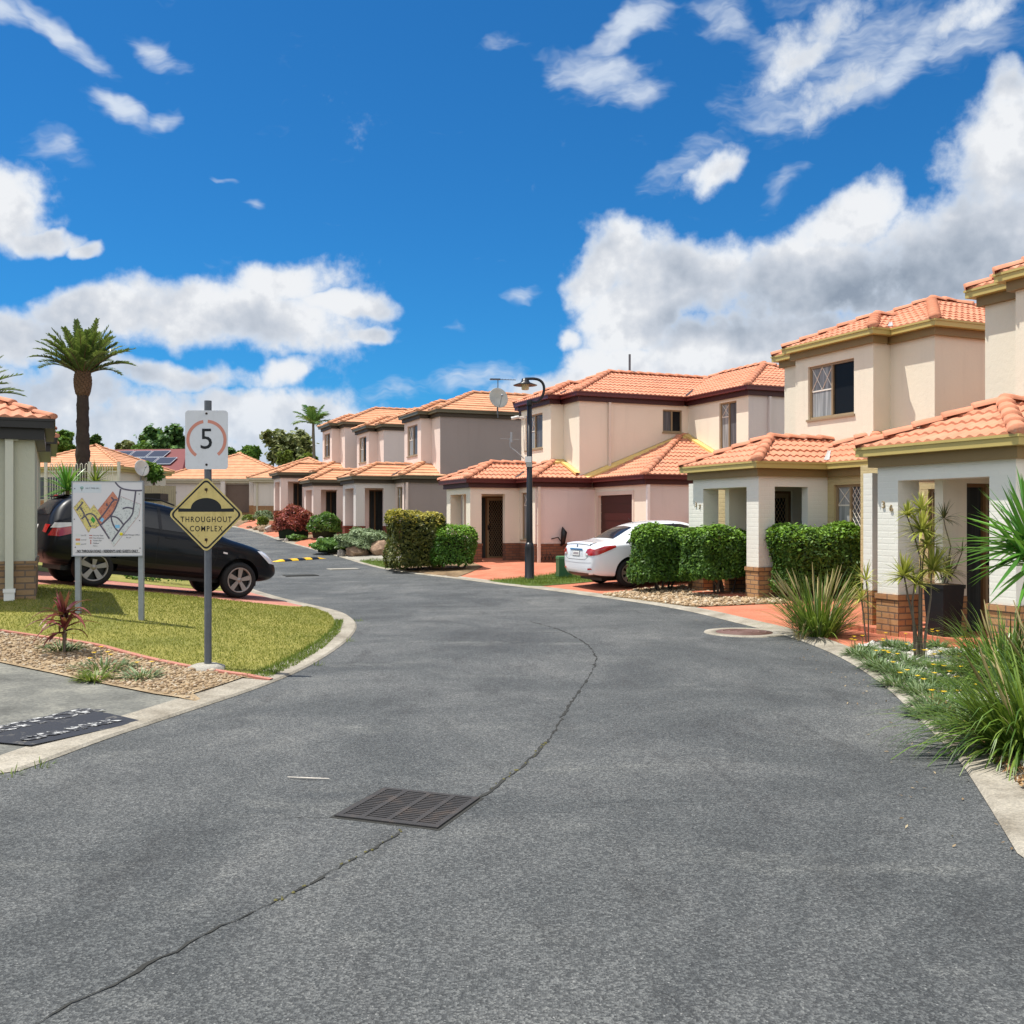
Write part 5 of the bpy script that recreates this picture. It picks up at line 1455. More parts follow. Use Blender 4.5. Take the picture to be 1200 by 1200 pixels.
def car(name, label, st, loc, rot, paint, axles, wr, track, cut_r, parts):
    root = empty(name, loc, 0, label, 'car'); root.rotation_euler = rot
    me = evaluated(loft_body(st, 'body'), [('SUBSURF', dict(levels=3, render_levels=3))])
    tmp = bpy.data.objects.new('tmp_car', me); COL.objects.link(tmp); cuts = []
    for ax in axles:
        for s in (-1, 1):
            c = cyl_obj(ax, wr + .01, cut_r, s * .45, s * 1.3); cuts.append(c)
            md = tmp.modifiers.new('cut', 'BOOLEAN'); md.object = c; md.operation = 'DIFFERENCE'; md.solver = 'EXACT'
    dg = bpy.context.evaluated_depsgraph_get(); dg.update()
    me2 = bpy.data.meshes.new_from_object(tmp.evaluated_get(dg)); me2.name = 'body'
    bvh = BVHTree.FromPolygons([v.co for v in me.vertices], [tuple(p.vertices) for p in me.polygons])
    for c in cuts + [tmp]: COL.objects.unlink(c); bpy.data.objects.remove(c)
    me2.materials.clear(); me2.polygons.foreach_set('use_smooth', [True] * len(me2.polygons))
    body = link_mesh('body', me2, [paint, M['black_plastic']], root)
    # faces inside the wheel arches are black
    mi = []
    for p in me2.polygons:
        c = p.center; inn = any((c.x - ax) ** 2 + (c.z - wr - .01) ** 2 < (cut_r + .002) ** 2 and abs(c.y) > .4 for ax in axles)
        mi.append(1 if inn or (p.normal.z < -.7 and c.z < .45) else 0)
    me2.polygons.foreach_set('material_index', mi)
    try: me2.set_sharp_from_angle(angle=R(38))
    except Exception: pass
    parts(root, body, bvh)
    return root

GL = glassmat('car_glass', (.010, .012, .016), .02, coat=.7)
SEAM = mat('panel_gap', (.006, .006, .006), .7, 0)
RED = mat('tail_lamp_red', (.42, .012, .012), .2, .1, 10, coat=1)
CLEAR = mat('lamp_clear', (.72, .70, .70), .15, .1, 12, coat=1)
CHROME = mat('chrome', (.55, .55, .56), .12, 0, metal=1)
ALLOY = mat('alloy_rim', (.30, .28, .26), .4, .06, 8, metal=.55)
WHITE = car_paint('white_car_paint', (.78, .80, .83), .3)
BLACK = car_paint('black_car_paint', (.005, .006, .009), .35, coat=.22, spec=.15)
def ribbon(pts, w):
    P = [Vector(p) for p in pts]; a = []; b = []
    for i, p in enumerate(P):
        t = (P[min(i + 1, len(P) - 1)] - P[max(i - 1, 0)]).normalized(); n = Vector((-t.y, t.x)) * w / 2
        a.append(tuple(p + n)); b.append(tuple(p - n))
    return a + list(reversed(b))

# white sedan, its tail towards the road
ST_SEDAN = [(0.00, .44, .70, .62, .60, .46), (.03, .33, .93, .82, .74, .60), (.10, .27, 1.02, .90, .79, .66), (.28, .23, 1.05, .93, .82, .68), (.52, .21, 1.06, .95, .84, .66), (.74, .20, 1.10, .96, .845, .62),
            (1.05, .19, 1.27, .965, .85, .57), (1.4, .19, 1.40, .96, .85, .55), (1.9, .19, 1.455, .945, .85, .55), (2.4, .19, 1.435, .925, .85, .56), (2.85, .19, 1.33, .905, .85, .57), (3.2, .19, 1.13, .885, .85, .60),
            (3.45, .19, 1.0, .87, .84, .66), (3.85, .20, .92, .80, .82, .66), (4.15, .23, .82, .70, .77, .60), (4.31, .30, .66, .56, .66, .48), (4.37, .38, .54, .50, .50, .36)]
def sedan_parts(root, body, b):
    for s in (-1, 1):
        w = patch(b, [(.86, .985), (1.15, 1.17), (1.55, 1.315), (1.93, 1.365), (2.4, 1.345), (2.8, 1.24), (3.16, 1.02), (2.4, .985), (1.4, 1.0)], 'side', s, .006, .04, 'side_window', GL, root)
        for xs in (1.42, 2.22): patch(b, ribbon([(xs, 1.30 if xs < 2 else 1.36), (xs + .02, 1.0)], .05), 'side', s, .010, .05, 'pillar_trim', M['black_plastic'], w)
        patch(b, ribbon([(1.48, .97), (1.40, .75), (1.52, .34)], .008), 'side', s, .003, .05, 'door_gap', SEAM, body); patch(b, ribbon([(2.26, .97), (2.22, .6), (2.24, .30)], .008), 'side', s, .003, .05, 'door_gap', SEAM, body); patch(b, ribbon([(3.15, .95), (3.14, .6), (3.05, .34)], .008), 'side', s, .003, .05, 'door_gap', SEAM, body)
        for xs in (1.62, 2.42): patch(b, [(xs, .845), (xs + .2, .845), (xs + .2, .875), (xs, .875)], 'side', s, .02, .05, 'door_handle', WHITE, body)
        patch(b, [(.045, .755), (.16, .765), (.62, .915), (.60, .955), (.34, .945), (.10, .885), (.06, .84)], 'side', s, .012, .03, 'tail_lamp', RED, root)
        patch(b, [(s * .47, .775), (s * .74, .755), (s * .76, .885), (s * .66, .915), (s * .57, .895)], 'end', -1, .012, .03, 'tail_lamp', RED, root)
        patch(b, [(s * .50, .77), (s * .62, .762), (s * .60, .80), (s * .52, .815)], 'end', -1, .018, .03, 'reverse_lamp', CLEAR, root)
        patch(b, [(s * .56, .43), (s * .72, .45), (s * .70, .48), (s * .58, .475)], 'end', -1, .010, .03, 'reflector', RED, root)
        patch(b, [(4.28, .62), (3.95, .70), (3.70, .83), (3.85, .84), (4.15, .76)], 'side', s, .010, .03, 'headlight', CLEAR, root)
        m_ = MB(); m_.lathe([(0, -.09), (.06, -.08), (.085, 0), (.06, .06), (0, .07)], 12, axis='x', c=(2.98, s * .98, 1.0)); m_.box(2.93, 3.0, s * .84, s * .95, .96, .99); m_.build('mirror', WHITE, root)
    patch(b, [(.70, -.50), (.70, .50), (1.22, .44), (1.26, 0), (1.22, -.44)], 'top', 1, .008, .05, 'rear_window', GL, root)
    patch(b, [(2.72, -.47), (2.68, 0), (2.72, .47), (3.26, .60), (3.34, 0), (3.26, -.60)], 'top', 1, .008, .05, 'windscreen', GL, root)
    patch(b, [(-.36, .735), (.36, .735), (.33, .87), (.20, .90), (-.20, .90), (-.33, .87)], 'end', -1, .002, .03, 'plate_recess', mat('plate_recess_paint', (.58, .6, .63), .35, .04), body)
    pl = patch(b, [(-.17, .745), (.17, .745), (.17, .845), (-.17, .845)], 'end', -1, .012, .03, 'number_plate', M['white_paint'], root)
    patch(b, [(-.185, .735), (.185, .735), (.185, .855), (-.185, .855)], 'end', -1, .008, .03, 'plate_frame', M['steel_dark'], root)
    patch(b, [(-.135, .77), (.135, .77), (.135, .82), (-.135, .82)], 'end', -1, .014, .03, 'plate_characters', mat('plate_ink', (.32, .28, .29), .5, .5, 60), pl)
    patch(b, [(-.34, .872), (.34, .872), (.33, .90), (-.33, .90)], 'end', -1, .018, .03, 'boot_trim', CHROME, root)
    mb = MB(); mb.lathe([(0, -.012), (.035, -.01), (.045, 0)], 16, axis='x', c=(.055, 0, .95)); mb.build('badge', CHROME, root)
    patch(b, ribbon([(-.66, .99), (-.60, .73), (-.45, .66), (.45, .66), (.60, .73), (.66, .99)], .008), 'end', -1, .002, .05, 'boot_gap', SEAM, body)
    patch(b, ribbon([(-.72, .60), (0, .585), (.72, .60)], .012), 'end', -1, .003, .05, 'bumper_crease', mat('bumper_crease', (.5, .5, .52), .4, 0), body)
    patch(b, [(-.5, .30), (.5, .30), (.55, .36), (-.55, .36)], 'end', -1, .004, .05, 'bumper_insert', M['black_plastic'], body)
    sp = MB(); rows = [[(.075, y, 1.005 - .02 * (y / .6) ** 2), (.075, y, 1.045 - .03 * (y / .6) ** 2), (.25, y, 1.058 - .02 * (y / .6) ** 2), (.26, y, 1.035)] for y in [-.62 + .124 * i for i in range(11)]]
    sp.grid(rows, 0, True); sp.build('boot_spoiler', WHITE, root)
    an = MB(); an.tube([(1.5, 0, 1.41), (1.38, 0, 1.52)], .006, 5); an.build('aerial', M['black_plastic'], root)
    for ax in (.94, 3.50):
        for s in (-1, 1): wheel(root, ax, s * .735, .315, .315, .20, s, .215, 7, ALLOY, double=True)
    ex = MB(); ex.box(.35, 3.9, -.55, .55, .17, .24); ex.build('underbody', M['black_plastic'], root)
HEAD = Vector((math.cos(R(21)), math.sin(R(21)), 0))
q = g3(739, 689.5); nside = Vector((HEAD.y, -HEAD.x, 0))
o_ = q - nside * .80 - HEAD * .94
p2 = o_ + HEAD * 3.5
zA, zB = G(*(o_ + HEAD * .94).xy), G(*p2.xy)
car('white_sedan', 'white four-door sedan parked on the red driveway behind the clipped hedge, tail to the road', ST_SEDAN, (o_.x, o_.y, zA - (zB - zA) * .36 + .012), (0, -math.atan2(zB - zA, 2.56), R(21)), WHITE, (.94, 3.50), .315, 1.47, .365, sedan_parts)

# black crossover on the left driveway, its nose towards the road
ST_SUV = [(0.00, .52, .80, .72, .60, .46), (.03, .43, 1.0, .88, .76, .60), (.09, .36, 1.20, 1.02, .86, .64), (.20, .33, 1.38, 1.09, .88, .63), (.38, .31, 1.53, 1.115, .888, .62), (.68, .30, 1.60, 1.105, .89, .61),
          (1.2, .29, 1.615, 1.085, .89, .60), (1.8, .29, 1.605, 1.06, .89, .605), (2.3, .29, 1.55, 1.04, .89, .61), (2.7, .29, 1.39, 1.025, .89, .62), (3.0, .29, 1.19, 1.01, .89, .65), (3.2, .29, 1.09, .985, .885, .70),
          (3.6, .30, 1.03, .93, .875, .70), (3.95, .32, .94, .84, .84, .66), (4.17, .36, .80, .71, .74, .55), (4.28, .44, .66, .60, .60, .42), (4.32, .50, .58, .56, .48, .34)]
def suv_parts(root, body, b):
    for s in (-1, 1):
        w = patch(b, [(.55, 1.20), (.62, 1.36), (.95, 1.47), (1.5, 1.52), (2.1, 1.495), (2.55, 1.36), (2.98, 1.10), (2.2, 1.10), (1.2, 1.13)], 'side', s, .006, .04, 'side_window', GL, root)
        for xs in (.98, 1.86): patch(b, ribbon([(xs, 1.48 if xs < 1.5 else 1.505), (xs + .02, 1.12)], .055), 'side', s, .010, .05, 'pillar_trim', M['black_plastic'], w)
        patch(b, ribbon([(.98, 1.12), (.93, .9), (1.12, .42)], .010), 'side', s, .003, .05, 'door_gap', SEAM, body); patch(b, ribbon([(1.86, 1.10), (1.84, .7), (1.86, .40)], .010), 'side', s, .003, .05, 'door_gap', SEAM, body); patch(b, ribbon([(2.96, 1.04), (2.95, .7), (2.85, .42)], .010), 'side', s, .003, .05, 'door_gap', SEAM, body)
        for xs in (1.08, 1.98): patch(b, [(xs, .965), (xs + .2, .965), (xs + .2, .995), (xs, .995)], 'side', s, .022, .05, 'door_handle', BLACK, body)
        patch(b, ribbon([(.75, .50), (1.6, .455), (2.7, .455)], .09), 'side', s, .006, .06, 'sill_moulding', M['black_plastic'], body)
        patch(b, [(.05, .80), (.10, .93), (.14, 1.02), (.40, 1.055), (.62, 1.075), (.60, .98), (.42, .88), (.2, .80)], 'side', s, .012, .03, 'tail_lamp', RED, root)
        patch(b, [(.075, .93), (.12, 1.02), (.40, 1.058), (.60, 1.074), (.40, 1.0), (.2, .945)], 'side', s, .019, .03, 'tail_lamp_clear', CLEAR, root)
        patch(b, [(s * .56, .86), (s * .72, .84), (s * .78, .98), (s * .60, .99)], 'end', -1, .012, .03, 'tail_lamp', RED, root)
        patch(b, [(4.17, .68), (4.02, .70), (3.76, .90), (3.88, .905), (4.08, .83), (4.2, .76)], 'side', s, .012, .03, 'headlight', CLEAR, root)
        patch(b, [(3.06, .80), (3.15, .79), (3.15, .82), (3.07, .83)], 'side', s, .012, .03, 'side_repeater', CLEAR, root)
        m_ = MB(); m_.lathe([(0, -.10), (.07, -.09), (.10, 0), (.07, .07), (0, .08)], 12, axis='x', c=(2.78, s * 1.02, 1.13)); m_.box(2.75, 2.82, s * .86, s * .99, 1.07, 1.11); m_.build('mirror', BLACK, root)
        ra = MB(); ra.tube([(.6, s * .60, 1.56), (.75, s * .60, 1.625), (1.9, s * .605, 1.64), (2.15, s * .61, 1.58)], .016, 6); ra.build('roof_rail', M['black_plastic'], root)
    patch(b, [(-.56, 1.16), (.56, 1.16), (.50, 1.44), (-.50, 1.44)], 'end', -1, .008, .05, 'rear_window', GL, root)
    patch(b, [(2.30, -.50), (2.26, 0), (2.30, .50), (2.98, .64), (3.06, 0), (2.98, -.64)], 'top', 1, .008, .05, 'windscreen', GL, root)
    patch(b, [(-.30, .86), (.30, .86), (.30, 1.0), (-.30, 1.0)], 'end', -1, .004, .05, 'plate_recess', M['black_plastic'], body)
    patch(b, [(-.18, .87), (.18, .87), (.18, .98), (-.18, .98)], 'end', -1, .010, .05, 'number_plate', M['white_paint'], root)
    patch(b, [(-.62, .40), (.62, .40), (.70, .56), (-.70, .56)], 'end', -1, .006, .05, 'bumper_cladding', M['black_plastic'], body)
    patch(b, [(-.45, .56), (.45, .56), (.5, .70), (-.5, .70)], 'end', 1, .006, .05, 'grille', M['black_plastic'], body)
    hl = MB(); rows = [[(.36, y, 1.50), (.28, y, 1.505), (.30, y, 1.53), (.42, y, 1.54)] for y in [-.45 + .1 * i for i in range(10)]]
    hl.grid(rows, 0, True, closed=True); hl.build('roof_spoiler', BLACK, root)
    bl = MB(); bl.box(.27, .30, -.10, .10, 1.505, 1.53); bl.build('high_brake_lamp', RED, root)
    for ax in (.82, 3.45):
        for s in (-1, 1): wheel(root, ax, s * .775, .335, .335, .215, s, .232, 5, ALLOY)
    ex = MB(); ex.box(.35, 3.9, -.6, .6, .24, .34); ex.build('underbody', M['black_plastic'], root)
# black_wheel arches stand on the sloping drive
A = Vector((*at(107, 16.75), 0)); B = Vector((*at(284, 18.45), 0))
A.z = G(A.x, A.y); B.z = G(B.x, B.y)
print('SUV wheels', A, B, 'want z', CAMZ - (688 - HY) / FPX * A.y, CAMZ - (706 - HY) / FPX * B.y, (B - A).length)
hd = (B - A); yaw = math.atan2(hd.y, hd.x); hdn = Vector((math.cos(yaw), math.sin(yaw), 0)); pitch = math.atan2(hd.z, hd.xy.length)
nrm = Vector((hdn.y, -hdn.x, 0))
o_ = Vector((A.x, A.y, 0)) - nrm * .86 - hdn * .82 * math.cos(pitch)
car('black_crossover', 'black five-door crossover car parked nose-down on the left driveway behind the map board', ST_SUV, (o_.x, o_.y, A.z - .82 * math.sin(pitch) + .01), (0, -pitch, yaw), BLACK, (.82, 3.45), .335, 1.55, .40, suv_parts)
# ------------------------------------------------------------------ leaf materials
M['hedge'] = leafmat('hedge_leaves', [(.15, (.014, .040, .007)), (.40, (.042, .105, .014)), (.65, (.085, .185, .022)), (.9, (.17, .30, .045))], .5, .35, 2.5, .3, ((.19, .36, .035), .85, 1.35, .9))
M['hedge_bright'] = leafmat('bright_hedge_leaves', [(.15, (.018, .055, .008)), (.45, (.055, .15, .018)), (.75, (.10, .24, .03)), (.95, (.18, .34, .05))], .5, .35, 2.5, .3, ((.20, .40, .035), .75, 1.15, .9))
M['hedge_gold'] = leafmat('golden_hedge_leaves', [(.15, (.020, .032, .008)), (.42, (.062, .078, .016)), (.7, (.13, .14, .028)), (.95, (.24, .22, .05))], .5, .35, 2.0, .3, ((.42, .36, .05), 1.1, 1.75, .95))
M['tree_dark'] = leafmat('dark_tree_leaves', [(0.2, (0.019, 0.058, 0.019)), (0.5, (0.065, 0.155, 0.039)), (0.85, (0.177, 0.323, 0.082))], .45, 0.3, .5)
M['tree_olive'] = leafmat('olive_tree_leaves', [(0.2, (0.053, 0.07, 0.024)), (0.5, (0.158, 0.189, 0.058)), (0.85, (0.347, 0.347, 0.129))], .5, 0.3, .4)
M['tree_mid'] = leafmat('green_tree_leaves', [(0.2, (0.024, 0.071, 0.014)), (0.5, (0.084, 0.19, 0.031)), (0.85, (0.214, 0.381, 0.071))], .45, 0.35, .5)
M['tree_lime'] = leafmat('lime_tree_leaves', [(0.2, (0.05, 0.092, 0.013)), (0.5, (0.143, 0.202, 0.03)), (0.85, (0.286, 0.353, 0.067))], .45, 0.35, .5)
M['red_shrub'] = leafmat('red_shrub_leaves', [(0.15, (0.088, 0.014, 0.014)), (0.5, (0.28, 0.049, 0.039)), (0.85, (0.525, 0.131, 0.088))], .5, 0.3, 2.0)
M['silver'] = leafmat('silver_green_leaves', [(0.15, (0.068, 0.103, 0.048)), (0.5, (0.193, 0.262, 0.124)), (0.85, (0.372, 0.456, 0.262))], .6, 0.2, 2.0)
M['gazania'] = leafmat('gazania_leaves', [(.15, (.035, .07, .022)), (.5, (.10, .17, .058)), (.85, (.25, .32, .16))], .5, .25, 3.0)
M['strap'] = leafmat('strap_leaves', [(0.1, (0.021, 0.049, 0.009)), (0.4, (0.065, 0.135, 0.016)), (0.65, (0.14, 0.234, 0.03)), (0.9, (0.304, 0.363, 0.094))], .35, .3, 2.0, .5)
M['straw'] = leafmat('dry_straw', [(.2, (.24, .18, .07)), (.6, (.45, .36, .16)), (.9, (.58, .50, .28))], .6, .25, 3.0, .3)
M['yucca'] = leafmat('yucca_leaves', [(0.1, (0.03, 0.11, 0.018)), (0.5, (0.092, 0.276, 0.037)), (0.9, (0.221, 0.478, 0.083))], .28, .25, 2.0, .5)
M['dracaena'] = leafmat('variegated_leaves', [(0.1, (0.12, 0.156, 0.024)), (0.45, (0.336, 0.36, 0.06)), (0.9, (0.624, 0.6, 0.156))], .4, .3, 3.0)
M['dracaena_dark'] = leafmat('dull_dracaena_leaves', [(.1, (.03, .045, .014)), (.5, (.075, .095, .03)), (.9, (.20, .19, .07))], .45, .25, 3.0)
M['cordyline'] = leafmat('burgundy_leaves', [(.1, (.05, .007, .011)), (.5, (.15, .022, .028)), (.9, (.32, .08, .075))], .4, .25, 3.0, .35)
M['palmleaf'] = leafmat('palm_leaves', [(0.1, (0.03, 0.063, 0.013)), (0.5, (0.081, 0.141, 0.033)), (0.9, (0.223, 0.283, 0.081))], .35, 0.3, .8, .5)
M['bark'] = mat('grey_bark', (.10, .075, .055), .9, .3, 10, .8, 25)
M['palmtrunk'] = mat('palm_trunk', (.050, .034, .026), .95, .45, 6, 1.0, 16)
M['palmboss'] = mat('palm_boss', (.13, .072, .04), .9, .4, 6, .8, 20)
M['stem'] = mat('brown_stem', (.13, .10, .07), .8, .3, 14)
M['yellow_petal'] = mat('yellow_petal', (.85, .55, .01), .5, .1, 30)
M['flower_white'] = mat('white_petal', (.72, .70, .60), .5, .1, 30)
M['rock'] = concrete('brown_boulder', (.16, .10, .07), (.27, .18, .12), (.40, .29, .20), 8, 14, .9)
M['rock_grey'] = concrete('grey_boulder', (.22, .19, .16), (.34, .30, .26), (.46, .42, .37), 8, 14, .9)

# ------------------------------------------------------------------ hedges and shrubs
def box_shell(n, sx, sy, h, rough=.07, rnd=.30):
    """points and normals on a rounded, slightly lumpy box standing on z=0"""
    areas = np.array([sx * sy * 1.0, sx * h, sx * h, sy * h, sy * h]); f = rng.choice(5, n, p=areas / areas.sum())
    u, v = rng.uniform(-.5, .5, n), rng.uniform(-.5, .5, n)
    p = np.zeros((n, 3)); nr = np.zeros((n, 3))
    for k, (ax, sg) in enumerate(((2, 1), (1, -1), (1, 1), (0, -1), (0, 1))):
        m = f == k
        if ax == 2: p[m] = np.stack([u[m] * sx, v[m] * sy, np.full(m.sum(), h)], 1)
        elif ax == 1: p[m] = np.stack([u[m] * sx, np.full(m.sum(), sg * sy / 2), (v[m] + .5) * h], 1)
        else: p[m] = np.stack([np.full(m.sum(), sg * sx / 2), u[m] * sy, (v[m] + .5) * h], 1)
        nr[m, ax] = sg
    # round the edges: pull towards an inner box
    inner = np.array([sx / 2 - rnd, sy / 2 - rnd, h - rnd]); lo = np.array([-sx / 2 + rnd, -sy / 2 + rnd, rnd * .8])
    c = np.clip(p, lo, inner); d = p - c; ln = np.linalg.norm(d, axis=1, keepdims=True)
    p = c + d / np.maximum(ln, 1e-6) * np.minimum(ln, rnd); nr = unit(d + nr * .02)
    return p, nr
def lump(p, s, a, seed=0):
    return a * (np.sin(p[:, 0] * s + seed) * np.cos(p[:, 1] * s * 1.3 + seed * 2) + np.sin(p[:, 2] * s * 1.1 + p[:, 0] * s * .7 + seed * 3)) * .5

def hedge(name, label, cat, x, y, z, rz, sx, sy, h, n, leaf, m, core=True, lift_=.0, stems=True, group=None, taper=0.0):
    t = empty(name, (x, y, z), rz, label, cat, group)
    p, nr = box_shell(n, sx, sy, h - lift_)
    p = p + nr * (lump(p, 4.2, .13, sx * 7)[:, None] - np.abs(rng.normal(0, .045, n))[:, None] + (rng.random(n) < .03)[:, None] * .05)
    if taper: p[:, :2] *= (1 - taper * (1 - p[:, 2:3] / h))
    p[:, 2] += lift_
    ax, ay = leaf_axes(nr + np.array([-.25, 0, .8]), leaf, .48, .7)
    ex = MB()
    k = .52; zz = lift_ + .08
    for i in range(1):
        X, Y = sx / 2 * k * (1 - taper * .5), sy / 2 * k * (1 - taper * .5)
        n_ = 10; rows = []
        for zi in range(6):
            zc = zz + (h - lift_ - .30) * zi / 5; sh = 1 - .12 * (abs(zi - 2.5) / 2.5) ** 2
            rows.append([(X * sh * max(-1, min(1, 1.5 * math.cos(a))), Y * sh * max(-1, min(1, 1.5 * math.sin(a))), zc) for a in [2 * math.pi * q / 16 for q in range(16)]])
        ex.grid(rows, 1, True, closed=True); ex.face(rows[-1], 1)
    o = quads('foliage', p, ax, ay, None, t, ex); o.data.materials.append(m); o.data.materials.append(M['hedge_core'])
    if stems and lift_ > .02:
        s = MB(); r = random.Random(int(abs(x * 100)))
        for i in range(max(4, int(sx * 4))):
            bx = r.uniform(-sx * .22, sx * .22); by = r.uniform(-sy * .15, sy * .15)
            s.tube([(bx, by, -.05), (bx * 1.3 + r.uniform(-.05, .05), by * 1.4, lift_ * .6), (bx * 1.9 + r.uniform(-.12, .12), by * 2 + r.uniform(-.08, .08), lift_ + .22)], [.030, .024, .015], 6)
        s.build('stem', M['bark'], t)
    return t
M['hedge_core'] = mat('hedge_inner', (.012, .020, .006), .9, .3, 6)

def px_box(pxl, pxr, pyb, d=None):
    """ground point and metres-per-pixel for something standing between two pixel columns"""
    b = g3((pxl + pxr) / 2, pyb); return b, b.y / FPX
def hedge_px(label, pxl, pxr, pyt, pyb, m, n, leaf, depth, lift_=.0, rz=0, taper=.0, name='clipped_hedge', group='clipped hedges before the right-hand houses', back=.4):
    b, s = px_box(pxl, pxr, pyb)
    w = (pxr - pxl) * s * 1.0; h = (pyb - pyt) * s * (1 + .4 * depth * .5 / b.y)
    y = b.y + depth * back
    x = b.x * y / b.y
    return hedge(name, label, 'hedge', x, y, G(x, y), rz, w, depth, h * y / b.y, n, leaf, m, True, lift_, True, group, taper)
hedge_px('tall golden-topped clipped hedge left of the shorter green one by the maroon-gutter house', 455, 520, 603, 671, M['hedge_gold'], 9000, .060, 1.5, .05, R(14), back=.5)
hedge_px('short bright green clipped hedge beside the tall golden one', 503, 556, 620, 669, M['hedge_bright'], 6500, .048, 1.1, .10, R(16), .08)
hedge_px('dark green clipped hedge hiding the front of the white car', 738, 812, 622, 695, M['hedge'], 14000, .044, 1.0, .18, R(20), .06)
hedge_px('dark green clipped hedge on bare forked stems, in front of the porch numbered 37', 797, 897, 624, 700, M['hedge'], 17000, .044, 1.05, .30, R(20), .10)
hedge_px('broad dark green clipped hedge under the lattice windows, behind the grass clump', 904, 1012, 617, 703, M['hedge'], 18000, .042, .8, .10, R(6), .03)

def shrub(name, label, x, y, rx, ry, rz_, n, leaf, m, cat='shrub', flat=.0, flowers=None, lumps=.16, group=None, core=True):
    t = empty(name, (x, y, G(x, y)), 0, label, cat, group)
    d = unit(rng.normal(0, 1, (n, 3))); d[:, 2] = np.abs(d[:, 2]) * 1.0 - .35 * (rng.random(n) < .45); d = unit(d)
    rad = 1 + lump(d * 3, 2.2, lumps, x) - np.abs(rng.normal(0, .09, n))
    p = d * rad[:, None] * np.array([rx, ry, rz_ * .55]) + np.array([0, 0, rz_ * .47]); p[:, 2] = np.maximum(p[:, 2], .01)
    ax, ay = leaf_axes(d + np.array([0, 0, .5]), leaf, .45, .8)
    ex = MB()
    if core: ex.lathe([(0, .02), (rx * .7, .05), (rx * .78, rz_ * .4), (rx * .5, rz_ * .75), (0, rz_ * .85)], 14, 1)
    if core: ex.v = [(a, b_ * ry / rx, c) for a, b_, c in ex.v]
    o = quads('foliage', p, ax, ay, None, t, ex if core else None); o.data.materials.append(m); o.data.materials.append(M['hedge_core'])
    if flowers:
        fm, k, fs = flowers; idx = rng.choice(n, k, replace=False); fl = MB()
        for i in idx:
            q = Vector(p[i] + d[i] * .03); fl.lathe([(0, .01), (fs, .012), (fs * .6, -.004)], 7, c=q)
        fl.build('blossom', fm, t)
    return t
def shrub_px(name, label, pxl, pxr, pyt, pyb, n, leaf, m, depth=.8, **k):
    b, s = px_box(pxl, pxr, pyb); w = (pxr - pxl) * s / 2
    y = b.y + w * depth * .6; x = b.x * y / b.y; w *= y / b.y
    return shrub(name, label, x, y, w, w * depth, (pyb - pyt) * s * 1.02, n, leaf, m, **k)
shrub_px('round_shrub', 'round green shrub dotted with pale flowers, right of the red bush', 361, 399, 603, 632, 3500, .075, M['tree_mid'], flowers=(M['flower_white'], 40, .05))
shrub_px('red_shrub', 'dense dark red shrub beside the far driveway', 320, 368, 595, 633, 5500, .07, M['red_shrub'])
shrub_px('grey_shrub', 'low silver-green shrub among rocks left of the red bush', 297, 320, 599, 613, 1400, .07, M['silver'], core=False)
shrub_px('succulent_clump', 'bright green clump in the rockery below the silver shrub', 302, 314, 606, 618, 500, .12, M['tree_lime'], core=False)
shrub_px('lime_hedge', 'small lime hedge at the far brick-based house, beside the diamond sign', 284, 298, 604, 612, 700, .09, M['tree_lime'], core=False)
shrub_px('clump', 'dark spiky plants standing in front of the farthest two-storey porch', 328, 354, 576, 604, 1600, .16, M['tree_dark'], core=False)
shrub_px('clump', 'low green tuft on the verge under the red bush', 336, 358, 627, 634, 500, .07, M['tree_mid'], core=False, lumps=.3)
# juniper bank with boulders
shrub_px('ground_cover_bank', 'silvery juniper spreading over the boulders by the pink townhouse', 396, 462, 622, 651, 5200, .075, M['silver'], .9, lumps=.22)
shrub_px('ground_cover_bank', 'greener low juniper trailing to the kerb left of the boulders', 366, 412, 632, 650, 2600, .075, M['tree_mid'], .9, lumps=.22)

def boulder(name, label, pxl, pxr, pyt, pyb, m, seed, group=None, depth=.8, push=0.0):
    b, s = px_box(pxl, pxr, pyb); w = (pxr - pxl) * s / 2; h = (pyb - pyt) * s
    y = b.y + w * depth * .5 + push; x = b.x * y / b.y
    bm = bmesh.new(); bmesh.ops.create_icosphere(bm, subdivisions=4, radius=1); r = random.Random(seed)
    ph = [r.uniform(0, 6) for _ in range(8)]
    pl = [(Vector((r.uniform(-1, 1), r.uniform(-1, 1), r.uniform(-.6, 1))).normalized(), r.uniform(.60, .84)) for _ in range(9)]
    for v in bm.verts:
        c = v.co
        for nn, dd in pl:
            k = c.dot(nn)
            if k > dd: c -= nn * (k - dd) * .9
        c *= 1 + .05 * math.sin(c.x * 5 + ph[0]) * math.sin(c.y * 6 + ph[1]) + .035 * math.sin(c.z * 9 + ph[2] + c.x * 7)
        v.co = Vector((c.x * w * 1.12, c.y * w * depth * 1.1, max(-.2, c.z * h * .62 + h * .45)))
    for f in bm.faces: f.smooth = True
    me = bpy.data.meshes.new(name); bm.to_mesh(me); bm.free()
    o = link_mesh(name, me, m, None, (x, y, G(x, y) - .02), 0)
    return tag(o, label, 'boulder', group)
GB_ = 'boulders edging the juniper bank'
boulder('boulder', 'large reddish-brown boulder next to the golden hedge', 435, 461, 633, 651, M['rock'], 3, GB_)
boulder('boulder', 'wide brown boulder in the middle of the juniper bank', 407, 436, 638, 652, M['rock'], 5, GB_)
boulder('boulder', 'small round sandy boulder at the kerb below the wide brown one', 395, 406, 643.5, 652, M['rock_grey'], 8, GB_)
boulder('boulder', 'dark half-buried boulder left of the round sandy one', 384, 397, 642, 649, M['rock'], 11, GB_)
boulder('boulder', 'pale upright boulder peeping from the juniper between the two big ones', 422, 436, 632, 642, M['rock_grey'], 13, GB_, push=.8)
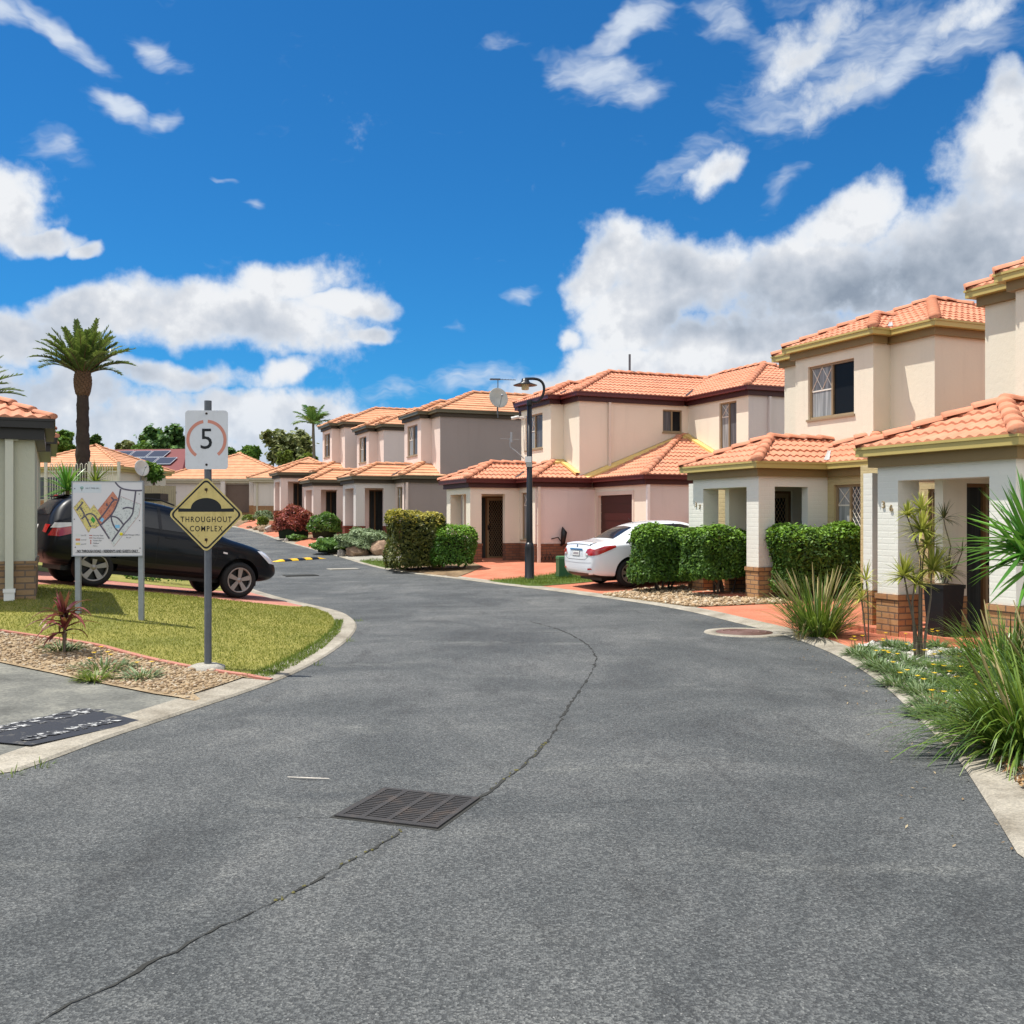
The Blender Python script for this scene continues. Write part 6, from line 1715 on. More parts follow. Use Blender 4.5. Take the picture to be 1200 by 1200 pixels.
boulder('boulder', 'pinkish rock at the left end of the juniper bank', 370, 381, 629, 638, M['rock_grey'], 17, GB_)
for i, (a, b_, c, d) in enumerate(((310, 322, 615, 624), (322, 328, 616, 624), (303, 309, 617, 623), (296, 302, 617, 621), (289, 295, 615.5, 619), (333, 338, 630, 635))):
    boulder('garden_rock', ['grey rock, largest of the rockery left of the red bush', 'brown rock hard against the red bush', 'sandy rock left of the grey rockery rock', 'small dark rock in the rockery row', 'smallest dark rock, far left of the rockery row', 'pale rock at the foot of the red bush by the kerb'][i], a, b_, c, d, M['rock_grey'] if i in (0, 5) else M['rock'], 20 + i, 'rocks of the rockery')

# ------------------------------------------------------------------ stuff: grass blades, pebbles, litter
def in_poly(P, x, y):
    ins = False
    for (ax, ay), (bx, by) in zip(P, P[1:] + P[:1]):
        if (ay > y) != (by > y) and x < (bx - ax) * (y - ay) / (by - ay) + ax: ins = not ins
    return ins
def scatter(poly, n, near=True):
    xs = [p[0] for p in poly]; ys = [p[1] for p in poly]; o = []; k = 0
    while len(o) < n and k < n * 12:
        k += 1
        x, y = random.uniform(min(xs), max(xs)), random.uniform(min(ys), max(ys))
        if in_poly(poly, x, y) and random.random() < min(1, (14 / max(y, 8)) ** 1): o.append((x, y, G(x, y)))
    return np.array(o)
def grass(name, label, poly, n, h, m, dz=.006):
    P = scatter(poly, n); n = len(P); P[:, 2] += dz
    a = rng.uniform(0, 2 * math.pi, n); hh = h * rng.uniform(.5, 1.3, n)
    sd = np.stack([np.cos(a), np.sin(a), np.zeros(n)], 1) * (.0036 * rng.uniform(.7, 1.6, n))[:, None]
    up = np.stack([rng.normal(0, .45, n), rng.normal(0, .45, n), np.ones(n)], 1) * hh[:, None] * .5
    o = quads(name, P + up, sd, up, m); return tag(o, label, kind='stuff')
M['grass'] = leafmat('lawn_blades', [(0.1, (0.088, 0.122, 0.018)), (0.4, (0.2, 0.223, 0.037)), (0.7, (0.312, 0.309, 0.069)), (0.95, (0.475, 0.431, 0.138))], .6, 0.35, .55, .2)
M['grass_green'] = leafmat('green_blades', [(0.1, (0.048, 0.086, 0.011)), (0.5, (0.12, 0.19, 0.024)), (0.9, (0.24, 0.287, 0.055))], .5, .3, 1.2, .2)
grass('grass', 'dry yellow-green mown grass', lawn_poly, 90000, .026, M['grass'])
edge_poly = between(KL, g(318, 800), g(415, 730)) + [g(402, 728), g(398, 742), g(380, 760), g(350, 779), g(318, 795)]
grass('grass', 'greener longer grass along the kerb', edge_poly, 3500, .04, M['grass_green'])

def pebbles(name, label, poly, n, size, cols, dz=0.0):
    P = scatter(poly, n); n = len(P)
    bm = bmesh.new(); bmesh.ops.create_icosphere(bm, subdivisions=1, radius=1)
    bv = np.array([v.co[:] for v in bm.verts]); bf = np.array([[v.index for v in f.verts] for f in bm.faces]); bm.free()
    s = size * rng.lognormal(0, .35, (n, 1)) * np.array([[1, .75, .55]]) * rng.uniform(.8, 1.25, (n, 3))
    a = rng.uniform(0, 2 * math.pi, n); c, sn = np.cos(a), np.sin(a)
    V = bv[None] * s[:, None] * rng.uniform(.85, 1.15, (n, len(bv), 1))
    X = V[..., 0] * c[:, None] - V[..., 1] * sn[:, None]; Y = V[..., 0] * sn[:, None] + V[..., 1] * c[:, None]
    V = np.stack([X, Y, V[..., 2]], 2) + (P + np.array([0, 0, dz]))[:, None] + np.array([0, 0, 1]) * (s[:, None, 2:3] * .35)
    F = bf[None] + (np.arange(n) * len(bv))[:, None, None]
    me = bpy.data.meshes.new(name); me.vertices.add(n * len(bv)); me.vertices.foreach_set('co', V.astype(np.float32).ravel())
    k = n * len(bf); me.loops.add(k * 3); me.polygons.add(k); me.loops.foreach_set('vertex_index', F.astype(np.int32).ravel())
    me.polygons.foreach_set('loop_start', np.arange(k, dtype=np.int32) * 3); me.polygons.foreach_set('loop_total', np.full(k, 3, dtype=np.int32)); me.polygons.foreach_set('use_smooth', np.ones(k, dtype=bool))
    me.update(); me.validate()
    m, nt, out = _nt(name + '_stone'); gg = N(nt, 'ShaderNodeNewGeometry'); p = N(nt, 'ShaderNodeBsdfPrincipled', Roughness=.8)
    L(nt, ramp(nt, gg.outputs['Random Per Island'], [(i / (len(cols) - 1), c_) for i, c_ in enumerate(cols)]), p.inputs['Base Color']); L(nt, p.outputs[0], out.inputs['Surface'])
    o = link_mesh(name, me, m); return tag(o, label, kind='stuff')
TANS = [(.16, .10, .05), (.34, .23, .12), (.46, .34, .20), (.27, .18, .10), (.52, .44, .32), (.38, .24, .11), (.58, .50, .38)]
left_gravel = between(KL, g(252, 824), g(318, 800)) + gb_edge + [(-12, 12.3), g(0, 775), g(60, 787.5), g(120, 800), g(180, 812), g(243, 825)]
pebbles('gravel', 'tan river pebbles filling the left garden bed', left_gravel, 8200, .0165, [tuple(c * .85 for c in t_) for t_ in TANS], .012)
GR = [g(706, 698), g(748, 691), g(800, 687), g(860, 688), g(905, 696), g(925, 707), g(880, 708.5), g(811, 711.5), g(760, 705)]
area('gravel_bed', GR, M['gravel_base'], .012, .4); pebbles('gravel', 'tan pebbles under the clipped hedges on the right', GR, 3600, .025, TANS, .018)
STR = [g(572, 681), g(612, 687), g(632, 687), g(692, 682), g(726, 679.5), g(720, 674), g(690, 672), g(655, 672), g(627, 676)]
area('grass_strip', STR, M['lawn_green'], .010, .5); grass('grass', 'short green grass around the lamp post', STR, 5000, .07, M['grass_green'], .012)
MUL = [g(484, 671.5), g(510, 674.5), g(535, 677.5), g(566, 664), g(545, 656), g(500, 655), g(458, 663), g(452, 667)]
area('mulch_bed', MUL, M['soil'], .012, .5)
VG = [g(421, 658), g(452, 667), g(466, 665), g(470, 659), g(440, 655.5)]
area('grass_verge', VG, M['lawn_green'], .014, .5); grass('grass', 'green verge by the golden hedge', VG, 1500, .07, M['grass_green'], .014)
PTH = [g(404, 653.5), g(420, 657.5), g(470, 657.5), g(500, 653), g(470, 650.5), g(410, 650.5)]
area('footpath', PTH, M['path'], .016, .6)
bank = between(KR, g(484, 671), g(275, 616.5)); 
area('garden_bed', bank + [(-19, 66), (-12, 56), (-7, 50), (-3.5, 42), (-.5, 34.5)], M['soil'], -.006, .8)
for P_, lb in (([g(345, 637), g(366, 643), g(392, 636), g(372, 628)], 'driveway'), ([g(308, 625), g(322, 630), g(345, 622), g(330, 617)], 'driveway'), ([g(278, 617.5), g(290, 620.5), g(312, 611), g(296, 607)], 'driveway')):
    area(lb, P_, M['red'], .012, .8)
# right-hand flower bed with white pebbles
bed = between(KR, g(1192, 1005), g(985, 770)) + [g(1003, 757), g(1040, 750), g(1080, 757), g(1130, 762), g(1165, 758), (8.4, 10.8), (7.2, 6.8), (4.6, 3.4)]
area('garden_bed', bed, M['white_base'], .008, .4)
pebbles('white_pebbles', 'white pebbles and dry litter of the right flower bed', bed, 5000, .018, [(.42, .40, .36), (.62, .60, .56), (.70, .69, .66), (.30, .22, .14), (.66, .63, .58), (.52, .48, .42)], .010)
lit = between(KR, g(1192, 1005), g(1050, 818)) + [g(1085, 822), g(1130, 855), g(1200, 930), (3.6, 3.6)]
kr_lit = between(RIGHT, road_hit((1190, 1000)), road_hit((820, 719))); kr_in = offset(kr_lit, .5, 1)
Pr = scatter(kr_lit + list(reversed(kr_in)), 150); Pr[:, 2] = [zr(y) for y in Pr[:, 1]]
ax_, ay_ = leaf_axes(np.tile([0, 0, 1.0], (len(Pr), 1)), .016, .4, .35)
tag(quads('leaf_litter', Pr + np.array([0, 0, .010]), ax_, ay_, leafmat('gutter_leaves', [(.1, (.08, .05, .02)), (.5, (.24, .16, .08)), (.9, (.40, .33, .2))], .7, .1, 3)), 'scattered dry leaf bits along the right edge of the road', kind='stuff')
P = scatter(lit, 900); ax_, ay_ = leaf_axes(np.tile([0, 0, 1.0], (len(P), 1)), .030, .4, .5)
tag(quads('leaf_litter', P + np.array([0, 0, .03]), ax_, ay_, leafmat('dead_leaves', [(.1, (.10, .05, .02)), (.5, (.28, .15, .06)), (.9, (.42, .30, .15))], .7, .1, 3)), 'brown leaf litter under the strappy grass', kind='stuff')

# ------------------------------------------------------------------ gazanias, grasses, yucca, dracaenas, cordyline
def gazania(x, y, r, label, group, nf=3, m='gazania'):
    t = empty('gazania', (x, y, G(x, y)), random.uniform(0, 6), label, 'flowering plant', group)
    mb = MB(); n = int(110 + 420 * r)
    for i in range(n):
        a = random.uniform(0, 2 * math.pi); rr = r * math.sqrt(random.random()) * .8; el = random.uniform(.35, 1.2)
        d = Vector((math.cos(a) * math.cos(el), math.sin(a) * math.cos(el), math.sin(el))) + Vector((rr / r * math.cos(a), rr / r * math.sin(a), 0)) * .4
        mb.blade((rr * math.cos(a), rr * math.sin(a), .0), d, random.uniform(.10, .19), random.uniform(.012, .020), .8, 3)
    mb.build('leaves', M[m], t, uv=False)
    for i in range(nf):
        a = random.uniform(0, 2 * math.pi); rr = r * random.uniform(.1, .9); h = random.uniform(.15, .22); c = (rr * math.cos(a), rr * math.sin(a), h)
        f = MB()
        for k in range(11):
            b = 2 * math.pi * k / 11; f.face([c, (c[0] + .014 * math.cos(b - .25), c[1] + .014 * math.sin(b - .25), h + .006), (c[0] + .034 * math.cos(b), c[1] + .034 * math.sin(b), h + .012), (c[0] + .014 * math.cos(b + .25), c[1] + .014 * math.sin(b + .25), h + .006)])
        fo = f.build('flower', M['yellow_petal'], t, uv=False)
        s = MB(); s.tube([(c[0] * .8, c[1] * .8, 0), (c[0], c[1], h - .002)], .003, 5); s.build('stalk', M['gazania'], fo, uv=False)
    return t
GG = 'gazanias in the right flower bed'
gz = [(1005, 768, .16), (1022, 772, .2), (1040, 768, .18), (1040, 785, .24), (1062, 776, .22), (1068, 795, .24), (1085, 782, .2), (1092, 802, .26), (1098, 826, .24), (1112, 812, .26), (1075, 760, .16), (1120, 788, .22), (1118, 768, .18), (1108, 842, .22), (1132, 828, .26), (1140, 805, .22), (1053, 803, .2), (1128, 852, .24), (1098, 758, .14), (1030, 782, .2), (1052, 790, .22), (1080, 812, .24), (1090, 838, .2), (1120, 806, .24), (1105, 786, .22), (1062, 762, .16), (1046, 758, .15), (1135, 778, .2), (1118, 838, .22), (1014, 762, .14)]
for i, (px, py, r) in enumerate(gz):
    x, y = g(px, py)
    gazania(x, y, r, 'yellow gazania of the grey-green mat between the right kerb and the brick porch', GG, 1 if i % 3 else 3)
for (px, py, r, lb, m, nf) in ((73, 762, .22, 'dark green gazania with yellow flowers at the foot of the burgundy cordyline', 'gazania', 3), (121, 784, .33, 'largest gazania clump in the left gravel bed', 'gazania', 4), (166, 795, .17, 'small silvery gazania nearest the sign post', 'silver', 2), (110, 797, .15, 'small bright green tuft at the edge of the parking bay', 'tree_lime', 1)):
    x, y = g(px, py); gazania(x, y, r, lb, None, nf, m)

def grass_clump(name, label, x, y, n, ln, wid, spread, m, spikes=0, cat='ornamental grass', lean=(0, 0), droop=(.5, 1.3), z=None):
    t = empty(name, (x, y, G(x, y) if z is None else z), 0, label, cat); mb = MB()
    for i in range(n):
        a = random.uniform(0, 2 * math.pi); el = random.uniform(.55, 1.45); rr = spread * math.sqrt(random.random())
        d = Vector((math.cos(a) * math.cos(el) + lean[0], math.sin(a) * math.cos(el) + lean[1], math.sin(el)))
        mb.blade((rr * math.cos(a), rr * math.sin(a), -.02), d, ln * random.uniform(.55, 1.15), wid * random.uniform(.7, 1.2), random.uniform(*droop), 6)
    mb.build('leaves', m, t, uv=False)
    if spikes:
        sp = MB()
        for i in range(spikes):
            a = random.uniform(0, 2 * math.pi); el = random.uniform(.75, 1.35); rr = spread * .6 * random.random()
            d = Vector((math.cos(a) * math.cos(el), math.sin(a) * math.cos(el), math.sin(el))).normalized(); l_ = ln * random.uniform(.8, 1.12)
            p0 = Vector((rr * math.cos(a), rr * math.sin(a), 0)); p1 = p0 + d * l_ * .6; p2 = p0 + d * l_ - Vector((0, 0, .04))
            sp.tube([p0, p1, p2], [.004, .0035, .002], 4); q = MB(); q.tube([p1, p1 * .6 + p2 * .4, p2], [.004, .013, .003], 5); sp.add(q)
            if i % 2 == 0: sp.blade(p0, d, l_ * .8, .012, .6, 5)
        sp.build('seed_heads', M['straw'], t, uv=False)
    return t
b = g3(963, 746)
grass_clump('grass_clump', 'big tufted grass clump with straw seed heads on the kerb corner', b.x, b.y + .15, 420, .98, .020, .26, M['strap'], 46)
for (px, py, n, l_, lb) in ((1185, 880, 760, .86, 'strappy grass spilling over the kerb, nearest the camera'), (1160, 800, 560, .80, 'upright strappy grass clump behind the nearest one, below the yucca'), (1225, 850, 620, .95, 'tall strappy grass at the right edge of the picture')):
    b = g3(px, py); grass_clump('strappy_grass', lb, b.x + .12, b.y, n, l_, .021, .27, M['strap'], 10, lean=(-.10, -.04), droop=(.8, 2.2))
b = g3(938, 750); grass_clump('dry_grass_tuft', 'thin dry straw tuft growing from the kerb joint by the manhole', b.x, b.y, 26, .34, .006, .10, M['straw'], 8)

def yucca():
    b = g3(1212, 812); t = empty('yucca', b, 0, 'green yucca with long sword leaves at the right edge, before the brick porch', 'yucca')
    s = b.y / FPX; zc = (812 - 640) * s
    mb = MB(); mb.tube([(0, 0, -.1), (.03, 0, zc * .5), (0, .02, zc)], [.07, .06, .06], 9); mb.build('trunk', M['bark'], t)
    lf = MB()
    for i in range(150):
        a = random.uniform(0, 2 * math.pi); el = random.uniform(-.55, 1.5); d = Vector((math.cos(a) * math.cos(el), math.sin(a) * math.cos(el), math.sin(el)))
        lf.blade((d.x * .04, d.y * .04, zc + random.uniform(-.22, .08)), d, random.uniform(.55, .82), .060, random.uniform(.05, .30), 5, fold=.5)
    lf.build('leaves', M['yucca'], t, uv=False)
yucca()
def head(mb, c, n, ln, w, droop=.5, lo=-.3):
    for i in range(n):
        a = random.uniform(0, 2 * math.pi); el = random.uniform(lo, 1.45); d = Vector((math.cos(a) * math.cos(el), math.sin(a) * math.cos(el), math.sin(el)))
        mb.blade(Vector(c) + d * .015, d, ln * random.uniform(.7, 1.15), w, droop * random.uniform(.5, 1.4), 4, fold=.3)
def dracaena():
    b = g3(1077, 772); t = empty('dracaena', b, 0, 'yellow-variegated dracaena with bare forked stems growing in the flower bed', 'plant'); s = b.y / FPX
    P = lambda px, py, dy=0.0: ((px - 1077) * s, dy, (772 - py) * s)
    st = MB(); stems = [[(1076, 772), (1074, 735), (1066, 700), (1060, 676)], [(1078, 772), (1078, 730), (1076, 690), (1077, 655), (1070, 625), (1064, 604)], [(1080, 772), (1084, 730), (1090, 700), (1093, 672)], [(1079, 772), (1081, 740), (1082, 700), (1082, 660), (1083, 640)], [(1075, 772), (1072, 740), (1068, 705), (1070, 684)]]
    for i, q in enumerate(stems): st.tube([P(x, y, .05 * math.sin(i * 2 + k)) for k, (x, y) in enumerate(q)], [.020, .015, .011, .009, .008, .007][:len(q)], 7)
    st.build('stem', M['stem'], t)
    lf = MB()
    for (px, py, n, l_) in ((1060, 676, 60, .26), (1064, 604, 34, .16), (1078, 622, 60, .30), (1081, 598, 40, .20), (1094, 668, 70, .30), (1084, 640, 50, .27), (1071, 684, 30, .22)): head(lf, P(px, py, random.uniform(-.08, .08)), int(n * 1.5), l_ * 1.08, .026, .5)
    lf.build('leaves', M['dracaena'], t, uv=False)
dracaena()
def potted():
    b = Vector((*at(1106, 12.95), .10)); s = b.y / FPX
    t = empty('plant_pot', b, R(20), 'tall square black planter standing on the porch paving', 'planter'); w0, w1, h = .14, .178, 60 * s
    mb = MB(); P = lambda k, z: [(-k, -k, z), (k, -k, z), (k, k, z), (-k, k, z)]
    mb.hexa(P(w0, 0) + P(w1, h)); mb.hexa(P(w1 + .008, h - .05) + P(w1 + .010, h)); mb.build('body', mat('matt_black_glaze', (.010, .010, .012), .45, .1), t)
    so_ = MB(); so_.box(-w1 + .03, w1 - .03, -w1 + .03, w1 - .03, h + .001, h + .006); so_.build('potting_soil', M['soil'], t)
    d = empty('dracaena', (b.x, b.y, b.z + h), 0, 'dull dark dracaena with drooping heads growing in the black planter', 'plant')
    st = MB(); st.tube([(0, 0, 0), (.05, 0, .25), (.10, .02, .5), (.02, 0, .75), (.0, 0, .86)], [.014, .011, .009, .007, .006], 6); st.tube([(0, 0, 0), (-.05, .03, .2), (-.06, .03, .3)], .010, 6); st.tube([(.03, 0, 0), (.16, 0, .22), (.26, .04, .42)], [.011, .009, .006], 6); st.build('stem', M['stem'], d)
    lf = MB(); head(lf, (0, 0, .86), 40, .24, .016, .9); head(lf, (.06, 0, .14), 60, .30, .018, 1.1); head(lf, (.26, .04, .42), 22, .20, .014, 1.2); head(lf, (-.08, .03, .3), 40, .26, .018, .9); lf.build('leaves', M['dracaena_dark'], d, uv=False)
potted()
b = g3(1015, 752); t = empty('dracaena', b, 0, 'thin two-stemmed yellowing dracaena beside the big grass clump', 'plant'); s = b.y / FPX
st = MB(); st.tube([(0, 0, 0), (-.03, 0, .3), (-.06, 0, .55)], .010, 6); st.tube([(.03, 0, 0), (.03, 0, .3), (.02, 0, .62), (.0, 0, .8)], .009, 6); st.build('stem', M['stem'], t)
lf = MB(); head(lf, (-.06, 0, .56), 34, .26, .018, .7); head(lf, (0, 0, .8), 34, .28, .018, .6); lf.build('leaves', M['dracaena'], t, uv=False)
def cordyline():
    b = g3(75, 767); t = empty('cordyline', b, 0, 'burgundy cordyline standing in the left gravel bed', 'plant'); s = b.y / FPX
    st = MB(); st.tube([(0, 0, -.05), (.005, 0, .2), (0, 0, .44)], [.018, .015, .012], 7); st.build('stem', M['stem'], t)
    lf = MB()
    for i in range(34):
        a = random.uniform(0, 2 * math.pi); el = random.uniform(-.1, 1.35); d = Vector((math.cos(a) * math.cos(el), math.sin(a) * math.cos(el), math.sin(el)))
        lf.blade((0, 0, random.uniform(.22, .50)), d, random.uniform(.30, .46), .062, random.uniform(.9, 1.9), 6, fold=.4)
    for i in range(7):
        a = random.uniform(0, 2 * math.pi); d = Vector((.25 * math.cos(a), .25 * math.sin(a), 1)); lf.blade((0, 0, .44), d, random.uniform(.24, .36), .055, .5, 5, fold=.4)
    lf.build('leaves', M['cordyline'], t, uv=False)
cordyline()
for i, (px, py) in enumerate(((420, 728), (408, 752), (372, 779), (12, 909), (46, 898))):
    b = g3(px, py); grass_clump('weed_tuft', ['weed tuft in the kerb joint at the outer bend of the lawn', 'weed tuft at the kerb below the bend', 'weed tuft where the kerb leaves the lawn', 'tiny weed at the kerb by the left edge', 'tiny weed on the parking bay kerb joint'][i], b.x, b.y, 24, .09, .007, .07, M['grass_green'], 0, 'weed')
# ------------------------------------------------------------------ left neighbour house
def left_house():
    z0 = .50
    h = empty('garden_house', (-6.565, 13.5, z0), R(25), 'sage-green rendered house with black gutters at the left edge', 'house')
    wl, br = MB(), MB(); bz = .56; wx = -7
    wall(wl, Fr((wx, 0), (0, 0), (0, -1)), bz, 2.35); wall(wl, Fr((0, 0), (0, 2.2), (1, 0)), bz, 2.35); wall(wl, Fr((0, 2.2), (wx, 2.2), (0, 1)), bz, 2.35)
    br.box(wx, .012, -.012, 2.212, -.6, bz - .075); br.box(wx, .03, -.03, 2.23, bz - .075, bz)
    wall(wl, Fr((-3.6, 2.2), (-3.6, 7.1), (1, 0)), bz, 2.5); br.box(-9, -3.588, 2.23, 7.1, -.6, bz)
    wall(wl, Fr((-7, 7.1), (-.06, 7.1), (0, -1)), .25, 2.55, [(5.3, 6.2, 1.0, 2.1)]); window(h, Fr((-7, 7.1), (-.06, 7.1), (0, -1)), 5.3, 6.2, 1.0, 2.1, 'dark', 'bronze'); wall(wl, Fr((-.06, 7.1), (-.06, 11), (1, 0)), .25, 2.55)
    wl.build('wall', M['sage'], h); br.build('brick_base', M['brick_sand'], h)
    hip_roof('front_roof', -7, .24, -.27, 1.75, 2.48, h, 'x1', capr=.06); eaves(-7, .24, -.27, 2.40, 2.48, h, M['black_trim'], M['black_trim'], 'yYX')
    hip_roof('garage_roof', -10, -3.2, 1.5, 8.0, 2.56, h, 'x1'); eaves(-10, -3.2, 2.8, 8.0, 2.56, h, M['black_trim'], M['black_trim'], 'X')
    hip_roof('rear_roof', -7, .29, 6.75, 9.0, 2.75, h, 'x1', capr=.07); eaves(-7, .29, 6.75, 11.3, 2.75, h, M['black_trim'], M['black_trim'], 'yYX')
    mb = MB(); mb.box(-.36, -.26, -.115, -.025, .14, 2.33); mb.box(-.29, -.20, -.1, -.02, 2.2, 2.33); d = mb.build('downpipe', M['pipe_sage'], h)
    mb = MB(); mb.box(-.375, -.245, -.13, -.015, .03, .14); mb.box(-.385, -.235, -.14, -.01, .14, .19); mb.build('shoe', M['white_paint'], d)
left_house()

# ------------------------------------------------------------------ the far single-storey house and neighbours
def far_house(name, label, x, y, z, rz, rects, gm, wm, bm_, extra=None, tile='tile_far', zw=2.35):
    h = empty(name, (x, y, z), rz, label, 'house'); wl, br = MB(), MB()
    for i, (x0, x1, y0, y1, ends, axis) in enumerate(rects):
        wl.box(x0, x1, y0, y1, .55, zw); br.box(x0 - .01, x1 + .01, y0 - .01, y1 + .01, -.6, .55)
        hip_roof('roof', x0 - .4, x1 + .4, y0 - .4, y1 + .4, zw + .12 + .004 * i, h, ends, axis, False, [M[tile], M[tile]])
        eaves(x0 - .4, x1 + .4, y0 - .4, y1 + .4, zw + .12, h, M[gm], M[gm], 'xyXY', .003 * i)
    wl.build('wall', M[wm], h); br.build('brick_base', M[bm_], h)
    if extra: extra(h)
    return h
def ex1(h):
    # recessed porch, columns, window and meter box of the long far house
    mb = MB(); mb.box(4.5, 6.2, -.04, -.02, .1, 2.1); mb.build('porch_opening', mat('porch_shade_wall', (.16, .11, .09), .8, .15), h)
    mb = MB(); mb.box(4.2, 4.5, -.5, -.1, .6, 2.3); mb.build('column', M['lowpink'], h); mb = MB(); mb.box(6.2, 6.5, -.5, -.1, .6, 2.3); mb.build('column', M['lowpink'], h)
    mb = MB(); mb.box(4.2, 4.5, -.51, -.1, -.3, .6); mb.box(6.2, 6.5, -.51, -.1, -.3, .6); mb.build('column_base', M['brick'], h)
    mb = MB(); mb.box(4.55, 5.3, -.03, -.005, .2, 2.0); mb.build('door', M['curtain'], h)
    mb = MB(); mb.box(9.0, 9.7, -2.12, -2.0, .9, 1.8); mb.build('meter_box', M['palewall'], h)
    mb = MB(); mb.box(.5, .9, -.03, -.005, .8, 2.0); mb.build('window', M['midglass'], h)
    mb = MB(); mb.box(7.0, 7.1, -2.1, -2.0, 0, 2.3); mb.build('downpipe', M['cream_trim'], h)
x0, y0 = at(190, 70)
far_house('far_bungalow', 'long single-storey peach-roofed bungalow at the end of the road', x0, y0, 1.95, R(4), [(0, 9.0, 0, 9.2, 'both', 'x'), (6.8, 13.5, -2.0, 7.5, 'both', 'y')], 'cream_trim', 'lowpink', 'brick', ex1)
x1, y1 = at(62, 58)
def ex2(h):
    mb = MB(); mb.box(1.2, 3.0, -.03, -.005, .6, 1.9); mb.build('window', M['midglass'], h)
far_house('far_bungalow', 'cream bungalow with a pale orange roof behind the pool fence', x1 - 2, y1, 2.15, R(-6), [(0, 6.2, 0, 6.0, 'both', 'y')], 'gold_trim', 'cream', 'brick', ex2)
def red_roof():
    x, y = at(128, 84); h = empty('red_roofed_house', (x, y, 3.2), R(-8), 'dark house with a red metal roof carrying solar panels', 'house')
    rm = mat('red_metal_roof', (.14, .022, .02), .7, .2, 4); W = 6.3
    wl = MB(); wl.box(-8, W, 0, 8, -1, 2.4); wl.build('wall', mat('dark_house_wall', (.05, .05, .06), .8, .1), h)
    r = MB(); r.face([(-8.5, -.6, 2.4), (W + .6, -.6, 2.4), (W - 1.2, 4, 4.6), (-8.5, 4, 4.6)]); r.face([(W + .6, -.6, 2.4), (W + .6, 8.6, 2.4), (W - 1.2, 4, 4.6)]); r.face([(W + .6, 8.6, 2.4), (-8.5, 8.6, 2.4), (-8.5, 4, 4.6), (W - 1.2, 4, 4.6)]); r.face([(-8.5, -.6, 2.4), (-8.5, 4, 4.6), (-8.5, 8.6, 2.4)]); r.build('roof', rm, h)
    gt = MB(); gt.box(-8.5, W + .6, -.72, -.61, 2.25, 2.41); gt.build('gutter', M['black_trim'], h)
    pm = mat('solar_panel', (.012, .018, .040), .5, .1, 3, coat=.1, spec=.2); fm = mat('panel_edge', (.4, .42, .45), .4, 0, metal=.6)
    for j, (row0, n, xs) in enumerate(((1.9, 8, -8), (.45, 6, -3.2))):
        for i in range(n):
            a, b_ = xs + i * 1.72, xs + i * 1.72 + 1.62; y0, y1 = row0, row0 + 1.35
            if b_ > W - .3 - y1 * .38: continue
            z = lambda yy: 2.4 + (yy + .6) * 2.2 / 4.6 + .12
            mb = MB(); mb.hexa([(a, y0, z(y0)), (b_, y0, z(y0)), (b_, y1, z(y1)), (a, y1, z(y1)), (a, y0, z(y0) + .05), (b_, y0, z(y0) + .05), (b_, y1, z(y1) + .05), (a, y1, z(y1) + .05)]); p = mb.build('solar_panel', fm, h)
            mb = MB(); e = .05; mb.face([(a + e, y0 + e, z(y0 + e) + .055), (b_ - e, y0 + e, z(y0 + e) + .055), (b_ - e, y1 - e, z(y1 - e) + .055), (a + e, y1 - e, z(y1 - e) + .055)]); mb.build('cells', pm, p)
red_roof()

def dish(name, label, x, y, z, r, az, el, pole, mesh=False, parent=None):
    t = empty(name, (x, y, z), 0, label, 'satellite dish')
    mb = MB(); mb.lathe([(0, 0), (r * .5, r * .06), (r * .85, r * .17), (r, r * .24), (r * .98, r * .26), (r * .8, r * .18), (0, .03)], 26)
    o = mb.build('reflector', mat('dish_' + name, (.42, .41, .36) if mesh else (.60, .58, .52), .45, .25, 3, metal=.2), t)
    o.rotation_euler = (R(90 - el), 0, az); o.location = (0, 0, pole)
    mb = MB(); mb.tube([(0, 0, -.3), (0, 0, pole)], .03, 8); mb.build('mast', M['steel_dark'], t)
    mb = MB(); mb.tube([(0, -r * .95, r * .2), (0, -.05, r * .9), (0, 0, r * 1.0)], .014, 6); mb.lathe([(0, r * .9), (.05, r * .92), (.05, r * 1.05), (0, r * 1.07)], 8); a = mb.build('feed_arm', M['steel'], o)
    return t
q = atz(583, 467, 40.5); dish('satellite_dish', 'large grey mesh satellite dish standing at the eave of the mauve-sided townhouse', q.x, q.y, q.z - .35, .43, R(28), 12, .35, True)
p_ = atz(583.5, 444.5, 40.7); t = empty('tv_aerial', (p_.x, p_.y, p_.z - 1.6), R(4), 'thin television aerial rising behind the satellite dish', 'aerial')
mb = MB(); mb.tube([(0, 0, 0), (0, 0, 1.6)], .02, 6); mb.build('mast', M['steel_dark'], t)
mb = MB(); mb.tube([(-.35, 0, 1.6), (.75, 0, 1.58)], .016, 5)
for i in range(9): mb.tube([(-.3 + i * .12, -.22 + .015 * i, 1.6), (-.3 + i * .12, .22 - .015 * i, 1.6)], .008, 4)
mb.box(-.32, .1, -.05, .05, 1.57, 1.63); mb.build('boom', M['steel_dark'], t)
q = atz(165, 549, 50); dish('satellite_dish', 'cream satellite dish on a mast beside the timber fence', q.x, q.y, q.z - 1.2, .42, R(55), 10, 1.2)

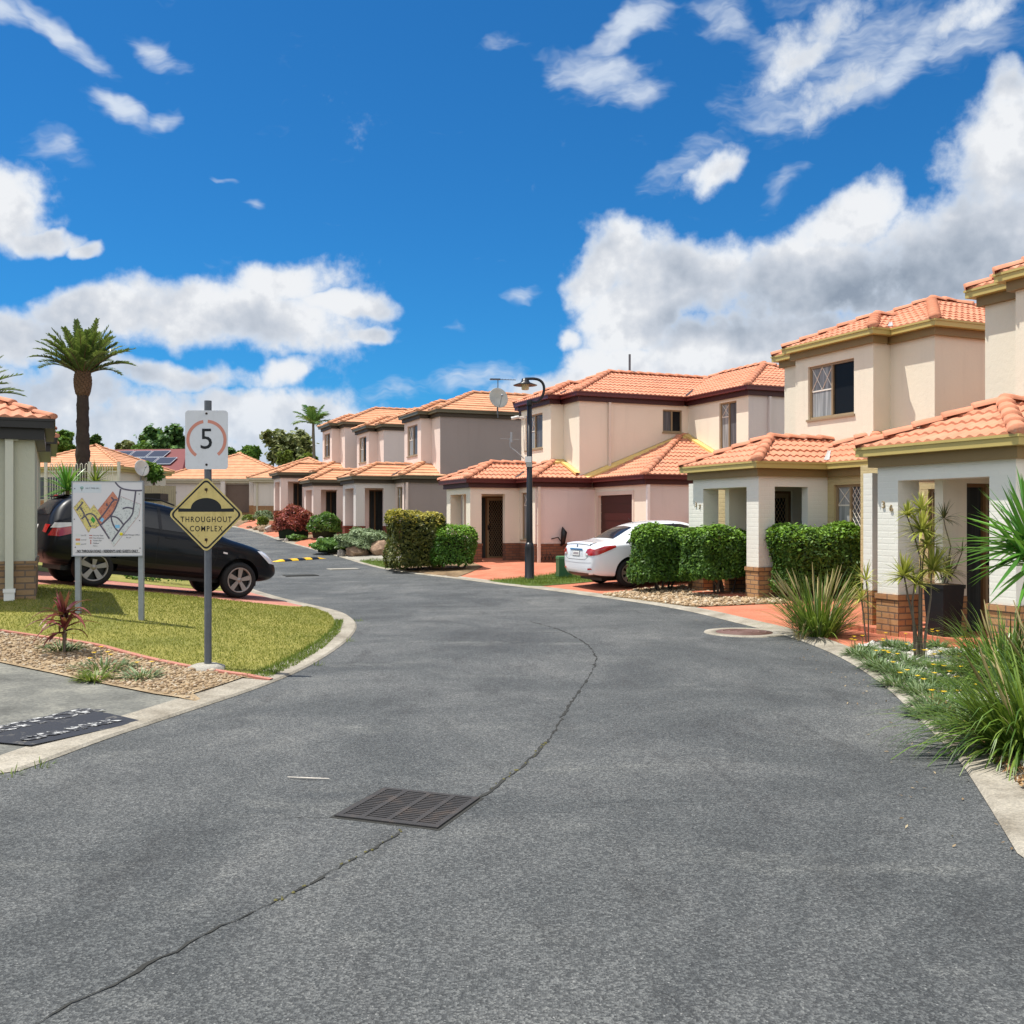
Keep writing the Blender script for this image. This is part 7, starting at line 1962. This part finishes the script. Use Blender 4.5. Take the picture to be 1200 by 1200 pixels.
# ------------------------------------------------------------------ fences behind the black car
def pool_fence():
    Y = 27; x0, x1 = at(58, Y)[0], at(133, Y)[0]; t = empty('pool_fence', (x0, Y, 0), R(2), 'cream tubular fence with looped tops around the palm', 'fence'); W = x1 - x0; zt = CAMZ + 64 * Y / FPX; z0 = G((x0 + x1) / 2, Y) - .3
    mb = MB(); n = 26
    for i in range(n // 2):
        a, b_ = W * (2 * i + .25) / n, W * (2 * i + 1.25) / n
        mb.tube([(a, 0, z0), (a, 0, zt - .08), (a + (b_ - a) * .15, 0, zt - .02), ((a + b_) / 2, 0, zt), (b_ - (b_ - a) * .15, 0, zt - .02), (b_, 0, zt - .08), (b_, 0, z0)], .011, 5, cap=False)
    fm = mat('cream_fence_paint', (.62, .58, .48), .45, .06)
    mb.build('bars', fm, t)
    mb = MB()
    for z in (zt - .22, z0 + .35): mb.box(-.05, W + .05, .012, .035, z - .018, z + .018)
    mb.build('rail', fm, t)
    for x in (-.1, W * .62, W + .12):
        mb = MB(); mb.box(x - .035, x + .035, -.035, .035, z0, zt + .05); mb.build('post', fm, t)
pool_fence()
def timber_fence():
    Y = 36; x0, x1 = at(118, Y)[0], at(206, Y)[0]; t = empty('timber_fence', (x0, Y, 0), 0, 'weathered timber paling fence left of the far bungalow', 'fence'); zt = CAMZ + 38 * Y / FPX; W = x1 - x0; z0 = G((x0 + x1) / 2, Y) - .5
    mb = MB(); n = 34
    for i in range(n): a = W * i / n; mb.box(a + .004, a + W / n - .004, 0, .02, z0, zt + random.uniform(-.015, .015))
    mb.build('palings', mat('weathered_palings', (.30, .25, .17), .85, .25, 5), t)
    mb = MB(); mb.box(0, W, .021, .06, zt - .3, zt - .22); mb.build('rail', M['bark'], t)
timber_fence()
def bin_bay():
    Y = 25; x0, x1 = at(160, Y)[0], at(184, Y)[0]; t = empty('letterbox_bay', (x0, Y, 0), R(3), 'cream slatted letterbox bay with a black capping behind the car roof', 'letterbox'); W = x1 - x0; zt = CAMZ + 27 * Y / FPX; z0 = G((x0 + x1) / 2, Y) - .2
    mb = MB()
    for i in range(5): a = W * i / 5; mb.box(a + .008, a + W / 5 - .008, 0, .5, z0, zt - .18)
    mb.build('slats', M['cream_trim'], t); mb = MB(); mb.box(-.1, W + .1, -.08, .6, zt - .16, zt + .04); mb.build('capping', M['black_trim'], t)
bin_bay()

# ------------------------------------------------------------------ palms and background trees
def frond(mb, base, az, el, ln, droop, nl=26, lw=.05, ll=.55, m=0, vee=.35):
    p = Vector(base); d = Vector((math.cos(az) * math.cos(el), math.sin(az) * math.cos(el), math.sin(el))); pts = []; n = 14
    for i in range(n + 1):
        pts.append((p.copy(), d.copy())); d = (d - Vector((0, 0, droop / n * (.3 + 1.5 * i / n)))).normalized(); p = p + d * (ln / n)
    mb.tube([q[0] for q in pts], [.030 * (1 - .85 * i / n) for i in range(n + 1)], 4, 1, cap=False)
    for k in range(nl):
        t = .10 + .89 * k / (nl - 1); f = t * n; i = min(n - 1, int(f)); a = pts[i][0].lerp(pts[i + 1][0], f - i); dd = pts[i][1]
        sd = dd.cross(Vector((0, 0, 1))).normalized(); up = sd.cross(dd).normalized()
        l_ = ll * (.35 + .75 * math.sin(math.pi * min(1, t * .85 + .12))) * random.uniform(.85, 1.1)
        for s in (-1, 1):
            e = (dd * .75 + sd * s * .75 + up * vee * random.uniform(.2, 1.2)).normalized(); w = dd * lw * .5
            q = a + e * l_ * .6; tip = a + e * l_ - Vector((0, 0, l_ * .16))
            mb.face([a - w, q - w * .8, tip, q + w * .8, a + w], 0)
def date_palm(name, label, px, Y, pytop, pyboss, crown, nf, base_py=580, trunk=.34):
    x, y = at(px, Y); z0 = G(x, y); t = empty(name, (x, y, z0), 0, label, 'palm tree'); s = Y / FPX; zb = CAMZ + (HY - pyboss) * s - z0
    mb = MB(); rows = []; n = 20; nz = 46
    for i in range(nz + 1):
        k = i / nz; rad = trunk * (1.12 - .20 * k) * (1 + .05 * math.sin(k * 60)) ; bulge = 1.0 + .10 * math.exp(-((k - .55) / .12) ** 2)
        rows.append([((rad * bulge * (1 + .06 * math.sin(a * 7 + i * 2.4))) * math.cos(a) , (rad * bulge * (1 + .06 * math.sin(a * 7 + i * 2.4))) * math.sin(a), zb * k - .2) for a in [2 * math.pi * j / n for j in range(n)]])
    mb.grid(rows, 0, True, closed=True); mb.build('trunk', M['palmtrunk'], t)
    bs = MB(); r0 = trunk * 1.25
    for i in range(130):
        a = i * 2.399; k = i / 130; z = zb - .62 + 1.05 * k; rr = trunk * (.92 + .28 * math.sin(math.pi * min(1, k * 1.15)))
        c, sn = math.cos(a), math.sin(a); w = .10; bs.hexa([(rr * c * .8 - sn * w, rr * sn * .8 + c * w, z - .1), (rr * c * .8 + sn * w, rr * sn * .8 - c * w, z - .1), ((rr + .05) * c + sn * w * .6, (rr + .05) * sn - c * w * .6, z + .02), ((rr + .05) * c - sn * w * .6, (rr + .05) * sn + c * w * .6, z + .02), (rr * c * .8 - sn * w, rr * sn * .8 + c * w, z + .05), (rr * c * .8 + sn * w, rr * sn * .8 - c * w, z + .05), ((rr + .07) * c + sn * w * .4, (rr + .07) * sn - c * w * .4, z + .16), ((rr + .07) * c - sn * w * .4, (rr + .07) * sn + c * w * .4, z + .16)])
    bs.build('boss', M['palmboss'], t, uv=False)
    lf = MB()
    for i in range(nf):
        a = i * 2.399 + random.uniform(-.2, .2); k = (i + .5) / nf; el = 1.50 - 1.02 * k ** .8
        frond(lf, (.12 * math.cos(a), .12 * math.sin(a), zb + .25), a, el, crown * random.uniform(.85, 1.08), .30 + .62 * k, 46, .075, crown * .17)
    lf.build('fronds', [M['palmleaf'], M['palmboss']], t, uv=False)
    return t
date_palm('date_palm', 'tall date palm with a thick dark trunk behind the cream fence', 97, 42, 372, 446, 2.25, 46, trunk=.255)
date_palm('date_palm', 'second date palm, only its fronds showing at the left edge', -54, 40, 400, 484, 2.7, 46, trunk=.28)
def slim_palm(label, px, Y, pyc, ln, nf):
    x, y = at(px, Y); z0 = G(x, y); t = empty('slim_palm', (x, y, z0), 0, label, 'palm tree'); zc = CAMZ + (HY - pyc) * Y / FPX - z0
    mb = MB(); mb.tube([(0, 0, -.2), (.1, 0, zc * .5), (0, 0, zc)], [.16, .13, .10], 8); mb.tube([(0, 0, zc - 1.1), (0, 0, zc)], [.12, .08], 8); mb.build('trunk', mat('slim_palm_trunk', (.12, .12, .09), .8, .2), t)
    lf = MB()
    for i in range(nf): a = i * 2.399; frond(lf, (0, 0, zc), a, 1.25 - 1.1 * i / nf, ln * random.uniform(.85, 1.1), .9, 22, .11, ln * .36, vee=-.2)
    lf.build('fronds', [M['tree_dark'], M['tree_mid']], t, uv=False)
slim_palm('thin-trunked palm rising above the roofs left of the two-storey townhouses', 367, 78, 497, 1.9, 12)

def tree(name, label, px, Y, pyt, pyb, halfw, m, n, leaf, blobs=9, trunk=True, group='background trees', gaps=.25, ground=None, dense=1.0):
    """tapered trunk and limbs under a crown of many leaf clumps; pyt/pyb = top and bottom of the crown in the photo"""
    x, y = at(px, Y); s = Y / FPX; z0 = G(x, y); zt = CAMZ + (HY - pyt) * s - z0; zb = CAMZ + (HY - pyb) * s - z0; w = halfw * s
    t = empty(name, (x, y, z0), 0, label, 'tree', group); H = zt - zb; r = random.Random(int(px * 7 + Y)); cs = []
    for i in range(blobs):
        a = i * 2.399; k = (i + .5) / blobs; zz = zb + H * (.22 + .62 * k); rr = w * .62 * math.sin(math.pi * (.22 + .68 * (1 - k))) ** .8 * r.uniform(.6, 1.1)
        cs.append((Vector((rr * math.cos(a), rr * math.sin(a) * .8, zz)), min(w, H) * r.uniform(.30, .46)))
    if trunk:
        mb = MB(); tb = max(zb + H * .3, .5); tr = max(.10, H * .035)
        mb.tube([(0, 0, -.3), (tr * .6, 0, tb * .5), (0, 0, tb)], [tr * 1.4, tr, tr * .7], 8)
        for c, rad in cs[::2]: mb.tube([(0, 0, tb * .75), (c.x * .4, c.y * .4, (tb + c.z) / 2), tuple(c)], [tr * .55, tr * .35, tr * .12], 6)
        mb.build('trunk', M['bark'], t)
    pts = []; nrm = []; per = n // blobs
    for c, rad in cs:
        ns = max(6, int(14 * dense)); sub = unit(rng.normal(0, 1, (ns, 3))) * rng.uniform(.55, 1.0, (ns, 1)) * rad
        idx = rng.integers(0, ns, per); d = unit(rng.normal(0, 1, (per, 3)))
        q = sub[idx] + d * np.abs(rng.normal(0, 1, (per, 1))) * rad * .24
        q[:, 2] *= .85; pts.append(q + np.array(c)); nrm.append(unit(q + d * .5 * rad))
    p = np.vstack(pts); nn = np.vstack(nrm); ax, ay = leaf_axes(nn + np.array([-.2, 0, .9]), leaf, .55, .7)
    quads('crown', p, ax, ay, m, t); return t
TG = 'background trees'
tree('spreading_tree', 'large round dark green tree behind the red metal roof', 190, 105, 501, 548, 29, M['tree_dark'], 15000, .34, 14)
tree('bush_tree', 'small brownish-green tree left of the large dark one', 148, 100, 517, 535, 12, M['tree_olive'], 3500, .3, 7)
tree('bush_tree', 'light green bushy tree between the brownish one and the large dark one', 166, 96, 520, 536, 14, M['tree_mid'], 4000, .28, 7)
tree('bush_tree', 'pale bush rising in front of the solar panels', 122, 70, 529, 545, 13, M['tree_lime'], 2600, .22, 7)
tree('leafy_tree', 'green tree directly left of the date palm trunk', 66, 64, 498, 545, 22, M['tree_mid'], 6500, .25, 10)
tree('leafy_tree', 'narrow dark tree directly right of the date palm trunk', 110, 66, 505, 545, 9, M['tree_dark'], 2500, .24, 6)
tree('broadleaf_shrub', 'broad-leaved shrub in front of the red metal roof', 180, 60, 544, 562, 12, M['tree_mid'], 700, .38, 5)
tree('spreading_tree', 'olive-brown spreading tree left of the thin palm', 338, 96, 503, 556, 31, M['tree_olive'], 13000, .32, 13)
tree('bush_tree', 'low green tree showing just above the long bungalow roof', 292, 92, 522, 545, 16, M['tree_mid'], 4500, .3, 7)
tree('bush_tree', 'dark low tree behind the 5 speed sign', 268, 96, 524, 545, 12, M['tree_dark'], 3500, .3, 7)
tree('bush_tree', 'lime-green rounded tree under the olive-brown tree', 334, 86, 526, 548, 10, M['tree_lime'], 3200, .22, 6)
tree('bush_tree', 'green tree tucked against the farthest townhouse', 360, 84, 530, 556, 13, M['tree_lime'], 4000, .26, 7)
tree('bush_tree', 'dark tree in the gap between the roof and the 5 speed sign', 216, 110, 526, 548, 14, M['tree_dark'], 3500, .34, 7)
tree('bush_tree', 'distant tree low on the left horizon', 20, 120, 520, 550, 40, M['tree_mid'], 6000, .4, 9)
# plants between fence and car
def spiky(name, label, px, Y, pyc, n, ln, m, w=.05):
    x, y = at(px, Y); z0 = G(x, y); t = empty(name, (x, y, z0), 0, label, 'plant'); zc = CAMZ + (HY - pyc) * Y / FPX - z0
    mb = MB(); mb.tube([(0, 0, -.1), (0, 0, zc)], .05, 7); mb.build('stem', M['bark'], t); lf = MB()
    for i in range(n):
        a = random.uniform(0, 2 * math.pi); el = random.uniform(-.2, 1.5); d = Vector((math.cos(a) * math.cos(el), math.sin(a) * math.cos(el), math.sin(el))); lf.blade((0, 0, zc), d, ln * random.uniform(.7, 1.1), w, random.uniform(.2, .7), 5, fold=.4)
    lf.build('leaves', m, t, uv=False)
spiky('spiky_plant', 'bright green spiky plant in front of the cream fence, left of the map board', 79, 25.5, 575, 60, .85, M['yucca'], .075)
spiky('spiky_plant', 'second spiky plant, showing between the fence bars right of the palm', 112, 26.2, 566, 40, .62, M['tree_lime'], .05)
shrub('low_shrub', 'low green border planting glimpsed beneath the black car', *at(205, 21.5), 1.1, .35, .30, 900, .05, M['tree_mid'], core=False)
shrub('low_shrub', 'yellow-topped small hedge behind the left corner of the diamond sign', *at(212, 52), .55, .5, 1.0, 900, .08, M['tree_lime'], core=True)
